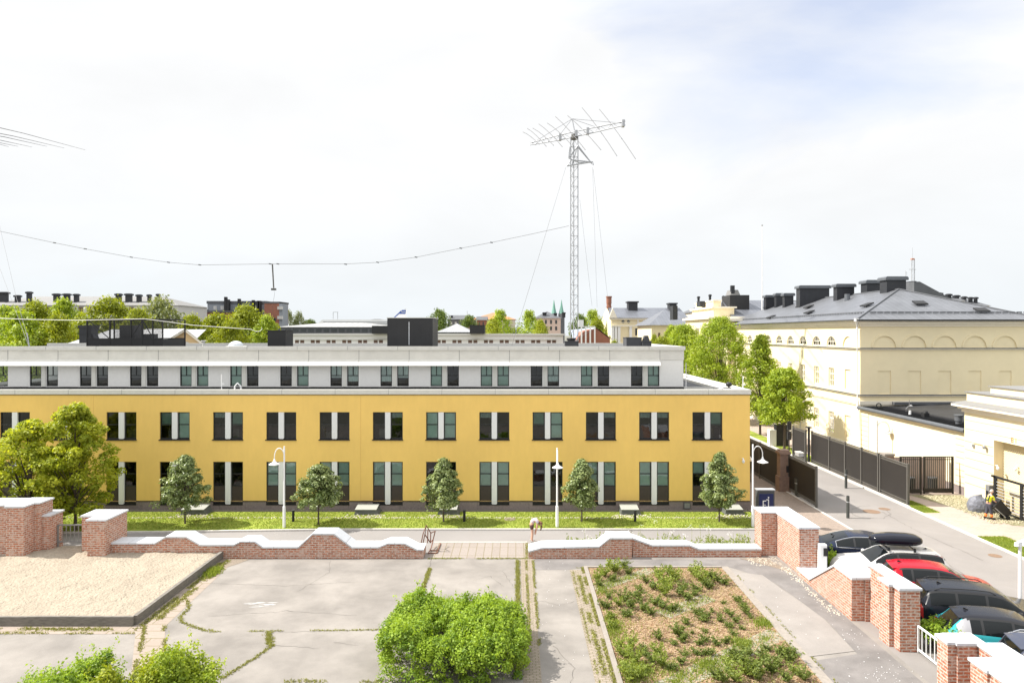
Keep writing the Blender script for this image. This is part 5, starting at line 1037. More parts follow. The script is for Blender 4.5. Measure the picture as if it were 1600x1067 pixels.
    for k_, g_ in groups.items():
        if not g_.v: continue
        if isinstance(k_, tuple): k_ = k_[0]
        o = g_.build(k_, mats[k_], r); b = bmesh.new(); b.from_mesh(o.data); bmesh.ops.remove_doubles(b, verts=b.verts, dist=.0008); bmesh.ops.recalc_face_normals(b, faces=b.faces); b.to_mesh(o.data); b.free()
        for p_ in o.data.polygons: p_.use_smooth = True
    for w_ in wheels:
        for s in (1, -1):
            wx_ = (w_-.5)*L_; b = MB(); n_ = 28; pr_ = [(-.11, wr_*.70), (-.11, wr_*.93), (-.09, wr_), (.09, wr_), (.11, wr_*.93), (.11, wr_*.70)]
            vs_ = [(rr_*math.cos(6.2832*i/n_), yy, rr_*math.sin(6.2832*i/n_)) for yy, rr_ in pr_ for i in range(n_)]
            b.add(vs_, [(k_*n_+i, k_*n_+(i+1) % n_, (k_+1)*n_+(i+1) % n_, (k_+1)*n_+i) for k_ in range(5) for i in range(n_)]); 
            wo = b.build('wheel', M['tyre'], r); wo.location = (wx_, s*(hw-.12), wr_)
            b = MB(); rr_ = wr_*.71; b.add([(rr_*math.cos(6.2832*i/n_), s*.06, rr_*math.sin(6.2832*i/n_)) for i in range(n_)], [tuple(range(n_))]); b.build('brake_well', M['trim'], wo)
            b = MB()
            for k_ in range(5):
                a = 6.2832*k_/5; b.bar((0, s*.10, 0), (rr_*.97*math.cos(a), s*.105, rr_*.97*math.sin(a)), .045, .03); b.bar((0, s*.10, 0), (rr_*.97*math.cos(a+.25), s*.105, rr_*.97*math.sin(a+.25)), .03, .03)
            b.tube([(rr_*.96*math.cos(6.2832*i/24), s*.10, rr_*.96*math.sin(6.2832*i/24)) for i in range(25)], .018, 5); b.build('rim', M['rim'], wo)
            b = MB(); ar = wr_+.075; b.tube([(wx_+ar*math.cos(math.pi*i/20), s*(hw-.008), wr_+ar*math.sin(math.pi*i/20)) for i in range(-2, 23)], .026, 6); b.build('wheel_arch', M['trim'] if kind in ('suv', 'hatch') else pnt, r)
            b = MB(); n2 = 20; ar = wr_+.09
            vs_ = [(wx_+ar*math.cos(math.pi*i/n2), yy, wr_*.8+ar*math.sin(math.pi*i/n2)) for yy in (s*(hw-.03), s*(hw-.3)) for i in range(n2+1)]
            b.add(vs_, [(i, i+1, n2+2+i, n2+1+i) for i in range(n2)]); b.add([v_ for v_ in vs_[n2+1:]], [tuple(range(n2+1))]); b.build('wheel_well', M['trim'], r)
    tm = (K['ws'][1]-.05); 
    for s in (1, -1):
        zb = interp(bx, by, tm)*hs; b = MB(); b.lathe(0, 0, [(.02, -.06), (.10, -.05), (.12, .03), (.08, .09), (.01, .10)], 12); o = b.build('wing_mirror', pnt, r, smooth=True); o.location = ((tm-.5)*L_, s*(hw+.08), zb+.06); o.scale = (.75, 1.1, .85)
        b = MB(); 
        for th in (K['pil'][0]+.03, K['pil'][1]+.03): zb = interp(bx, by, th)*hs*.84; xx = (th-.5)*L_; b.box(xx-.09, xx+.09, s*(hw-.005), s*(hw+.03), zb, zb+.03)
        b.build('door_handle', M['chrome'] if chrome else pnt, r)
        b = MB()
        for th in (K['pil'][1]+.0, K['pil'][0]-.01, K['ws'][1]-.07): zb = interp(bx, by, th)*hs*.98; xx = (th-.5)*L_; b.tube([(xx, s*(hw*.965+.004), zb), (xx, s*(hw+.004), zb*.65), (xx, s*(hw*.992+.003), .36)], .006, 4)
        b.build('door_seam', M['trim'], r)
    if kind in ('wagon', 'suv'):
        for s in (1, -1): b = MB(); b.tube([((t-.5)*L_, s*(interp(wx, wy, t)*hw/.92*.95), interp(tx, ty, t)*hs+(.03 if .16 < t < .52 else -.03)) for t in (.13, .17, .3, .4, .5, .54)], .018, 6); b.build('roof_rail', M['chrome'] if chrome else M['trim'], r)
    if chrome:
        for s in (1, -1):
            b = MB(); pts = []
            def sp(t, f):
                i = int(round(t*NT)); a = V[i][s0[2]]; c_ = V[i][s0[3]]; q = V[i][min(s0[2]+int(round(f*seg[2])), s0[3])]; return ((t-.5)*L_, s*(q[0]+.006), q[1])
            t0, t1 = K['side']; n_ = 26
            up = [sp(t0+(t1-t0)*i/n_, .0) for i in range(n_+1)]; lo = [sp(t0+(t1-t0)*i/n_, 1.0) for i in range(n_+1)]
            b.tube(up+lo[::-1]+[up[0]], .014, 5); b.build('chrome_strip', M['chrome'], r)
    if kind in ('hatch', 'suv'):
        z_ = interp(tx, ty, K['rear'][1]+.02)*hs; xx = (K['rear'][1]-.5)*L_; b = MB(); wv = interp(wx, wy, .2)*hw/.92
        n_ = 10; vs_ = []
        for i in range(n_+1):
            yy = -wv*.93+2*wv*.93*i/n_; dz = -.045*(abs(i-n_/2)/(n_/2))**2; dx = .05*(abs(i-n_/2)/(n_/2))**2
            vs_ += [(xx+.12, yy, z_+.012+dz), (xx-.16+dx, yy, z_-.02+dz), (xx-.16+dx, yy, z_-.05+dz), (xx+.1, yy, z_-.05+dz)]
        b.add(vs_, [tuple([4*i+k_, 4*i+(k_+1) % 4, 4*i+4+(k_+1) % 4, 4*i+4+k_]) for i in range(n_) for k_ in range(4)]+[(0,1,2,3), tuple(4*n_+k_ for k_ in (3,2,1,0))]); b.build('spoiler', roofm or pnt, r, smooth=False)
    b = MB(); b.box(-.5*L_-.012, -.5*L_+.03, -.26, .26, .50*hs, .50*hs+.11); b.build('number_plate', M['white'], r)
    b = MB(); z_ = interp(tx, ty, .22)*hs; b.prism([((.2-.5)*L_-.09, z_+.0), ((.2-.5)*L_+.09, z_), ((.2-.5)*L_-.06, z_+.07)], -.012, .012); b.build('roof_aerial', M['trim'], r)
    if extra: extra(r)
    return r
navy = car('dark navy fastback car with chrome window outline, plugged in at the brick corner', 16.75, 32.7, -13, 4.9, 1.95, 'fast', paint('navy_paint', (.010, .016, .038)), chrome=True)
wag = car('white estate car with a black roof box, its bonnet towards the brick wall', 16.6, 30.3, 171, 4.75, 1.88, 'wagon', paint('white_car_paint', (.46, .445, .43), .1), chrome=True)
car('bright red hatchback car parked beside the white estate car', 17.2, 27.95, -14, 4.5, 1.84, 'hatch', paint('red_paint', (.34, .004, .014)), hs=1.0)
car('large black car with tinted windows parked between the red and the turquoise car', 17.3, 25.3, -15, 4.8, 1.95, 'suv', paint('black_paint', (.012, .014, .02)), hs=.96)
def vw(r):
    b = MB(); b.lathe(0, 0, [(.055, -.006), (.055, .006)], 18); o = b.build('round_badge', M['chrome'], r); o.location = (-2.125, 0, .88); o.rotation_euler = (0, R(-72), 0)
car('turquoise hatchback with a black roof and black tailgate', 16.65, 23.05, -16, 4.26, 1.81, 'hatch', paint('turquoise_paint', (.035, .30, .34), .4), roofm=paint('gloss_black', (.012, .013, .018), 0), rearm=bpy.data.materials['gloss_black'] if 'gloss_black' in bpy.data.materials else M['trim'], extra=vw, pillarm=paint('silver_paint', (.30, .30, .32), .5))
car('blue-grey car cut by the right frame edge behind the nearest brick pier', 17.35, 20.75, -14, 4.6, 1.85, 'suv', paint('bluegrey_paint', (.055, .062, .09)), hs=.93, chrome=True)
# roof box
wr = empty('roof_box', (16.85, 30.3, 1.62), R(171), 'long glossy black roof box on the white estate car', 'roof box')
b = MB(); n_, m_ = 22, 20; vs_ = []
for i in range(n_+1):
    t = i/n_; e = (1-abs(2*t-1)**3.5)**.5; ww_ = .45*max(e, .03); hh_ = .28*max(e, .05)*(1-.25*max(0, t-.6)/.4)
    vs_ += [(-1.12+2.24*t, ww_*math.copysign(abs(math.cos(a))**.6, math.cos(a)), .22+hh_*math.copysign(abs(math.sin(a))**.7, math.sin(a))*(1 if math.sin(a) > 0 else .75)) for a in [2*math.pi*k_/m_ for k_ in range(m_)]]
b.add(vs_, [(i*m_+k_, i*m_+(k_+1) % m_, (i+1)*m_+(k_+1) % m_, (i+1)*m_+k_) for i in range(n_) for k_ in range(m_)]+[tuple(range(m_)), tuple(range(n_*m_, (n_+1)*m_))]); b.build('box', mat('box_gloss', (.008, .009, .016), .12, spec=.3), wr, smooth=True)
b = MB(); 
for x in (-.55, .5): b.box(x-.04, x+.04, -.62, .62, -.06, -.02); [b.box(x-.05, x+.05, y-.04, y+.04, -.12, .02) for y in (-.6, .6)]
b.build('roof_bars', M['chrome'], wr)

# ================= people
def skinned(name, pts, edges, m, parent, sub=2):
    me = bpy.data.meshes.new(name); me.from_pydata([p[:3] for p in pts], edges, []); o = bpy.data.objects.new(name, me); C.objects.link(o); o.parent = parent
    me.materials.append(m); md = o.modifiers.new('skin', 'SKIN'); md.use_smooth_shade = True
    for i, sv in enumerate(me.skin_vertices[0].data): rr_ = pts[i][3]; sv.radius = (rr_, rr_ if len(pts[i]) < 5 else pts[i][4]); sv.use_root = (i == 0)
    s = o.modifiers.new('sub', 'SUBSURF'); s.levels = sub; s.render_levels = sub; return o
def chain(*a): return [(a[i], a[i+1]) for i in range(len(a)-1)]
def hand(b, w_, d, side, r_=.009):   # five short finger chains rooted in the palm, bent downward
    w_ = Vector(w_); d = Vector(d).normalized(); u = d.cross(Vector((0, 0, 1))).normalized() if abs(d.z) < .95 else Vector((1, 0, 0)); nn = d.cross(u)
    b.lathe(0, 0, [(.001, 0), (.001, .001)], 3) if False else None
    b.bar(w_, w_+d*.085, .075, .03)
    for k_, ln in enumerate((.07, .08, .075, .058)):
        p0 = w_+d*.08+u*(-.03+.02*k_); p1 = p0+d*ln*.55; p2 = p1+(d*.8-nn*.6).normalized()*ln*.5; b.tube([p0, p1, p2], r_, 6, r_*.7)
    p0 = w_+d*.03+u*.035*side; b.tube([p0, p0+(d+u*side*.8).normalized()*.035, p0+(d*1.2+u*side*.5).normalized()*.065], r_*1.1, 6, r_*.8)
def head(parent, c_, face, hairm, s=.105, hair='short', skinm=None):
    # ellipsoid head looking along `face`, with nose, ears, eyes, mouth and a hair cap
    hd = bpy.data.objects.new('head_parts', None)
    f = Vector(face).normalized(); up = Vector((0, 0, 1)); up = (up-f*up.dot(f)).normalized() if abs(f.z) < .95 else Vector((0, 1, 0)); rt = f.cross(up)
    bpy.data.objects.remove(hd); c_ = Vector(c_); n_, m_ = 16, 12; skinb = MB(); hb = MB(); vs_ = []; hv = []
    for i in range(m_+1):
        ph = math.pi*i/m_
        for k_ in range(n_):
            a = 2*math.pi*k_/n_; lx, ly, lz = math.sin(ph)*math.cos(a), math.sin(ph)*math.sin(a), math.cos(ph)
            jaw = 1-.22*max(0, -lz)
            vs_.append(c_+f*lx*s*.95*jaw+rt*ly*s*.76*jaw+up*lz*s*1.15)
            back = 1.12 if (lx < .35 or lz > .55) else .93
            hv.append(c_+f*lx*s*.95*back+rt*ly*s*.78*back+up*(lz if lz > -.35 else -.35)*s*1.15*back)
    fs = [(i*n_+k_, i*n_+(k_+1) % n_, (i+1)*n_+(k_+1) % n_, (i+1)*n_+k_) for i in range(m_) for k_ in range(n_)]
    skinb.add(vs_, fs); skinb.tube([c_+f*s*.9+up*.02, c_+f*s*1.13-up*.02, c_+f*s*.92-up*.028], .012, 6)
    for q in (1, -1): skinb.tube([c_+rt*q*s*.74+up*.02, c_+rt*q*s*.86-up*.0, c_+rt*q*s*.74-up*.03], .014, 6)
    hb.add(hv, fs); eb = MB()
    for q in (1, -1): p_ = c_+f*s*.86+rt*q*.034+up*.012; eb.tube([p_-rt*.011, p_+rt*.011], .007, 6)
    eb.tube([c_+f*s*.86-rt*.022-up*.055, c_+f*s*.88-up*.056, c_+f*s*.86+rt*.022-up*.055], .005, 6)
    skinb.build('face', skinm or M['skin'], parent, smooth=True); hb.build('hair', hairm, parent, smooth=True); eb.build('eyes_and_mouth', M['trim'], parent)
M['denim'] = mat('brown_shorts', (.10, .05, .045), .9); M['pink'] = mat('pale_top', (.62, .50, .52), .9, .1, 8, c2=(.5, .5, .58)); M['hair'] = mat('brown_hair', (.16, .075, .035), .7, .3, 30); M['shoe'] = mat('pale_shoe', (.6, .58, .55), .8)
# woman bending forward over her shoes at the wall end
wx0, wy0 = gp(831, 846.5); pw = empty('person', (wx0, wy0, 0), R(0), 'person in pale top and dark shorts bending over at the end of the low wall', 'person')
P = [(0, 0, .90, .13, .12), (.0, 0, 1.02, .125, .12), (.10, -.02, 1.14, .12, .11), (.24, -.04, 1.18, .12, .11), (.33, -.05, 1.12, .06), (.38, -.06, 1.03, .06),
     (-.02, .09, .86, .095), (.03, .10, .50, .065), (-.03, .11, .10, .042), (.10, .11, .04, .038), (-.02, -.09, .86, .095), (.04, -.10, .50, .065), (.0, -.11, .10, .042), (.13, -.11, .04, .038),
     (.26, .13, 1.12, .055), (.27, .15, .84, .042), (.20, .12, .58, .03), (.26, -.17, 1.12, .055), (.28, -.18, .84, .042), (.20, -.14, .56, .03)]
E = chain(0, 1, 2, 3, 4, 5)+chain(0, 6, 7, 8, 9)+chain(0, 10, 11, 12, 13)+chain(3, 14, 15, 16)+chain(3, 17, 18, 19)
skinned('body', P, E, M['skin'], pw)
skinned('top', [(.0, 0, 1.0, .145, .135), (.05, -.01, 1.10, .14, .13), (.14, -.03, 1.19, .14, .125), (.25, -.04, 1.19, .135, .12), (.28, .11, 1.13, .075), (.28, .16, 1.0, .06), (.28, -.18, 1.13, .075), (.29, -.19, 1.0, .06)], chain(0, 1, 2, 3, 4, 5)+chain(3, 6, 7), M['pink'], pw)
skinned('shorts', [(0, 0, .93, .15, .14), (-.01, 0, .99, .145, .135), (-.01, .10, .82, .115), (.01, .10, .66, .10), (-.01, -.10, .82, .115), (.01, -.10, .66, .10)], chain(1, 0, 2, 3)+chain(0, 4, 5), M['denim'], pw)
head(pw, (.44, -.07, .98), (.5, -.1, -.85), M['hair'])
hb = MB(); hb.tube([(.38, -.05, 1.08), (.47, -.08, .98), (.50, -.10, .82), (.46, -.10, .64)], .085, 10, .03); hb.build('long_hair', M['hair'], pw, smooth=True)
b = MB(); hand(b, (.20, .12, .58), (-.25, 0, -1), 1); b.build('hand', M['skin'], pw); b = MB(); hand(b, (.20, -.14, .56), (-.25, 0, -1), -1); b.build('hand', M['skin'], pw)
SHOE, PAR = M['shoe'], pw
b = MB()
for y, x in ((.11, .02), (-.11, .05)): b.add([(x-.12, y-.045, 0), (x+.17, y-.04, 0), (x+.17, y+.04, 0), (x-.12, y+.045, 0), (x-.11, y-.04, .10), (x+.14, y-.035, .06), (x+.14, y+.035, .06), (x-.11, y+.04, .10)], [(0,3,2,1),(4,5,6,7),(0,1,5,4),(1,2,6,5),(2,3,7,6),(3,0,4,7)]); b.build('shoe', SHOE, PAR); b = MB()
if 0: b.build('shoes', M['shoe'], pw)
# worker in high-visibility clothes pushing a wheeled bin
M['hivis'] = mat('hivis_yellow', (.72, .80, .02), .7); M['orange'] = mat('hivis_orange', (.85, .22, .04), .7); M['dkcloth'] = mat('dark_trousers', (.05, .052, .07), .9); M['greyhair'] = mat('grey_hair', (.45, .40, .36), .8)
kx, ky = gp(1545, 812); ps = empty('person', (kx, ky, .04), 0, 'worker in a yellow high-visibility vest and dark trousers tilting a black wheeled bin', 'person')
P = [(0, 0, .92, .12, .11), (0, 0, 1.05, .12, .11), (.05, 0, 1.22, .135, .11), (.10, 0, 1.38, .13, .10), (.13, 0, 1.47, .055), (.16, 0, 1.54, .055),
     (0, .08, .86, .09), (-.04, .09, .48, .065), (-.12, .10, .10, .045), (0, .10, .04, .04), (0, -.08, .86, .09), (.08, -.09, .48, .065), (.10, -.10, .10, .045), (.22, -.10, .04, .04),
     (.10, .17, 1.36, .06), (.22, .19, 1.10, .045), (.42, .12, 1.0, .032), (.10, -.17, 1.36, .06), (.22, -.20, 1.10, .045), (.42, -.14, 1.0, .032)]
skinned('body', P, E, M['skin'], ps)
skinned('vest', [(.0, 0, .98, .145, .13), (.02, 0, 1.12, .15, .13), (.05, 0, 1.25, .155, .13), (.09, 0, 1.38, .14, .11), (.11, .17, 1.36, .08), (.2, .2, 1.15, .062), (.11, -.17, 1.36, .08), (.2, -.21, 1.15, .062)], chain(0, 1, 2, 3, 4, 5)+chain(3, 6, 7), M['hivis'], ps)
skinned('trousers', [(0, 0, .92, .15, .13), (0, 0, .99, .14, .125), (0, .09, .80, .11), (-.04, .09, .48, .088), (-.10, .10, .28, .075), (0, -.09, .80, .11), (.08, -.09, .48, .088), (.10, -.10, .28, .075)], chain(1, 0, 2, 3, 4)+chain(0, 5, 6, 7), M['dkcloth'], ps)
skinned('reflective_cuffs', [(-.09, .10, .34, .085), (-.12, .10, .12, .08)], [(0, 1)], M['orange'], ps); skinned('reflective_cuffs', [(.095, -.10, .34, .085), (.10, -.10, .12, .08)], [(0, 1)], M['orange'], ps)
b = MB()
for y, s in ((.12, 1), (-.12, -1)): b.tube([(-.1, y*.8, 1.0), (-.11, y*.9, 1.2), (-.02, y, 1.44)], .028, 6)
b.tube([(-.11, -.1, 1.15), (-.12, 0, 1.16), (-.11, .1, 1.15)], .035, 6); b.build('harness', M['dkcloth'], ps)
head(ps, (.18, 0, 1.63), (.95, -.05, -.25), M['greyhair'])
b = MB(); hand(b, (.42, .12, 1.0), (1, 0, -.3), 1); b.build('hand', M['skin'], ps); b = MB(); hand(b, (.42, -.14, 1.0), (1, 0, -.3), -1); b.build('hand', M['skin'], ps)
SHOE, PAR = M['black'], ps
b = MB()
for y, x in ((.10, -.08), (-.10, .14)): b.add([(x-.12, y-.055, 0), (x+.19, y-.05, 0), (x+.19, y+.05, 0), (x-.12, y+.055, 0), (x-.11, y-.05, .14), (x+.16, y-.04, .07), (x+.16, y+.04, .07), (x-.11, y+.05, .14)], [(0,3,2,1),(4,5,6,7),(0,1,5,4),(1,2,6,5),(2,3,7,6),(3,0,4,7)]); b.build('shoe', SHOE, PAR); b = MB()
if 0: b.build('shoes', M['black'], ps)
# tilted bin: handle at the worker's hands, wheels on the ground to the right
wb = empty('wheeled_bin', (kx+.95, ky, .04), 0, 'black two-wheeled bin tilted back by the worker', 'wheeled bin')
rot = Matrix.Rotation(R(-48), 3, 'Y')
def tb(mb): mb.v = [tuple(rot @ Vector(v_)+Vector((0, 0, .13))) for v_ in mb.v]; return mb
b = MB(); b.add([(0, -.2, 0), (.42, -.2, 0), (.42, .2, 0), (0, .2, 0), (-.06, -.27, 1.0), (.52, -.27, 1.0), (.52, .27, 1.0), (-.06, .27, 1.0)], [(0,3,2,1),(4,5,6,7),(0,1,5,4),(1,2,6,5),(2,3,7,6),(3,0,4,7)]); tb(b).build('bin_body', M['black'], wb)
b = MB(); b.prismx([(0, 0)], 0, 0) if False else None; b.box(-.1, .55, -.29, .29, 1.0, 1.06); b.tube([(-.1, -.24, 1.0), (-.16, -.24, .98), (-.16, .24, .98), (-.1, .24, 1.0)], .02, 6); tb(b).build('lid', M['trim'], wb)
b = MB(); b.box(-.075, -.04, -.27, -.22, .05, 1.0); b.box(-.075, -.04, .22, .27, .05, 1.0); tb(b).build('pale_edge', M['steel'], wb)
for s in (-1, 1):
    b = MB(); n_ = 18; b.add([(.13*math.cos(6.2832*i/n_), yy, .13*math.sin(6.2832*i/n_)) for yy in (s*.23, s*.29) for i in range(n_)], [(i, (i+1) % n_, n_+(i+1) % n_, n_+i) for i in range(n_)]+[tuple(range(n_))[::-1], tuple(range(n_, 2*n_))]); b.build('wheel', M['tyre'], wb).location = (0, 0, .13)
# ================= vegetation
def leaves_obj(name, Cn, nrm, size, m, parent=None, seed=0, aspect=.62, jitter=1.0, uvr=None):
    rng = np.random.default_rng(seed); K = len(Cn); n = nrm+rng.normal(0, jitter*.6, (K, 3)); n /= np.linalg.norm(n, axis=1)[:, None]+1e-9
    t = np.cross(n, rng.normal(0, 1, (K, 3))); t /= np.linalg.norm(t, axis=1)[:, None]+1e-9; b = np.cross(n, t)
    s = (size*rng.uniform(.6, 1.25, K))[:, None]; fold = n*s*.18
    V = np.stack([Cn+t*s, Cn+b*s*aspect+fold, Cn-t*s, Cn-b*s*aspect+fold], 1).reshape(-1, 3)
    me = bpy.data.meshes.new(name); me.vertices.add(4*K); me.vertices.foreach_set('co', V.astype(np.float32).ravel())
    me.loops.add(4*K); me.loops.foreach_set('vertex_index', np.arange(4*K, dtype=np.int32)); me.polygons.add(K); me.polygons.foreach_set('loop_start', np.arange(0, 4*K, 4, dtype=np.int32)); me.update(calc_edges=True)
    rv = rng.uniform(0, 1, K) if uvr is None else np.clip(uvr+rng.normal(0, .18, K), 0, 1)
    u = me.uv_layers.new(name='uv'); u.data.foreach_set('uv', np.repeat(rv[:, None], 8, 1).reshape(-1).astype(np.float32)); me.materials.append(m)
    o = bpy.data.objects.new(name, me); C.objects.link(o)
    if parent: o.parent = parent
    return o
def clumped(cl, rad, per, rng, flat=.8, hemi=.3):
    # leaves on the shells of leaf clumps
    K = len(cl)*per; ci = np.repeat(np.arange(len(cl)), per); d = rng.normal(0, 1, (K, 3)); d[:, 2] += hemi; d /= np.linalg.norm(d, axis=1)[:, None]
    rr_ = rad[ci]*rng.uniform(.45, 1.1, K)**.7; P = cl[ci]+d*rr_[:, None]*np.array([1, 1, flat]); return P, d, ci
def crown_clumps(n, R_, z0, z1, prof, rng, shell=.55, sq=1.0, lump=.22):
    out = []
    ph = rng.uniform(0, 6.28, 5)
    while len(out) < n:
        t = rng.uniform(0, 1); a = rng.uniform(0, 6.283); pr_ = np.interp(t, [p_[0] for p_ in prof], [p_[1] for p_ in prof])
        lob = 1+lump*(math.sin(3*a+ph[0]+4*t)+.6*math.sin(5*a+ph[1]-7*t)+.5*math.sin(2*a+ph[2]+9*t))/2
        r_ = (shell+(1-shell)*rng.uniform(0, 1))*pr_*R_*lob*(1 if rng.uniform() < .75 else rng.uniform(.2, 1)); out.append((r_*math.cos(a), r_*math.sin(a)*sq, z0+(z1-z0)*t))
    return np.array(out)
def limbs(b, base, h0, clumps, n, r0, rng, taper=.35, lean=(0, 0)):
    b.tube([(0, 0, 0), (lean[0]*.3, lean[1]*.3, h0*.5), (lean[0], lean[1], h0)], r0, 8, r0*.75)
    ct = clumps[:, 2].max(); b.tube([(lean[0], lean[1], h0), (lean[0]*1.1, lean[1], h0+(ct-h0)*.5), (0, 0, h0+(ct-h0)*.85)], r0*.72, 7, r0*.12)
    idx = rng.choice(len(clumps), min(n, len(clumps)), replace=False)
    for k_ in idx:
        c_ = clumps[k_]; zs = h0+max(0, (c_[2]-h0))*rng.uniform(.1, .5); s = Vector((lean[0], lean[1], zs)); e = Vector(c_)
        b.tube([s, s.lerp(e, .5)+Vector((0, 0, -.05*(e-s).length)), e], r0*.38, 5, r0*.07)
ROUND = [(0, .45), (.12, .8), (.35, 1), (.6, .92), (.8, .68), (.93, .38), (1, .12)]
EGG = [(0, .55), (.12, .95), (.3, 1), (.5, .82), (.7, .56), (.87, .3), (1, .06)]
def make_tree(name, label, x, y, h, R_, hc, m, leaf, nc, per, cr_, seed, prof=ROUND, r0=.12, group=None, z=0, bark='bark', nl=26, sq=1.0, tagit=True, cat='tree', lump=.22, hemi=.3, jitter=1.0, shell=.55):
    rng = np.random.default_rng(seed); r = empty(name, (x, y, z), 0, label if tagit else None, cat if tagit else None, group if tagit else None)
    cl = crown_clumps(nc, R_-cr_*.5, hc+cr_*.5, h-cr_*.6, prof, rng, sq=sq, lump=lump, shell=shell); rad = cr_*rng.uniform(.6, 1.25, nc)
    P, d, ci = clumped(cl, rad, per, rng, hemi=hemi); tone = rng.uniform(.25, .75, nc)[ci]
    b = MB(); limbs(b, (0, 0), hc*.9, cl, nl, r0, rng); b.build('trunk', M[bark], r)
    leaves_obj('crown', P, d+np.array([0, 0, .35]), leaf, m, r, seed, uvr=tone, jitter=jitter); return r
# five young trees on the lawn
for i, (px, py, top, hwpx, cb_, lab, sd) in enumerate([(289, 818, 711, 38, 795, 'wide young tree in front of the yellow wall, leftmost of the five on the lawn', 3), (497.5, 819, 726, 38, 792, 'short bushy round young tree between the first lamp post and the entrance', 5), (693, 815, 716, 30, 797, 'egg-shaped young tree nearest the paved entrance', 7), (909, 815, 717.5, 28, 796, 'slim young tree just right of the middle lamp post', 9), (1124, 815, 706, 31, 794, 'tallest young tree near the right corner of the yellow building', 11)]):
    x, y = gp(px, py, .07); k_ = F/y
    make_tree('young_tree', lab, x, y, (py-top)/k_*1.0, hwpx/k_*1.12, (py-cb_)/k_, M['leaf_linden'], .070, 170, 66, .27, sd, EGG if i != 1 else [(0, .75), (.15, 1), (.4, .85), (.65, .68), (.85, .45), (1, .15)], .055, 'young trees along the lawn', z=.07, nl=30, jitter=.55, hemi=.7, lump=.3)
# maple behind the left brick pier
make_tree('maple_tree', 'large yellow-green maple behind the brick piers at the left edge', gx(114, 37.6), 37.8, 7.05, 2.3, .9, M['leaf_maple'], .085, 230, 95, .36, 21, [(0, .7), (.2, 1), (.45, .95), (.7, .7), (.88, .45), (1, .2)], .10, z=.05, nl=50, lump=.42)
make_tree('maple_tree', 'rounder yellow-green maple cut by the left frame edge behind the tall pier', gx(42, 37.2), 37.4, 6.15, 3.0, .6, M['leaf_maple'], .085, 220, 95, .42, 22, ROUND, .14, z=.05, nl=50, lump=.3)
# big shrub in the foreground
def shrub(name, label, x, y, rx, ry, h, m, leaf, nc, per, cr_, seed, group=None, prof=None, sup=2.6):
    rng = np.random.default_rng(seed); r = empty(name, (x, y, 0), 0, label, 'shrub', group); cl = []
    ph = rng.uniform(0, 6.28, 6)
    while len(cl) < nc:
        a = rng.uniform(0, 6.283); q = rng.uniform(0, 1)**.5; ca, sa = math.cos(a), math.sin(a); rr_ = (abs(ca)**sup+abs(sa)**sup)**(-1/sup)
        X, Y = q*rr_*ca, q*rr_*sa; top = h*(1-.22*q**5)*(1+.10*math.sin(5*X+ph[0])+.09*math.sin(4*Y+ph[1]+3*X)+.05*math.sin(9*X-6*Y+ph[2]))
        z = top-cr_*.7-(rng.uniform(0, .25)*h if rng.uniform() < .6 else rng.uniform(0, .8)*h)
        if q < .8 and z < top*.5: continue
        if z < cr_*.3: z = cr_*.3+rng.uniform(0, .1)
        cl.append((X*(rx-cr_*.6), Y*(ry-cr_*.6), z))
    cl = np.array(cl); rad = cr_*rng.uniform(.55, 1.3, nc); P, d, ci = clumped(cl, rad, per, rng, 1, .45); tone = rng.uniform(.15, .85, nc)[ci]
    # upright sprigs
    sp = []; 
    for _ in range(nc//3):
        c_ = cl[rng.integers(nc)]; L_ = rng.uniform(.2, .45)*cr_/.3; dd = rng.normal(0, .35, 3); dd[2] = 1
        for k_ in range(14): sp.append(c_+dd*L_*(k_/14+.6)+rng.normal(0, .035*cr_/.3, 3))
    sp = np.array(sp); P = np.vstack([P, sp]); d = np.vstack([d, rng.normal(0, 1, sp.shape)]); tone = np.concatenate([tone, rng.uniform(.5, 1, len(sp))])
    ok = P[:, 2] > .02; P, d, tone = P[ok], d[ok], tone[ok]
    b = MB()
    for k_ in rng.choice(nc, 40): e = Vector(cl[k_]); b.tube([(e.x*.25, e.y*.25, 0), (e.x*.6, e.y*.6, e.z*.5), e], .02, 5, .006)
    b.build('stems', M['bark'], r); leaves_obj('foliage', P, d+np.array([0, 0, .4]), leaf, m, r, seed, uvr=tone); return r
shrub('round_bush', 'large bright green bush standing on the asphalt beside the paver strip', -2.02, 23.25, 2.5, 2.35, 1.55, M['leaf_bush'], .046, 680, 120, .26, 31, sup=4.5)
shrub('garden_bush', 'leafy bush cut by the bottom frame edge at the left', -11.35, 17.2, 1.5, 1.5, 2.45, M['leaf_bush'], .042, 200, 110, .28, 32, sup=2.0)
shrub('garden_bush', 'yellow-green bush cut by the bottom frame edge, middle of the three at the left', -9.6, 17.4, 1.2, 1.3, 2.4, M['leaf_lime'], .042, 180, 110, .27, 34, sup=2.0)
shrub('garden_bush', 'bush with a few white blossoms cut by the bottom frame edge, right of its neighbours', -8.75, 17.6, 1.0, 1.3, 2.55, M['leaf_street'], .042, 180, 110, .27, 35, sup=2.0)
shrub('small_shrub', 'small green shrub between the tall brick corner and the white estate car', 14.55, 31.5, .5, .5, .8, M['leaf_bush'], .05, 60, 60, .2, 36)
shrub('small_shrub', 'small green shrub behind the white railing beside the cars', 14.5, 23.4, .45, .9, 1.0, M['leaf_bush'], .045, 60, 60, .2, 37)
shrub('small_shrub', 'low shrub seen through the bars of the white railing', 14.55, 21.9, .4, .8, .8, M['leaf_plant2'], .045, 50, 60, .2, 38)
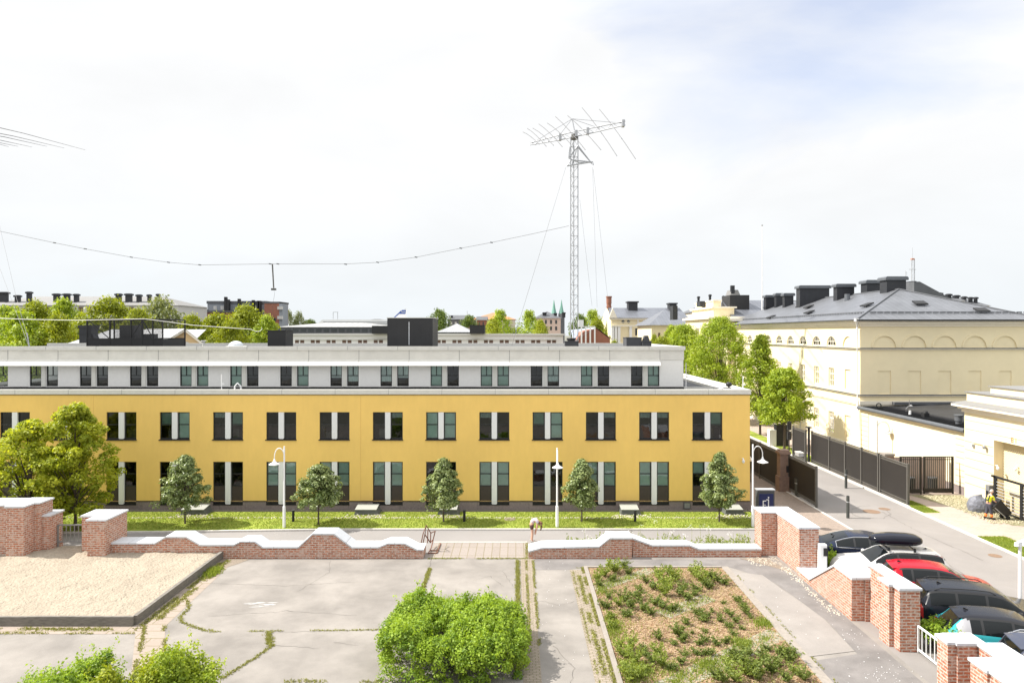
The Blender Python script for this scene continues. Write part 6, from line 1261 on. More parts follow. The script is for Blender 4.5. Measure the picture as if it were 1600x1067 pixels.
# flowering weeds behind the right low wall
rngw = np.random.default_rng(12); wp = []
for _ in range(330):
    x = rngw.uniform(2.6, 12.1); y = rngw.uniform(34.5, 35.9); h_ = rngw.uniform(.25, .62)*(1.2 if rngw.uniform() < .1 else 1)*(.55+.45*math.sin(x*1.7+.6)**2); k_ = rngw.integers(14, 26)
    lean = rngw.normal(0, .12, 2); tt = rngw.uniform(0, 1, k_)
    wp += [(x+lean[0]*t+rngw.normal(0, .06*(1.2-t)), y+lean[1]*t+rngw.normal(0, .06), .03+h_*t) for t in tt]
wp = np.array(wp); tag(leaves_obj('weeds', wp, rngw.normal(0, 1, wp.shape)+[0, 0, .5], .038, M['leaf_plant2'], None, 41), kind='stuff')
fp = []
for cx, cz in ((913, 828), (1025, 815), (1078, 822), (1098, 822), (1110, 826), (1004, 822), (921, 839), (985, 832), (1050, 832), (1068, 836), (1140, 832), (950, 830)):
    x = gx(cx, 35.3); z = gz(cz, 35.3); fp += [(x+rngw.normal(0, .09), 35.3+rngw.normal(0, .1), z+rngw.normal(0, .06)) for _ in range(16)]
fp = np.array(fp); o = leaves_obj('wildflowers', fp, np.zeros(fp.shape)+[0, -.3, 1], .022, M['flower'], None, 42); tag(o, kind='stuff')
b = MB()
for p_ in fp[::16]: b.tube([(p_[0], p_[1], 0), (p_[0]+.03, p_[1], p_[2]*.6), tuple(p_)], .006, 4)
tag(b.build('flower_stalks', M['leaf_plant2']), kind='stuff')
fw = np.array([(-9.1+rngw.normal(0, .12), 16.2+rngw.normal(0, .1), 2.1+rngw.normal(0, .12)) for _ in range(40)]); 
# plants in the bed
def plant_proto(seed, n, m, spread=.2, h_=.3, leaf=.032, stems=10):
    spread *= 1.3; h_ *= .95; leaf *= 1.15; stems += 4; n = int(n*1.35)
    rng = np.random.default_rng(seed); pts = []
    for _ in range(stems):
        a = rng.uniform(0, 6.283); r_ = spread*rng.uniform(.2, 1); hh_ = h_*rng.uniform(.5, 1.15); k_ = n//stems
        for _ in range(k_): t = rng.uniform(.12, 1); pts.append((r_*math.cos(a)*t+rng.normal(0, .03), r_*math.sin(a)*t+rng.normal(0, .03), hh_*t**.8))
    pts = np.array(pts); o = leaves_obj('bed_plant', pts, rng.normal(0, .5, pts.shape)+[0, 0, 1], leaf, m, None, seed, aspect=.45); return o
protos = [plant_proto(50, 380, M['leaf_plant'], .30, .36), plant_proto(51, 260, M['leaf_plant'], .2, .22, .03), plant_proto(52, 420, M['leaf_plant2'], .32, .42, .034, 16), plant_proto(53, 160, M['leaf_plant2'], .14, .17, .028)]
places = [(943,895,2,1.2),(962,890,2,1.3),(982,893,0,1.0),(930,902,2,.9),(937,910,0,.8),(975,882,0,1.1),(957,903,1,1.1),
 (1030,900,2,1.2),(1042,912,2,1.4),(1056,903,2,1.2),(1037,925,2,1.1),(1020,915,0,1.0),(1066,915,0,.9),(1048,895,0,1.1),(1010,905,0,.9),(1028,893,0,.8),
 (1090,900,2,1.2),(1100,908,2,1.0),(1110,898,0,1.0),(1122,905,0,.9),(1132,908,0,.9),(1085,893,2,.9),(1108,914,1,1.2),
 (975,935,0,1.2),(985,945,0,1.1),(968,942,2,.9),(995,930,0,1.1),(1005,950,0,1.0),(1018,955,0,1.0),(1000,918,0,.9),(1022,940,0,1.1),(1034,945,0,.9),(978,958,1,1.3),(1050,950,1,1.3),
 (1062,925,0,1.1),(1075,932,0,1.0),(1085,925,0,.9),(1090,918,1,1.2),(950,930,0,.8),(945,945,1,1.3),(955,960,3,1.5),(948,975,3,1.6),(962,972,3,1.2),
 (1090,955,1,1.2),(1098,965,1,1.3),(1103,960,1,1.0),(1125,965,1,1.1),(1142,958,0,.8),(1150,967,0,.8),(1138,975,1,1.2),(1135,952,1,.9),(1152,935,1,1.1),(1160,943,1,1.0),(1167,955,0,.8),(1130,938,1,.7),(1113,952,1,.7),(1172,960,1,.8),
 (1071,970,1,1.0),(1057,983,1,.9),(1101,983,1,.8),(1147,988,1,.9),(1160,978,1,.8),(1030,995,0,.7),(1060,990,0,.9),(1067,998,1,1.0),(1052,1002,1,.9),(1093,1002,1,1.1),(1102,997,1,1.0),(1120,1003,1,.9),(1134,1000,1,.8),(1082,985,1,.6),
 (968,1005,2,.7),(985,1012,2,1.0),(975,1022,2,1.1),(990,1030,2,1.0),(1007,1018,1,1.3),(1018,1030,1,1.2),(1030,1020,2,.8),(1035,1037,2,.9),(1048,1042,1,1.2),(1065,1032,0,.8),(1068,1020,0,.8),(1090,1018,1,1.2),(1105,1018,1,1.1),(1012,1045,3,1.5),(1000,1052,3,1.5),(982,1047,2,1.1),(975,1058,2,1.2),
 (1170,1020,0,1.1),(1160,1035,0,1.2),(1150,1028,0,1.0),(1180,1040,0,1.2),(1195,1028,0,1.0),(1140,1045,2,1.0),(1165,1050,2,1.2),(1185,1058,0,1.2),(1205,1048,0,1.1),(1215,1035,1,1.2),(1225,1022,0,1.0),(1235,1030,0,1.1),(1215,1018,0,.9),(1200,1012,1,1.0),(1150,1060,2,1.1),(1245,1050,2,1.0),(1230,1060,0,1.0),(1130,1062,0,1.0),(1240,1018,1,.9),(1255,1058,0,.9),(1120,1055,1,1.0)]
kinds = {0: 'dark green leafy plant in the wood-chip bed', 1: 'low dark green plant in the wood-chip bed', 2: 'bright green leafy plant in the wood-chip bed', 3: 'low yellow-green seedling in the wood-chip bed'}
rp_ = random.Random(3); first = set()
for px, py, k_, s in places:
    x, y = gp(px, py+6); 
    if not (3.55 < x < 9.5 and y < 31.75): x = min(max(x, 3.6), 9.4)
    o = protos[k_] if k_ not in first else protos[k_].copy()
    if k_ in first: C.objects.link(o)
    first.add(k_); o.location = (x, y, .03); s *= rp_.uniform(.95, 1.3); o.scale = (s, s, s*rp_.uniform(.8, 1.2)); o.rotation_euler = (0, 0, rp_.uniform(0, 6.28)); tag(o, kinds[k_], 'plant', 'plants in the wood-chip bed: '+kinds[k_].split(' in the')[0])
# street trees
street = [(gx(1229, 64), 64.5, 7.7, 2.9, 2.3, 'nearest street tree, bright green and leaning over the far gate leaf', 'leaf_street', 60, [(0, .8), (.3, 1), (.6, .8), (.85, .5), (1, .2)]),
 (26.3, 73.5, 10.8, 2.9, 2.0, 'second street tree, narrow and irregular, right behind the nearest one', 'leaf_street', 61, [(0, .9), (.3, 1), (.5, .8), (.75, .45), (1, .12)]),
 (24.9, 83.5, 13.0, 4.6, 2.0, 'tallest broad street tree rising in front of the cream pavilion', 'leaf_street', 62, ROUND),
 (24.0, 97, 12.2, 4.4, 1.8, 'broad street tree left of the tallest one', 'leaf_street', 64, ROUND)]
for x, y, h_, R_, hc, lab, m_, sd, pf in street: make_tree('street_tree', lab, x, y, h_, R_, hc, M[m_], .11, 240 if R_ < 3 else 420, 70, .55 if R_ < 3 else .75, sd, pf, .14, 'trees along the street', nl=50, lump=.28)
# distant trees: four prototypes, copied and scaled
PT = [make_tree('tree', '', 0, 0, 10, 4.6, 1.2, M[m_], .17, 150, 60, 1.0, sd, ROUND, .2, tagit=False, nl=24, lump=.3) for m_, sd in (('leaf_lime', 70), ('leaf_street', 71), ('leaf_dark', 72), ('leaf_grey', 73))]
def far_tree(k_, px, ytop, D, wpx, label, group='trees beyond the office building', used=[]):
    o = PT[k_] if k_ not in used else copy_tree(PT[k_]); used.append(k_)
    h_ = gz(ytop, D); s = (1.45 if D < 115 else 1.25)*wpx/F*D/9.2; o.location = (gx(px, D), D, 0); o.scale = (s, s, h_/10); o.rotation_euler = (0, 0, px*.37); tag(o, label, 'tree', group)
FT = [(1, 12, 478, 96, 70, 'green tree at the left edge beyond the roof'), (0, 55, 471, 99, 75, 'yellow-green tree second from the left beyond the roof'), (1, 100, 466, 104, 70, 'green tree below the twin chimneys of the pale roof'), (1, 30, 486, 82, 90, 'lower green tree just behind the left end of the roof'), (0, 90, 490, 84, 70, 'lower tree left of the black chimney'),
 (0, 172, 465, 100, 85, 'bright green tree above the black plant cage'), (3, 243, 461, 112, 90, 'grey-green rounded tree right of the bright tree above the plant cage'), (0, 215, 482, 92, 60, 'small bright tree behind the plant cage'),
 (0, 300, 492, 92, 60, 'bright tree above the ochre gable'), (0, 340, 490, 95, 70, 'bright tree below the grey apartment block'), (0, 385, 477, 98, 80, 'tallest bright tree in front of the red brick block'), (1, 415, 492, 96, 50, 'green tree left of the grey stepped vent'), (0, 360, 500, 86, 60, 'low bright tree above the dome skylight'),
 (3, 452, 483, 260, 26, 'grey-green poplar left of the white ship'), (3, 468, 485, 262, 22, 'second grey-green poplar left of the white ship'), (2, 486, 498, 265, 36, 'low distant tree at the bow of the white ship'),
 (2, 685, 481, 190, 46, 'dark rounded tree right of the big black plant box'), (2, 732, 491, 250, 34, 'distant dark tree beside the pale turret'),
 (1, 782, 484, 158, 46, 'green tree in front of the orange roof'), (0, 770, 498, 150, 40, 'lower green tree left of its taller neighbour by the orange roof'), (1, 826, 485, 158, 46, 'green tree left of the grey roofed pale building'), (0, 845, 500, 152, 36, 'lower green tree left of the antenna mast'),
 (2, 905, 488, 150, 38, 'dark green tree behind the antenna mast'), (1, 925, 484, 158, 44, 'green tree right of the antenna mast'), (0, 934, 498, 140, 36, 'bright tree beside the brick chimney'), (1, 1003, 534, 70, 20, 'small tree top behind the roof hatch'), (0, 1022, 523, 120, 26, 'small bright tree in front of the columned building'), (1, 1050, 508, 112, 36, 'bright tree in front of the low pale wing'), (0, 960, 532, 95, 26, 'low bright tree below the columns'), (0, 1035, 526, 95, 40, 'low bright tree left of the broad street tree')]
for a in FT: far_tree(*a)

# ================= far buildings
def block(name, label, px0, px1, ytop, D, dep, m, zb=0, roof=None, roofm=None, wins=None, chim=None, cat='building', zt=None, overh=.4):
    x0, x1 = gx(px0, D), gx(px1, D); z1 = gz(ytop, D) if zt is None else zt; r = empty(name, ((x0+x1)/2, D, 0), 0, label, cat)
    b = MB(); b.box(x0, x1, D, D+dep, zb, z1); b.build('wall', m, r)
    if roof:
        rh, kind = roof; b = MB(); o = overh
        if kind == 'hip': i_ = min(dep/2, (x1-x0)/2); b.add([(x0-o, D-o, z1), (x1+o, D-o, z1), (x1+o, D+dep+o, z1), (x0-o, D+dep+o, z1), (x0+i_, D+dep/2, z1+rh), (x1-i_, D+dep/2, z1+rh)], [(0,1,5,4), (1,2,5), (2,3,4,5), (3,0,4), (0,3,2,1)])
        elif kind == 'gable': b.add([(x0-o, D-o, z1), (x1+o, D-o, z1), (x1+o, D+dep+o, z1), (x0-o, D+dep+o, z1), (x0-o, D+dep/2, z1+rh), (x1+o, D+dep/2, z1+rh)], [(0,1,5,4), (1,2,5), (2,3,4,5), (3,0,4), (0,3,2,1)])
        elif kind == 'flat': b.box(x0-o, x1+o, D-o, D+dep+o, z1, z1+rh)
        elif kind == 'front': b.add([(x0-o, D-o, z1), (x1+o, D-o, z1), (x1+o, D+dep, z1), (x0-o, D+dep, z1), ((x0+x1)/2, D-o, z1+rh), ((x0+x1)/2, D+dep, z1+rh)], [(0,4,5,3), (1,2,5,4), (0,3,2,1), (0,1,4), (2,3,5)])
        ro = b.build('roof', roofm, r)
        for cpx, w_, ct in (chim or []):
            c_ = MB(); cx = gx(cpx, D+dep*.15); s = .72*w_/F*D/2; zt_ = gz(ct, D+dep*.15); c_.box(cx-s, cx+s, D+dep*.15, D+dep*.15+.7, z1+.2, zt_-.4); c_.box(cx-s*1.25, cx+s*1.25, D+dep*.15-.3, D+dep*.15+.95, zt_-.5, zt_-.1); c_.box(cx-s*.95, cx+s*.95, D+dep*.15, D+dep*.15+.7, zt_-.1, zt_); c_.build('chimney', M['chim'], ro)
    if wins:
        pxs, y0, y1, wpx, wm = wins; w0 = None
        for px in pxs:
            if w0 is None:
                q = MB(); w_ = wpx/F*D/2; h_ = (y1-y0)/F*D; q.box(-w_, w_, -.06, .05, 0, h_); q.box(-.05, .05, -.1, -.06, 0, h_); w0 = q.build('window', wm, r); o = w0
            else: o = w0.copy(); C.objects.link(o)
            o.location = (gx(px, D), D, gz(y1, D))
    drop_to_base(r, (x0+x1)/2, D); return r
M['wdark'] = mat('far_window', (.05, .055, .06), .3); M['wbrown'] = mat('far_window_brown', (.13, .075, .05), .5); M['beige'] = mat('far_beige', (.60, .54, .44), .9, .04, .3); M['pinkwall'] = mat('far_pink', (.58, .45, .38), .9, .04, .3); M['greywall'] = mat('far_grey', (.24, .26, .29), .8, .06, .5); M['whitewall'] = mat('far_white', (.50, .49, .47), .8)
# long twin of the office building behind
r = block('rear_office_building', 'long pale office wing behind the black plant box with a row of small dark windows', 446, 880, 524, 143, 14, M['attic'], roof=(.35, 'flat'), roofm=M['cap'], wins=([464+24.6*i+dx for i in range(-0, 17) for dx in (0, 8.2)], 531.5, 536.5, 6, M['wbrown']))
b = MB(); x0, x1 = gx(461, 142.8), gx(870, 142.8); b.prismx([(-.3, gz(530.8, 143)), (.1, gz(529.0, 143)), (.1, gz(531, 143))], x0-r.location.x, x1-r.location.x); b.build('sunshade', M['flap'], r)
r = block('factory_hall', 'low dark hall with a striped sawtooth glass roof behind the rear office wing', 432, 615, 511, 175, 20, M['roof_dark'], roof=(1.3, 'hip'), roofm=seammat('hall_roof', (.33, .33, .33), 1.6, .7, 'X', .35, .1), wins=([450+12*i for i in range(13)], 514, 519, 9, M['wdark']))
block('rooftop_screen', 'dark lattice screen on the rear roof left of the big plant box', 581, 610, 509, 141, 3, M['louvre'], zb=10.8, cat='screen'); 
r = block('rooftop_box', 'small black plant box on the rear roof right of the big one', 734, 757, 509, 141, 5, M['louvre'], zb=10.8, roof=(.15, 'flat'), roofm=M['black'], cat='plant box', overh=.05)
block('far_hall', 'grey metal-roofed sheds behind the big plant box', 684, 735, 519, 180, 18, M['roof_dark'], roof=(2.4, 'hip'), roofm=M['zinc_light'], wins=([695, 706, 718], 520, 523, 4, M['wdark']))
# left row
block('apartment_house', 'long pale apartment house with brown shutters and many black chimneys on the left', -30, 278, 477, 170, 16, M['whitewall'], roof=(2.6, 'hip'), roofm=M['roof_grey'], wins=([60, 75, 126, 140, 190, 205], 479.5, 487, 7, M['wbrown']), chim=[(4, 18, 456), (26, 10, 461), (44, 9, 455.5), (87, 12, 458.5), (103, 12, 458.5), (118, 9, 459), (184, 11, 458.5), (200, 13, 458.5), (216, 9, 460), (232, 6, 460), (246, 5, 459)])
block('brick_house', 'low brown brick block half hidden right of the grey-green tree', 272, 297, 484, 185, 10, M['redbrick'], roof=(.4, 'flat'), roofm=M['roof_dark'], wins=([283], 489, 495, 4, M['wdark']))
r = block('grey_apartment_block', 'grey apartment block with black roof pipes behind the bright trees', 324, 415, 474.5, 205, 14, M['greywall'], roof=(.8, 'flat'), roofm=M['roof_dark'], wins=([336, 347, 392, 401], 478, 484, 5, M['whitewall']), overh=.2)
b = MB()
for px, t in ((353, 464), (357, 468), (374, 467), (396, 469), (404, 470), (406, 470)): x = gx(px, 204)-r.location.x; b.box(x-.35, x+.35, -1.6, -.6, 6, gz(t, 204))
b.build('flue_pipe', M['black'], r)
block('brick_house', 'long low red brick wing in front of the grey apartment block', 306, 372, 488, 200, 4, M['redbrick'], roof=(.5, 'flat'), roofm=M['roof_dark'], wins=([312, 330, 345], 493, 500, 4, M['whitewall']))
block('brick_tower_block', 'red brick tower block with white balconies at its right end', 413, 436, 474, 200, 8, M['redbrick'], roof=(.5, 'flat'), roofm=M['roof_dark'], wins=([416, 428, 416.1, 430], 497, 502, 3, M['wdark']), overh=.15)
r = block('balcony_tower', 'narrow dark stair tower with white balcony slabs beside the red brick tower block', 436, 441, 474, 200, 5, M['greywall'], roof=(.4, 'flat'), roofm=M['black'], overh=.1)
b = MB(); [b.box(-.7, .7, -.9, 0, z, z+.9) for z in (9, 12, 15, 17.8)]; b.build('balcony', M['whitewall'], r)
# zinc roofed ochre house just behind the roof on the left
r = empty('ochre_house', (gx(200, 76), 76, 0), 0, 'ochre gabled house with a grey seamed metal roof behind the plant cage', 'house'); M['ochre'] = mat('ochre_wall', (.66, .47, .25), .9, .04, .6)
D = 76; xg = gx(291, D); zr = gz(515, D); ze = gz(538, D); xl = gx(255, D); xr = gx(318, D)
b = MB(); pf = [(xl, 0), (xr, 0), (xr, ze), (xg, zr-.1), (xl, ze)]; b.add([(x, D, z) for x, z in pf]+[(x-7, D+5, z) for x, z in pf], [(0,1,2,3,4), (9,8,7,6,5)]+[(i, (i+1) % 5, 5+(i+1) % 5, 5+i) for i in range(5)]); b.box(gx(70, D), xl-3, D+2.5, D+7, 0, ze-.3); b.build('wall', M['ochre'], r)
b = MB(); b.add([(xl-.4, D-.3, ze-.1), (xg, D-.3, zr+.1), (xg-7.2, D+5, zr+.1), (xl-7.6, D+5, ze-.1), (xr+.4, D-.3, ze-.1), (xr-6.8, D+5, ze-.1)], [(0,1,2,3), (1,4,5,2)])
b.add([(gx(68, D), D+1, ze-.5), (xg-.5, D+1, ze-.5), (xg-.5, D+6, zr+.05), (gx(125, D), D+6, zr+.05)], [(0,1,2,3)]); 
ro = b.build('roof', M['zinc_light'], r)
b = MB(); x0, x1 = gx(110, D), gx(129, D); b.box(x0, x1, D+1.5, D+2.8, ze-1, gz(508, D)-.1); b.box(x0-.1, x1+.1, D+1.4, D+2.9, gz(508, D)-.3, gz(508, D)); b.box(x0-.1, x1+.1, D+1.4, D+2.9, gz(522, D), gz(522, D)+.1); b.prism([(x1, ze-1), (x1+1.0, ze-1), (x1, gz(520, D))], D+1.6, D+2.6); b.build('chimney', M['chim'], ro)
b = MB(); b.add([(xl-.45, D-.34, ze-.15), (xg, D-.34, zr+.05), (xr+.45, D-.34, ze-.15), (xr+.3, D-.34, ze-.32), (xg, D-.34, zr-.2), (xl-.3, D-.34, ze-.32)], [(0,1,4,5), (1,2,3,4)]); b.build('barge_board', M['cream_pale'], r)
b = MB(); b.lathe(0, 0, [(.5, 0), (.5, .02)], 20); o = b.build('round_window', M['whitewall'], r); o.rotation_euler = (R(90), 0, 0); o.location = (xg, D-.02, ze-.2)
drop_to_base(r, gx(200, 76), 76)
# ship
r = empty('cruise_ship', (gx(560, 900), 900, 0), 0, 'white passenger ship with a blue striped funnel beyond the roofs', 'ship'); sx = r.location.x; ux = lambda px: gx(px, 900)-sx; b = MB()
for i, (a0, a1, z0, z1) in enumerate(((490, 700, 0, gz(508, 900)), (493, 700, gz(508, 900), gz(504.5, 900)), (497, 690, gz(504.5, 900), gz(501.5, 900)), (500, 640, gz(501.5, 900), gz(499.5, 900)))): b.add([(ux(a0), 0, z0), (ux(a1), 0, z0), (ux(a1), 30, z0), (ux(a0), 30, z0), (ux(a0)+4, 0, z1), (ux(a1), 0, z1), (ux(a1), 30, z1), (ux(a0)+4, 30, z1)], [(0,3,2,1),(4,5,6,7),(0,1,5,4),(1,2,6,5),(2,3,7,6),(3,0,4,7)])
b.build('hull', M['white'], r); b = MB()
for z in (506, 503): b.box(ux(505), ux(680), -.6, 0, gz(z, 900)-.4, gz(z, 900)+.3)
b.build('window_band', M['greywall'], r)
fnl = MB(); fnl.add([(ux(612), 10, gz(499, 900)), (ux(631), 10, gz(499, 900)), (ux(632.5), 10, gz(482, 900)), (ux(626), 10, gz(484, 900)), (ux(612), 18, gz(499, 900)), (ux(631), 18, gz(499, 900)), (ux(632.5), 18, gz(482, 900)), (ux(626), 18, gz(484, 900))], [(0,1,2,3),(7,6,5,4),(0,4,5,1),(1,5,6,2),(2,6,7,3),(3,7,4,0)]); fo = fnl.build('funnel', M['white'], r)
M['blue'] = mat('ship_blue', (.03, .08, .32), .5); b = MB()
for (p0, p1, y0, y1) in ((624.5, 632.4, 484.2, 486.4), (622, 632, 488, 490)): b.add([(ux(p0), 9.4, gz(y1, 900)), (ux(p1), 9.4, gz(y1, 900)), (ux(p1), 9.4, gz(y0, 900)), (ux(p0+2), 9.4, gz(y0, 900)), (ux(p0), 9.9, gz(y1, 900)), (ux(p1), 9.9, gz(y1, 900)), (ux(p1), 9.9, gz(y0, 900)), (ux(p0+2), 9.9, gz(y0, 900))], [(0,1,2,3),(7,6,5,4),(0,4,5,1),(1,5,6,2),(2,6,7,3),(3,7,4,0)])
b.bar((ux(612), 9.3, gz(498, 900)), (ux(625), 9.3, gz(485.5, 900)), 1.3, .6); b.build('blue_stripe', M['blue'], fo)
b = MB()
for px in (519, 526): b.bar((ux(px), 5, gz(500, 900)), (ux(px), 5, gz(487.5, 900)), .7)
b.bar((ux(519), 5, gz(487.5, 900)), (ux(527), 5, gz(487.5, 900)), .5); b.build('radar_mast', M['steel'], r)
block('harbour_building', 'dark red harbour roofs far behind the ship', 568, 605, 501, 1100, 30, M['redbrick'], roof=(3, 'hip'), roofm=M['roof_dark'], wins=([575, 585, 595], 502, 504, 2, M['wdark']))
# centre row
block('orange_roof_building', 'building with a long orange tiled roof behind the green trees', 737, 805, 499, 300, 18, M['beige'], roof=(3.2, 'hip'), roofm=M['roof_red'], wins=([742, 752, 795], 501, 507, 2.5, M['wdark']))
block('brick_gable_house', 'small red brick house in front of the orange roof', 745, 760, 500, 285, 10, M['redbrick'], roof=(1.6, 'gable'), roofm=M['roof_dark'], wins=([749, 755], 503, 508, 2, M['wdark']))
block('dark_roof_house', 'dark roofed houses beside the pale turret', 700, 727, 499, 320, 20, M['roof_dark'], roof=(2.2, 'gable'), roofm=M['roof_dark'], wins=([705, 712], 503, 507, 3, M['whitewall']), chim=[(706, 4, 493)])
r = empty('roof_turret', (gx(730, 290), 290, 0), 0, 'pale grey pointed turret between the distant roofs', 'turret'); b = MB(); b.lathe(0, 0, [(1.2, 0), (1.2, 14)], 10); b.build('drum', M['beige'], r); b = MB(); b.lathe(0, 0, [(1.6, 14), (.1, gz(493, 290))], 10); b.build('spire', M['zinc_light'], r); b = MB(); b.cyl(0, 0, 18, gz(486, 290), .1, n=6); b.build('finial', M['steel'], r)
r = block('pale_corner_building', 'pale plastered building with a grey roof between the green trees and the antenna mast', 836, 876, 497, 240, 14, M['pinkwall'], roof=(2.6, 'hip'), roofm=M['roof_dark'], wins=([845, 853, 861, 869], 500, 506, 3, M['wdark']), chim=[(851, 8, 488), (868, 6, 489), (881, 7, 488)])
b = MB(); [b.box(gx(px, 239.9)-r.location.x-.35, gx(px, 239.9)-r.location.x+.35, -.06, 0, gz(516, 240), gz(510, 240)) for px in (845, 853, 861, 869)]; b.build('lower_windows', M['wdark'], r)
for px, lab in ((865.5, 'left of the twin green church spires on the skyline'), (877.3, 'right of the twin green church spires on the skyline')):
    r = empty('church_spire', (gx(px, 480), 480, 0), 0, lab, 'church spire'); b = MB(); b.lathe(0, 0, [(2.2, 0), (2.2, gz(490, 480))], 8); b.build('tower', M['roof_dark'], r); b = MB(); b.lathe(0, 0, [(1.9, gz(490, 480)), (1.0, gz(481, 480)), (.12, gz(468.5, 480))], 8); b.build('spire', mat('copper_green', (.16, .33, .27), .8) if 'copper_green' not in bpy.data.materials else bpy.data.materials['copper_green'], r)
# brick shed with slanting glass roof and white posts
r = empty('brick_shed', (gx(925, 125), 125, 0), 0, 'brown brick shed with sloping roofs and white posts behind the round roof fan', 'shed'); D = 125; b = MB(); X = lambda px: gx(px, D)-r.location.x
b.prism([(X(898), 0), (X(955), 0), (X(953), gz(529, D)), (X(931), gz(513, D)), (X(912), gz(518, D)), (X(898), gz(533, D))], 0, 12); b.build('wall', M['redbrick'], r)
b = MB(); b.add([(X(896), -.2, gz(534, D)), (X(931), -.2, gz(511.5, D)), (X(931), 12, gz(511.5, D)), (X(900), 12, gz(515, D)), (X(956), -.2, gz(529.5, D)), (X(956), 12, gz(529.5, D))], [(0,1,2,3), (1,4,5,2)]); b.build('roof', mat('bluegrey_roof', (.30, .34, .42), .5), r)
b = MB(); [b.box(X(px)-.12, X(px)+.12, -1, -.75, 0, gz(511, D)) for px in (908, 914.5, 921.5, 928.5)]; b.box(X(908)-.1, X(928)+.1, -1, -.75, gz(511, D), gz(511, D)+.15); b.build('white_post', M['white'], r)
# chimney
r = empty('brick_chimney', (gx(951.5, 160), 160, 0), 0, 'tall red brick factory chimney with a corbelled top', 'chimney'); b = MB(); zt = gz(463, 160); b.lathe(0, 0, [(.72, 0), (.55, zt-1.8), (.62, zt-1.6), (.62, zt-.3), (.72, zt-.25), (.72, zt), (.4, zt)], 16); b.build('shaft', M['redbrick'], r); b = MB(); b.lathe(0, 0, [(.60, zt-2.6), (.66, zt-2.5), (.60, zt-2.4)], 16); b.build('ring', M['redbrick'], r)
# columned building
D = 150; r = empty('columned_building', (gx(1000, D), D, 0), 0, 'cream classical building with white pilasters, round windows and a grey seamed roof', 'building'); X = lambda px: gx(px, D)-r.location.x; Z = lambda py: gz(py, D)
b = MB(); b.box(X(955), X(1070), 0, 16, 0, Z(497)); b.prismx([(0, Z(497)), (16, Z(497)), (8, Z(479)-.1)], X(955)-.0, X(956)); b.build('wall', M['cream'], r)
b = MB(); b.add([(X(952), -.8, Z(497)), (X(1075), -.8, Z(497)), (X(1075), 8, Z(479)), (X(958), 8, Z(479)), (X(954), 16.8, Z(497)), (X(1075), 16.8, Z(497))], [(0,1,2,3), (3,2,5,4)]); ro = b.build('roof', M['zinc'], r)
for px, w_, t in ((996, 1.3, 469), (1061, 1.0, 471.5)): b = MB(); x = X(px); b.box(x-w_*.8, x+w_*.8, 5.5, 8, Z(485), Z(t)-.3); b.box(x-w_, x+w_, 5.3, 8.2, Z(t)-.3, Z(t)); b.build('chimney', M['chim'], ro)
b = MB(); b.box(X(952), X(1070), -.5, 0, Z(500), Z(497)); b.box(X(955), X(990), -.7, -.5, Z(510), Z(508)); b.box(X(955), X(1070), -.15, 0, Z(504), Z(503)); b.build('cornice', M['cream_pale'], r)
b = MB()
for px in (957, 962, 967, 985): x = X(px); b.box(x-.28, x+.28, -.5, -.01, 0, Z(511)); b.box(x-.36, x+.36, -.55, -.01, Z(511), Z(510))
for px in (997, 1006, 1015, 1025): x = X(px); b.box(x-.2, x+.2, -.12, -.01, Z(508), Z(500))
b.build('pilaster', M['white'], r)
b = MB(); b.add([(X(951), -.6, Z(497)), (X(964), -.6, Z(497)), (X(957), -.6, Z(481)), (X(951), 0, Z(497)), (X(964), 0, Z(497)), (X(957), 0, Z(481))], [(0,1,2), (5,4,3), (0,3,4,1), (1,4,5,2), (2,5,3,0)]); b.build('pediment', M['cream_pale'], r)
for px in (973.5, 982): b = MB(); b.lathe(0, 0, [(.33, 0), (.33, .1)], 14); o = b.build('round_window', M['wdark'], r); o.rotation_euler = (R(90), 0, 0); o.location = (X(px), -.02, Z(502.5))
w0 = None
for px in (995.5, 1012, 1030): b = MB(); x = X(px); b.box(x-.42, x+.42, -.05, .02, Z(524), Z(513)); b.build('window', M['wdark'], r)
# low wing + pavilion behind the cream building
r = block('low_pale_wing', 'low pale wing with a shallow dark roof in front of the columned building', 1018, 1085, 508, 122, 14, M['cream'], roof=(3.0, 'hip'), roofm=M['zinc'], wins=([1030, 1040, 1051], 520, 527, 3, M['wbrown']), overh=.6)
r = empty('cream_pavilion', (29, 96, 0), 0, 'pale stepped pavilion adjoining the cream building behind the street trees', 'building'); rx = 29; D = 96
b = MB(); X = lambda px, DD=96: gx(px, DD)-rx; b.box(X(1076, 110)+0, 10, 2, 16, 0, 13.0); b.box(.3, 10, -1.5, 2, 0, 12.6); b.box(X(1084, 110), X(1158), 3, 15, 13.3, gz(480, 98)-.1); b.box(X(1100, 105), X(1140), 4, 14, gz(480, 98), gz(470.5, 100)); b.build('wall', M['cream'], r)
b = MB(); b.box(X(1072, 110), 10, 1.2, 16.4, 13.0, 13.3); b.box(-.6, 10, -2.2, 1.2, 12.6, 12.95); b.box(X(1083, 110)-.2, X(1158)+.3, 2.7, 15.3, gz(480, 98)-.1, gz(480, 98)+.12); b.box(X(1099, 105), X(1141), 3.8, 14.2, gz(470.5, 100), gz(470.5, 100)+.18); b.build('cornice', M['cream_pale'], r)
b = MB(); b.box(X(1158), X(1190), 5, 9, 13, gz(461, 101)); b.build('plant_box', M['louvre'], r); b = MB(); b.box(X(1072), X(1080), 8, 10, 13, gz(478, 105)); b.box(X(1118), X(1128), 8, 10, 15, gz(471, 105)); b.build('chimney', M['chim'], r)
b = MB(); b.add([(X(1150), 2, 13.3), (16, 2, 13.3), (16, 9, 16), (X(1158), 9, 16)], [(0,1,2,3)]); b.build('roof', M['zinc'], r)
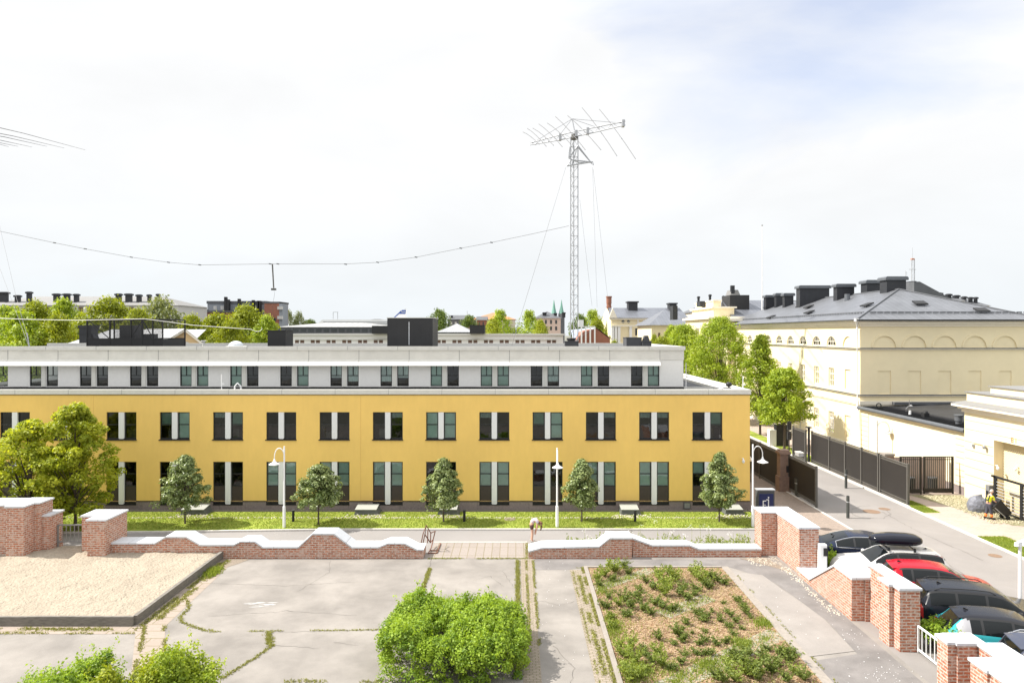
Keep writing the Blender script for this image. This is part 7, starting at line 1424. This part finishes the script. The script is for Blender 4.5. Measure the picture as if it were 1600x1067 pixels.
# far skyline right
r = block('dark_mansard_building', 'far grey mansard building with a steep tower roof above the pavilion', 1085, 1170, 488, 190, 16, M['beige'], roof=(3.8, 'hip'), roofm=M['roof_dark'], wins=([1100, 1115, 1130], 490, 494, 3, M['wdark']), chim=[(1092, 4, 463), (1110, 4, 460), (1131, 3, 462)])
b = MB(); x0, x1 = gx(1138, 189)-r.location.x, gx(1168, 189)-r.location.x; zt = gz(452, 189); b.add([(x0, -1, 17), (x1, -1, 17), (x1, 7, 17), (x0, 7, 17), (x0+1.6, 1.5, zt), (x1-1.8, 1.5, zt), (x1-1.8, 5, zt), (x0+1.6, 5, zt)], [(4,5,6,7),(0,1,5,4),(1,2,6,5),(2,3,7,6),(3,0,4,7)]); b.build('tower_roof', M['roof_grey'], r)
b = MB(); b.box(gx(1149, 189)-r.location.x-.5, gx(1149, 189)-r.location.x+.5, 1, 2, zt-1, zt+1.2); b.build('tower_chimney', M['chim'], r)
r = empty('steep_roof_building', (gx(1450, 130), 130, 0), 0, 'dark steep roofed building with a long falling ridge right of the big chimneys', 'building'); D = 130; X = lambda px: gx(px, D)-r.location.x
b = MB(); b.box(X(1425), X(1500), 0, 14, 0, gz(478, D)); b.build('wall', M['beige'], r)
b = MB(); b.prism([(X(1424), gz(480, D)), (X(1512), gz(480, D)), (X(1438), gz(440, D)), (X(1429), gz(440, D)), (X(1429), gz(462, D))], .1, 14); b.build('roof', M['roof_dark'], r)
b = MB(); b.box(X(1430), X(1437), 1, 4, gz(445, D), gz(438.5, D)); b.build('chimney', M['chim'], r)
r = block('far_right_house', 'distant dark roof with chimneys above the hipped roof on the right', 1460, 1508, 470, 160, 12, M['beige'], roof=(2.2, 'hip'), roofm=M['roof_dark'], wins=([1470, 1485], 473, 477, 3, M['wdark']), chim=[(1466, 16, 457), (1484, 8, 459), (1496, 9, 461)])
r = block('far_right_house', 'last pale house with a row of chimneys at the right end of the skyline', 1503, 1546, 478, 175, 12, M['cream'], roof=(2.4, 'hip'), roofm=M['roof_dark'], wins=([1538], 480, 483, 2, M['wdark']), chim=[(1508, 7, 463), (1518, 6, 464), (1526, 5, 464)])

# ================= masts, aerials and wires
def lattice(name, label, x, y, z0, z1, wd, leg, m, cat='antenna mast', step=None):
    r = empty(name, (x, y, z0), 0, label, cat); h_ = z1-z0; step = step or wd*1.3; c3 = [(wd*.577*math.cos(a), wd*.577*math.sin(a)) for a in (R(90), R(210), R(330))]
    for cx, cy in c3: b = MB(); b.tube([(cx, cy, 0), (cx, cy, h_)], leg, 6); b.build('leg', m, r)
    b = MB(); n_ = int(h_/step)
    for i in range(n_):
        za, zb = h_*i/n_, h_*(i+1)/n_
        for k_ in range(3): p_, q = c3[k_], c3[(k_+1) % 3]; b.tube([(p_[0], p_[1], za), (q[0], q[1], zb)], leg*.4, 4); b.tube([(p_[0], p_[1], zb), (q[0], q[1], zb)], leg*.4, 4)
    b.build('bracing', m, r); return r
TD = 75; tx_ = gx(897, TD); tz = gz(215, TD)
r = lattice('lattice_mast', 'tall slender lattice mast with a large directional aerial on top, behind the grey top floor', tx_, TD, 0, tz, .82, .055, M['steel'])
X = lambda px: gx(px, TD)-tx_; Z = lambda py: gz(py, TD)
b = MB(); b.box(X(903), X(911), -.6, -.1, Z(511), Z(500)); b.build('cabinet', M['white'], r)
b = MB(); b.lathe(0, 0, [(.45, tz-.2), (.45, tz-.1), (.3, tz), (.3, tz+.35)], 14); b.build('rotator', M['fence_post'], r)
b = MB()
for q in ([(893, 260.5), (902.5, 229.5), (924, 258)], [(885, 261.5), (891, 252), (924, 255.5)], [(903, 233), (921, 254)], [(888, 250), (902.5, 229.5)], [(885, 261.5), (925.5, 255), (926, 260)], [(891, 231.5), (894, 231.5)], [(890, 232), (888, 249)]): b.tube([(X(p_[0]), -.55, Z(p_[1])) for p_ in q], .075, 5)
b.tube([(X(889), -.6, Z(250)), (X(905), .6, Z(252)), (X(924), -.4, Z(255.5))], .06, 5); b.build('outrigger', M['steel'], r)
# aerial: boom runs left-right, elements run front-back and droop
bo = MB(); A0 = Vector((X(829), 2.2, Z(216.5))); A1 = Vector((X(971), -2.6, Z(204)))
for dz in (-.28, .28): bo.tube([A0+Vector((0, 0, dz*.4)), A0.lerp(A1, .33)+Vector((0, 0, dz)), A0.lerp(A1, .62)+Vector((0, 0, dz)), A1+Vector((0, 0, dz*.7))], .06, 6)
n_ = 16
for i in range(n_): t0 = i/n_; p_ = A0.lerp(A1, t0); q = A0.lerp(A1, t0+1/n_); s = -1 if i % 2 else 1; bo.tube([p_+Vector((0, 0, .26*s)), q-Vector((0, 0, .26*s))], .02, 4)
for t in (.33, .5, .62, .98): p_ = A0.lerp(A1, t); bo.box(p_.x-.14, p_.x+.14, p_.y-.3, p_.y+.3, p_.z-.34, p_.z+.34)
bo.build('boom', M['steel'], r)
zm = Z(186); b = MB(); b.tube([(X(899), 0, tz+.3), (X(894), 0, zm)], .06, 6); b.build('king_post', M['steel'], r)
b = MB()
for t in (.02, .3, .75, .99): p_ = A0.lerp(A1, t); b.tube([(X(894), 0, zm), tuple(p_)], .02, 4)
b.build('boom_stay', M['wire'], r)
el = [((817, 206.5), (842.5, 226)), ((824, 201), (853.5, 229)), ((832.5, 200.5), (865, 227.5)), ((842, 194), (878.5, 229.5)), ((855, 192.5), (891.5, 225)), ((868, 182.5), (914.5, 234.5)), ((887, 181), (939, 234.5)), ((909.5, 168.5), (964, 244)), ((936.5, 171), (993, 248.5))]
for (a, b_), (c_, d) in el:
    # far tip goes up-left, near tip down-right: true 3-D rods with a slight droop
    p_ = Vector((gx(a, TD+6)-tx_, 6, gz(b_, TD+6))); q = Vector((gx(c_, TD-6)-tx_, -6, gz(d, TD-6))); dr = .012*(p_-q).length; mid = (p_+q)/2+Vector((0, 0, dr)); e = MB()
    e.tube([p_, p_.lerp(mid, .5)+Vector((0, 0, dr*.3)), mid, mid.lerp(q, .5)+Vector((0, 0, dr*.3)), q], .036, 5); e.build('element', M['wire'], r)
def wire(name, label, pts, rad, m=None, cat='wire', group=None):
    b = MB(); b.tube(pts, rad, 5); o = b.build(name, m or M['wire']); tag(o, label, cat, group); return o
def guy(label, p0, p1, D0, D1_, rad=.013): return wire('guy_wire', label, [(gx(p0[0], D0), D0, gz(p0[1], D0)), (gx(p1[0], D1_), D1_, gz(p1[1], D1_))], rad, cat='guy wire', group='guy wires of the lattice mast')
guy('guy wire running down to the left from the mast outrigger', (884, 262), (800, 539), 74.5, 50)
guy('inner guy wire down the right side of the mast', (906, 312), (925, 478), 75, 80, .010); guy('near vertical guy wire below the right tip of the outrigger', (926, 262), (933, 480), 75, 78, .010); guy('outermost guy wire to the right of the mast', (927, 265), (950, 470), 75, 86, .010)
# long catenary between masts, with insulators and hanging feeder
cat_ = [(-60, 347), (0, 361.5), (85, 379.5), (133, 389), (205, 402), (263, 410), (312, 414), (425, 412.5), (540, 412.5), (590, 410), (650, 402), (720, 388), (768, 379), (830, 366), (889, 353)]
CD = 75
cw = empty('aerial_wire', (gx(425, CD), CD, 0), 0, 'long sagging aerial wire with small insulators crossing the sky to the lattice mast', 'aerial wire')
b = MB(); b.tube([(gx(p_[0], CD)-cw.location.x, 0, gz(p_[1], CD)) for p_ in cat_], .021, 5); b.build('wire', M['wire'], cw)
b = MB()
for px, py in ((85, 379.5), (133, 389), (205, 402), (263, 410), (312, 414), (422, 412.5), (434, 412.5), (540, 413), (590, 410), (650, 402), (720, 388), (768, 379)): b.tube([(gx(px, CD)-cw.location.x-.14, 0, gz(py, CD)+.03), (gx(px, CD)-cw.location.x+.14, 0, gz(py, CD)-.02)], .06, 6)
b.build('insulator', M['black'], cw)
b = MB(); b.tube([(gx(425.5, CD)-cw.location.x, 0, gz(412.5, CD)), (gx(427.5, CD)-cw.location.x, 0, gz(450, CD))], .075, 6); b.box(gx(424, CD)-cw.location.x, gx(431, CD)-cw.location.x, -.15, .15, gz(453.5, CD), gz(450.5, CD)); b.tube([(gx(428, CD)-cw.location.x, 0, gz(453, CD)), (gx(429, CD)-cw.location.x, 0, gz(458, CD)), (gx(426.5, CD)-cw.location.x, 0, gz(475, CD)), (gx(426, CD)-cw.location.x, 0, gz(488, CD))], .012, 5); b.build('feeder', M['fence_post'], cw)
# left aerial: element tips reaching into the frame from an aerial outside
la = empty('left_aerial', (gx(-90, 60), 60, gz(205, 60)), 0, 'rod tips of a second directional aerial entering the frame at the left', 'aerial'); ox, oz = la.location.x, la.location.z
for a, b_, c_, d in ((-60, 186, 133, 234.5), (-60, 197.5, 100, 231.5), (-60, 203, 73, 229), (-60, 210, 50, 230), (-60, 215, 28, 229), (-60, 213, 13, 229.5)):
    e = MB(); p0, p1 = Vector((gx(a, 60)-ox, 0, gz(b_, 60)-oz)), Vector((gx(c_, 60)-ox, 0, gz(d, 60)-oz)); e.tube([p0, p0.lerp(p1, .5)+Vector((0, 0, .1)), p1], .045, 5, .012); e.build('element', M['wire'], la)
e = MB(); e.tube([(gx(-62, 60)-ox, -1.5, gz(183, 60)-oz), (gx(-60, 60)-ox, 2.5, gz(220, 60)-oz)], .1, 6); e.build('boom', M['steel'], la)
wire('guy_wire', 'longer guy wire falling at the left edge behind the trees', [(gx(-1, 80), 80, gz(352, 80)), (gx(24, 60), 60, gz(460, 60)), (gx(46, 47), 47, gz(539, 47))], .012, cat='guy wire'); wire('guy_wire', 'shorter guy wire nearest the left edge', [(gx(-2, 80), 80, gz(415, 80)), (gx(44, 47), 47, gz(539, 47))], .012, cat='guy wire')
o = wire('turnbuckle', 'dark turnbuckle anchoring the guy wires at the left of the roof', [(gx(42, 47), 47, gz(520, 47)), (gx(46, 47), 47, 9.9)], .035, M['steel'], 'turnbuckle')
wire('antenna_hose', 'thick pale cable slung across the roof past the black plant cage, ending in a hook', [(gx(p_[0], 46.9), 46.9, gz(p_[1], 46.9)) for p_ in ((-20, 496.5), (40, 499), (120, 500.5), (225, 498.2), (240, 500), (300, 508), (370, 513), (392, 514.5), (400, 518), (406, 517.5), (409.5, 514), (408, 511))], .022, M['cap'], 'cable')
pass
# flagpole and red-white mast on the right skyline
r = empty('flagpole', (gx(1191, 100), 100, 0), 0, 'thin white flagpole rising behind the pavilion roof', 'flagpole'); b = MB(); b.cyl(0, 0, 0, gz(353, 100), .14, .06, 8); b.build('pole', M['white'], r); b = MB(); b.lathe(0, 0, [(.1, gz(353, 100)), (.14, gz(352, 100)), (.02, gz(351, 100))], 8); b.build('finial', M['rail'], r)
r = lattice('radio_mast', 'distant red and white lattice radio mast right of the big chimneys', gx(1426, 200), 200, 20, gz(405, 200), .9, .10, M['steel'], step=1.6); b = MB(); b.tube([(0, 0, gz(405, 200)-20), (0, 0, gz(387, 200)-20)], .05, 5); b.tube([(-1, 0, gz(421, 200)-20), (1, 0, gz(421, 200)-20)], .09, 5); b.build('antenna_rod', M['steel'], r); b = MB(); b.box(-.4, .4, -.4, .4, gz(406, 200)-20, gz(404, 200)-20); b.build('red_top', M['roof_red'], r)
r = empty('whip_antenna', (gx(1415, 120), 120, 12), 0, 'thin whip antenna with a small arm left of the red and white mast', 'antenna'); b = MB(); zt = gz(423, 120)-12; b.cyl(0, 0, 0, zt, .06, .04, 6); b.build('mast', M['steel'], r); b = MB(); b.tube([(0, 0, zt-.5), (.25, 0, zt-.1), (.2, 0, zt-.8)], .03, 5); b.build('arm', M['steel'], r)
# street furniture beyond the far gate leaf
r = empty('traffic_light', (gx(1233, 62), 62, 0), 0, 'black traffic light with two heads seen past the far gate leaf', 'traffic light'); b = MB(); b.cyl(0, 0, 0, 3, .06, n=8); b.build('pole', M['black'], r)
for z in (1.3, 2.2): b = MB(); b.box(-.16, .16, -.16, .1, z, z+.75); [b.cyl(-.0, -.17, z+.1+.24*k_, z+.24+.24*k_, .1, n=8) for k_ in range(3)]; b.build('signal_head', M['black'], r)
r = empty('parcel_box', (gx(1206, 66), 66, 0), 0, 'white and dark box with a short post on the far pavement left of the street', 'box'); b = MB(); b.box(-.2, .45, 0, .6, 0, 1.6); b.build('white_side', M['white'], r); b = MB(); b.box(.46, 1.6, 0, .7, 0, 2.1); b.build('dark_side', M['black'], r)
# stone garden wall across the street beyond the fence
b = MB(); b.box(18.9, 30.2, 108, 108.5, 0, 2.2); o = b.build('garden_wall', M['plinth']); tag(o, 'grey stone wall closing the street far beyond the trees', 'wall')
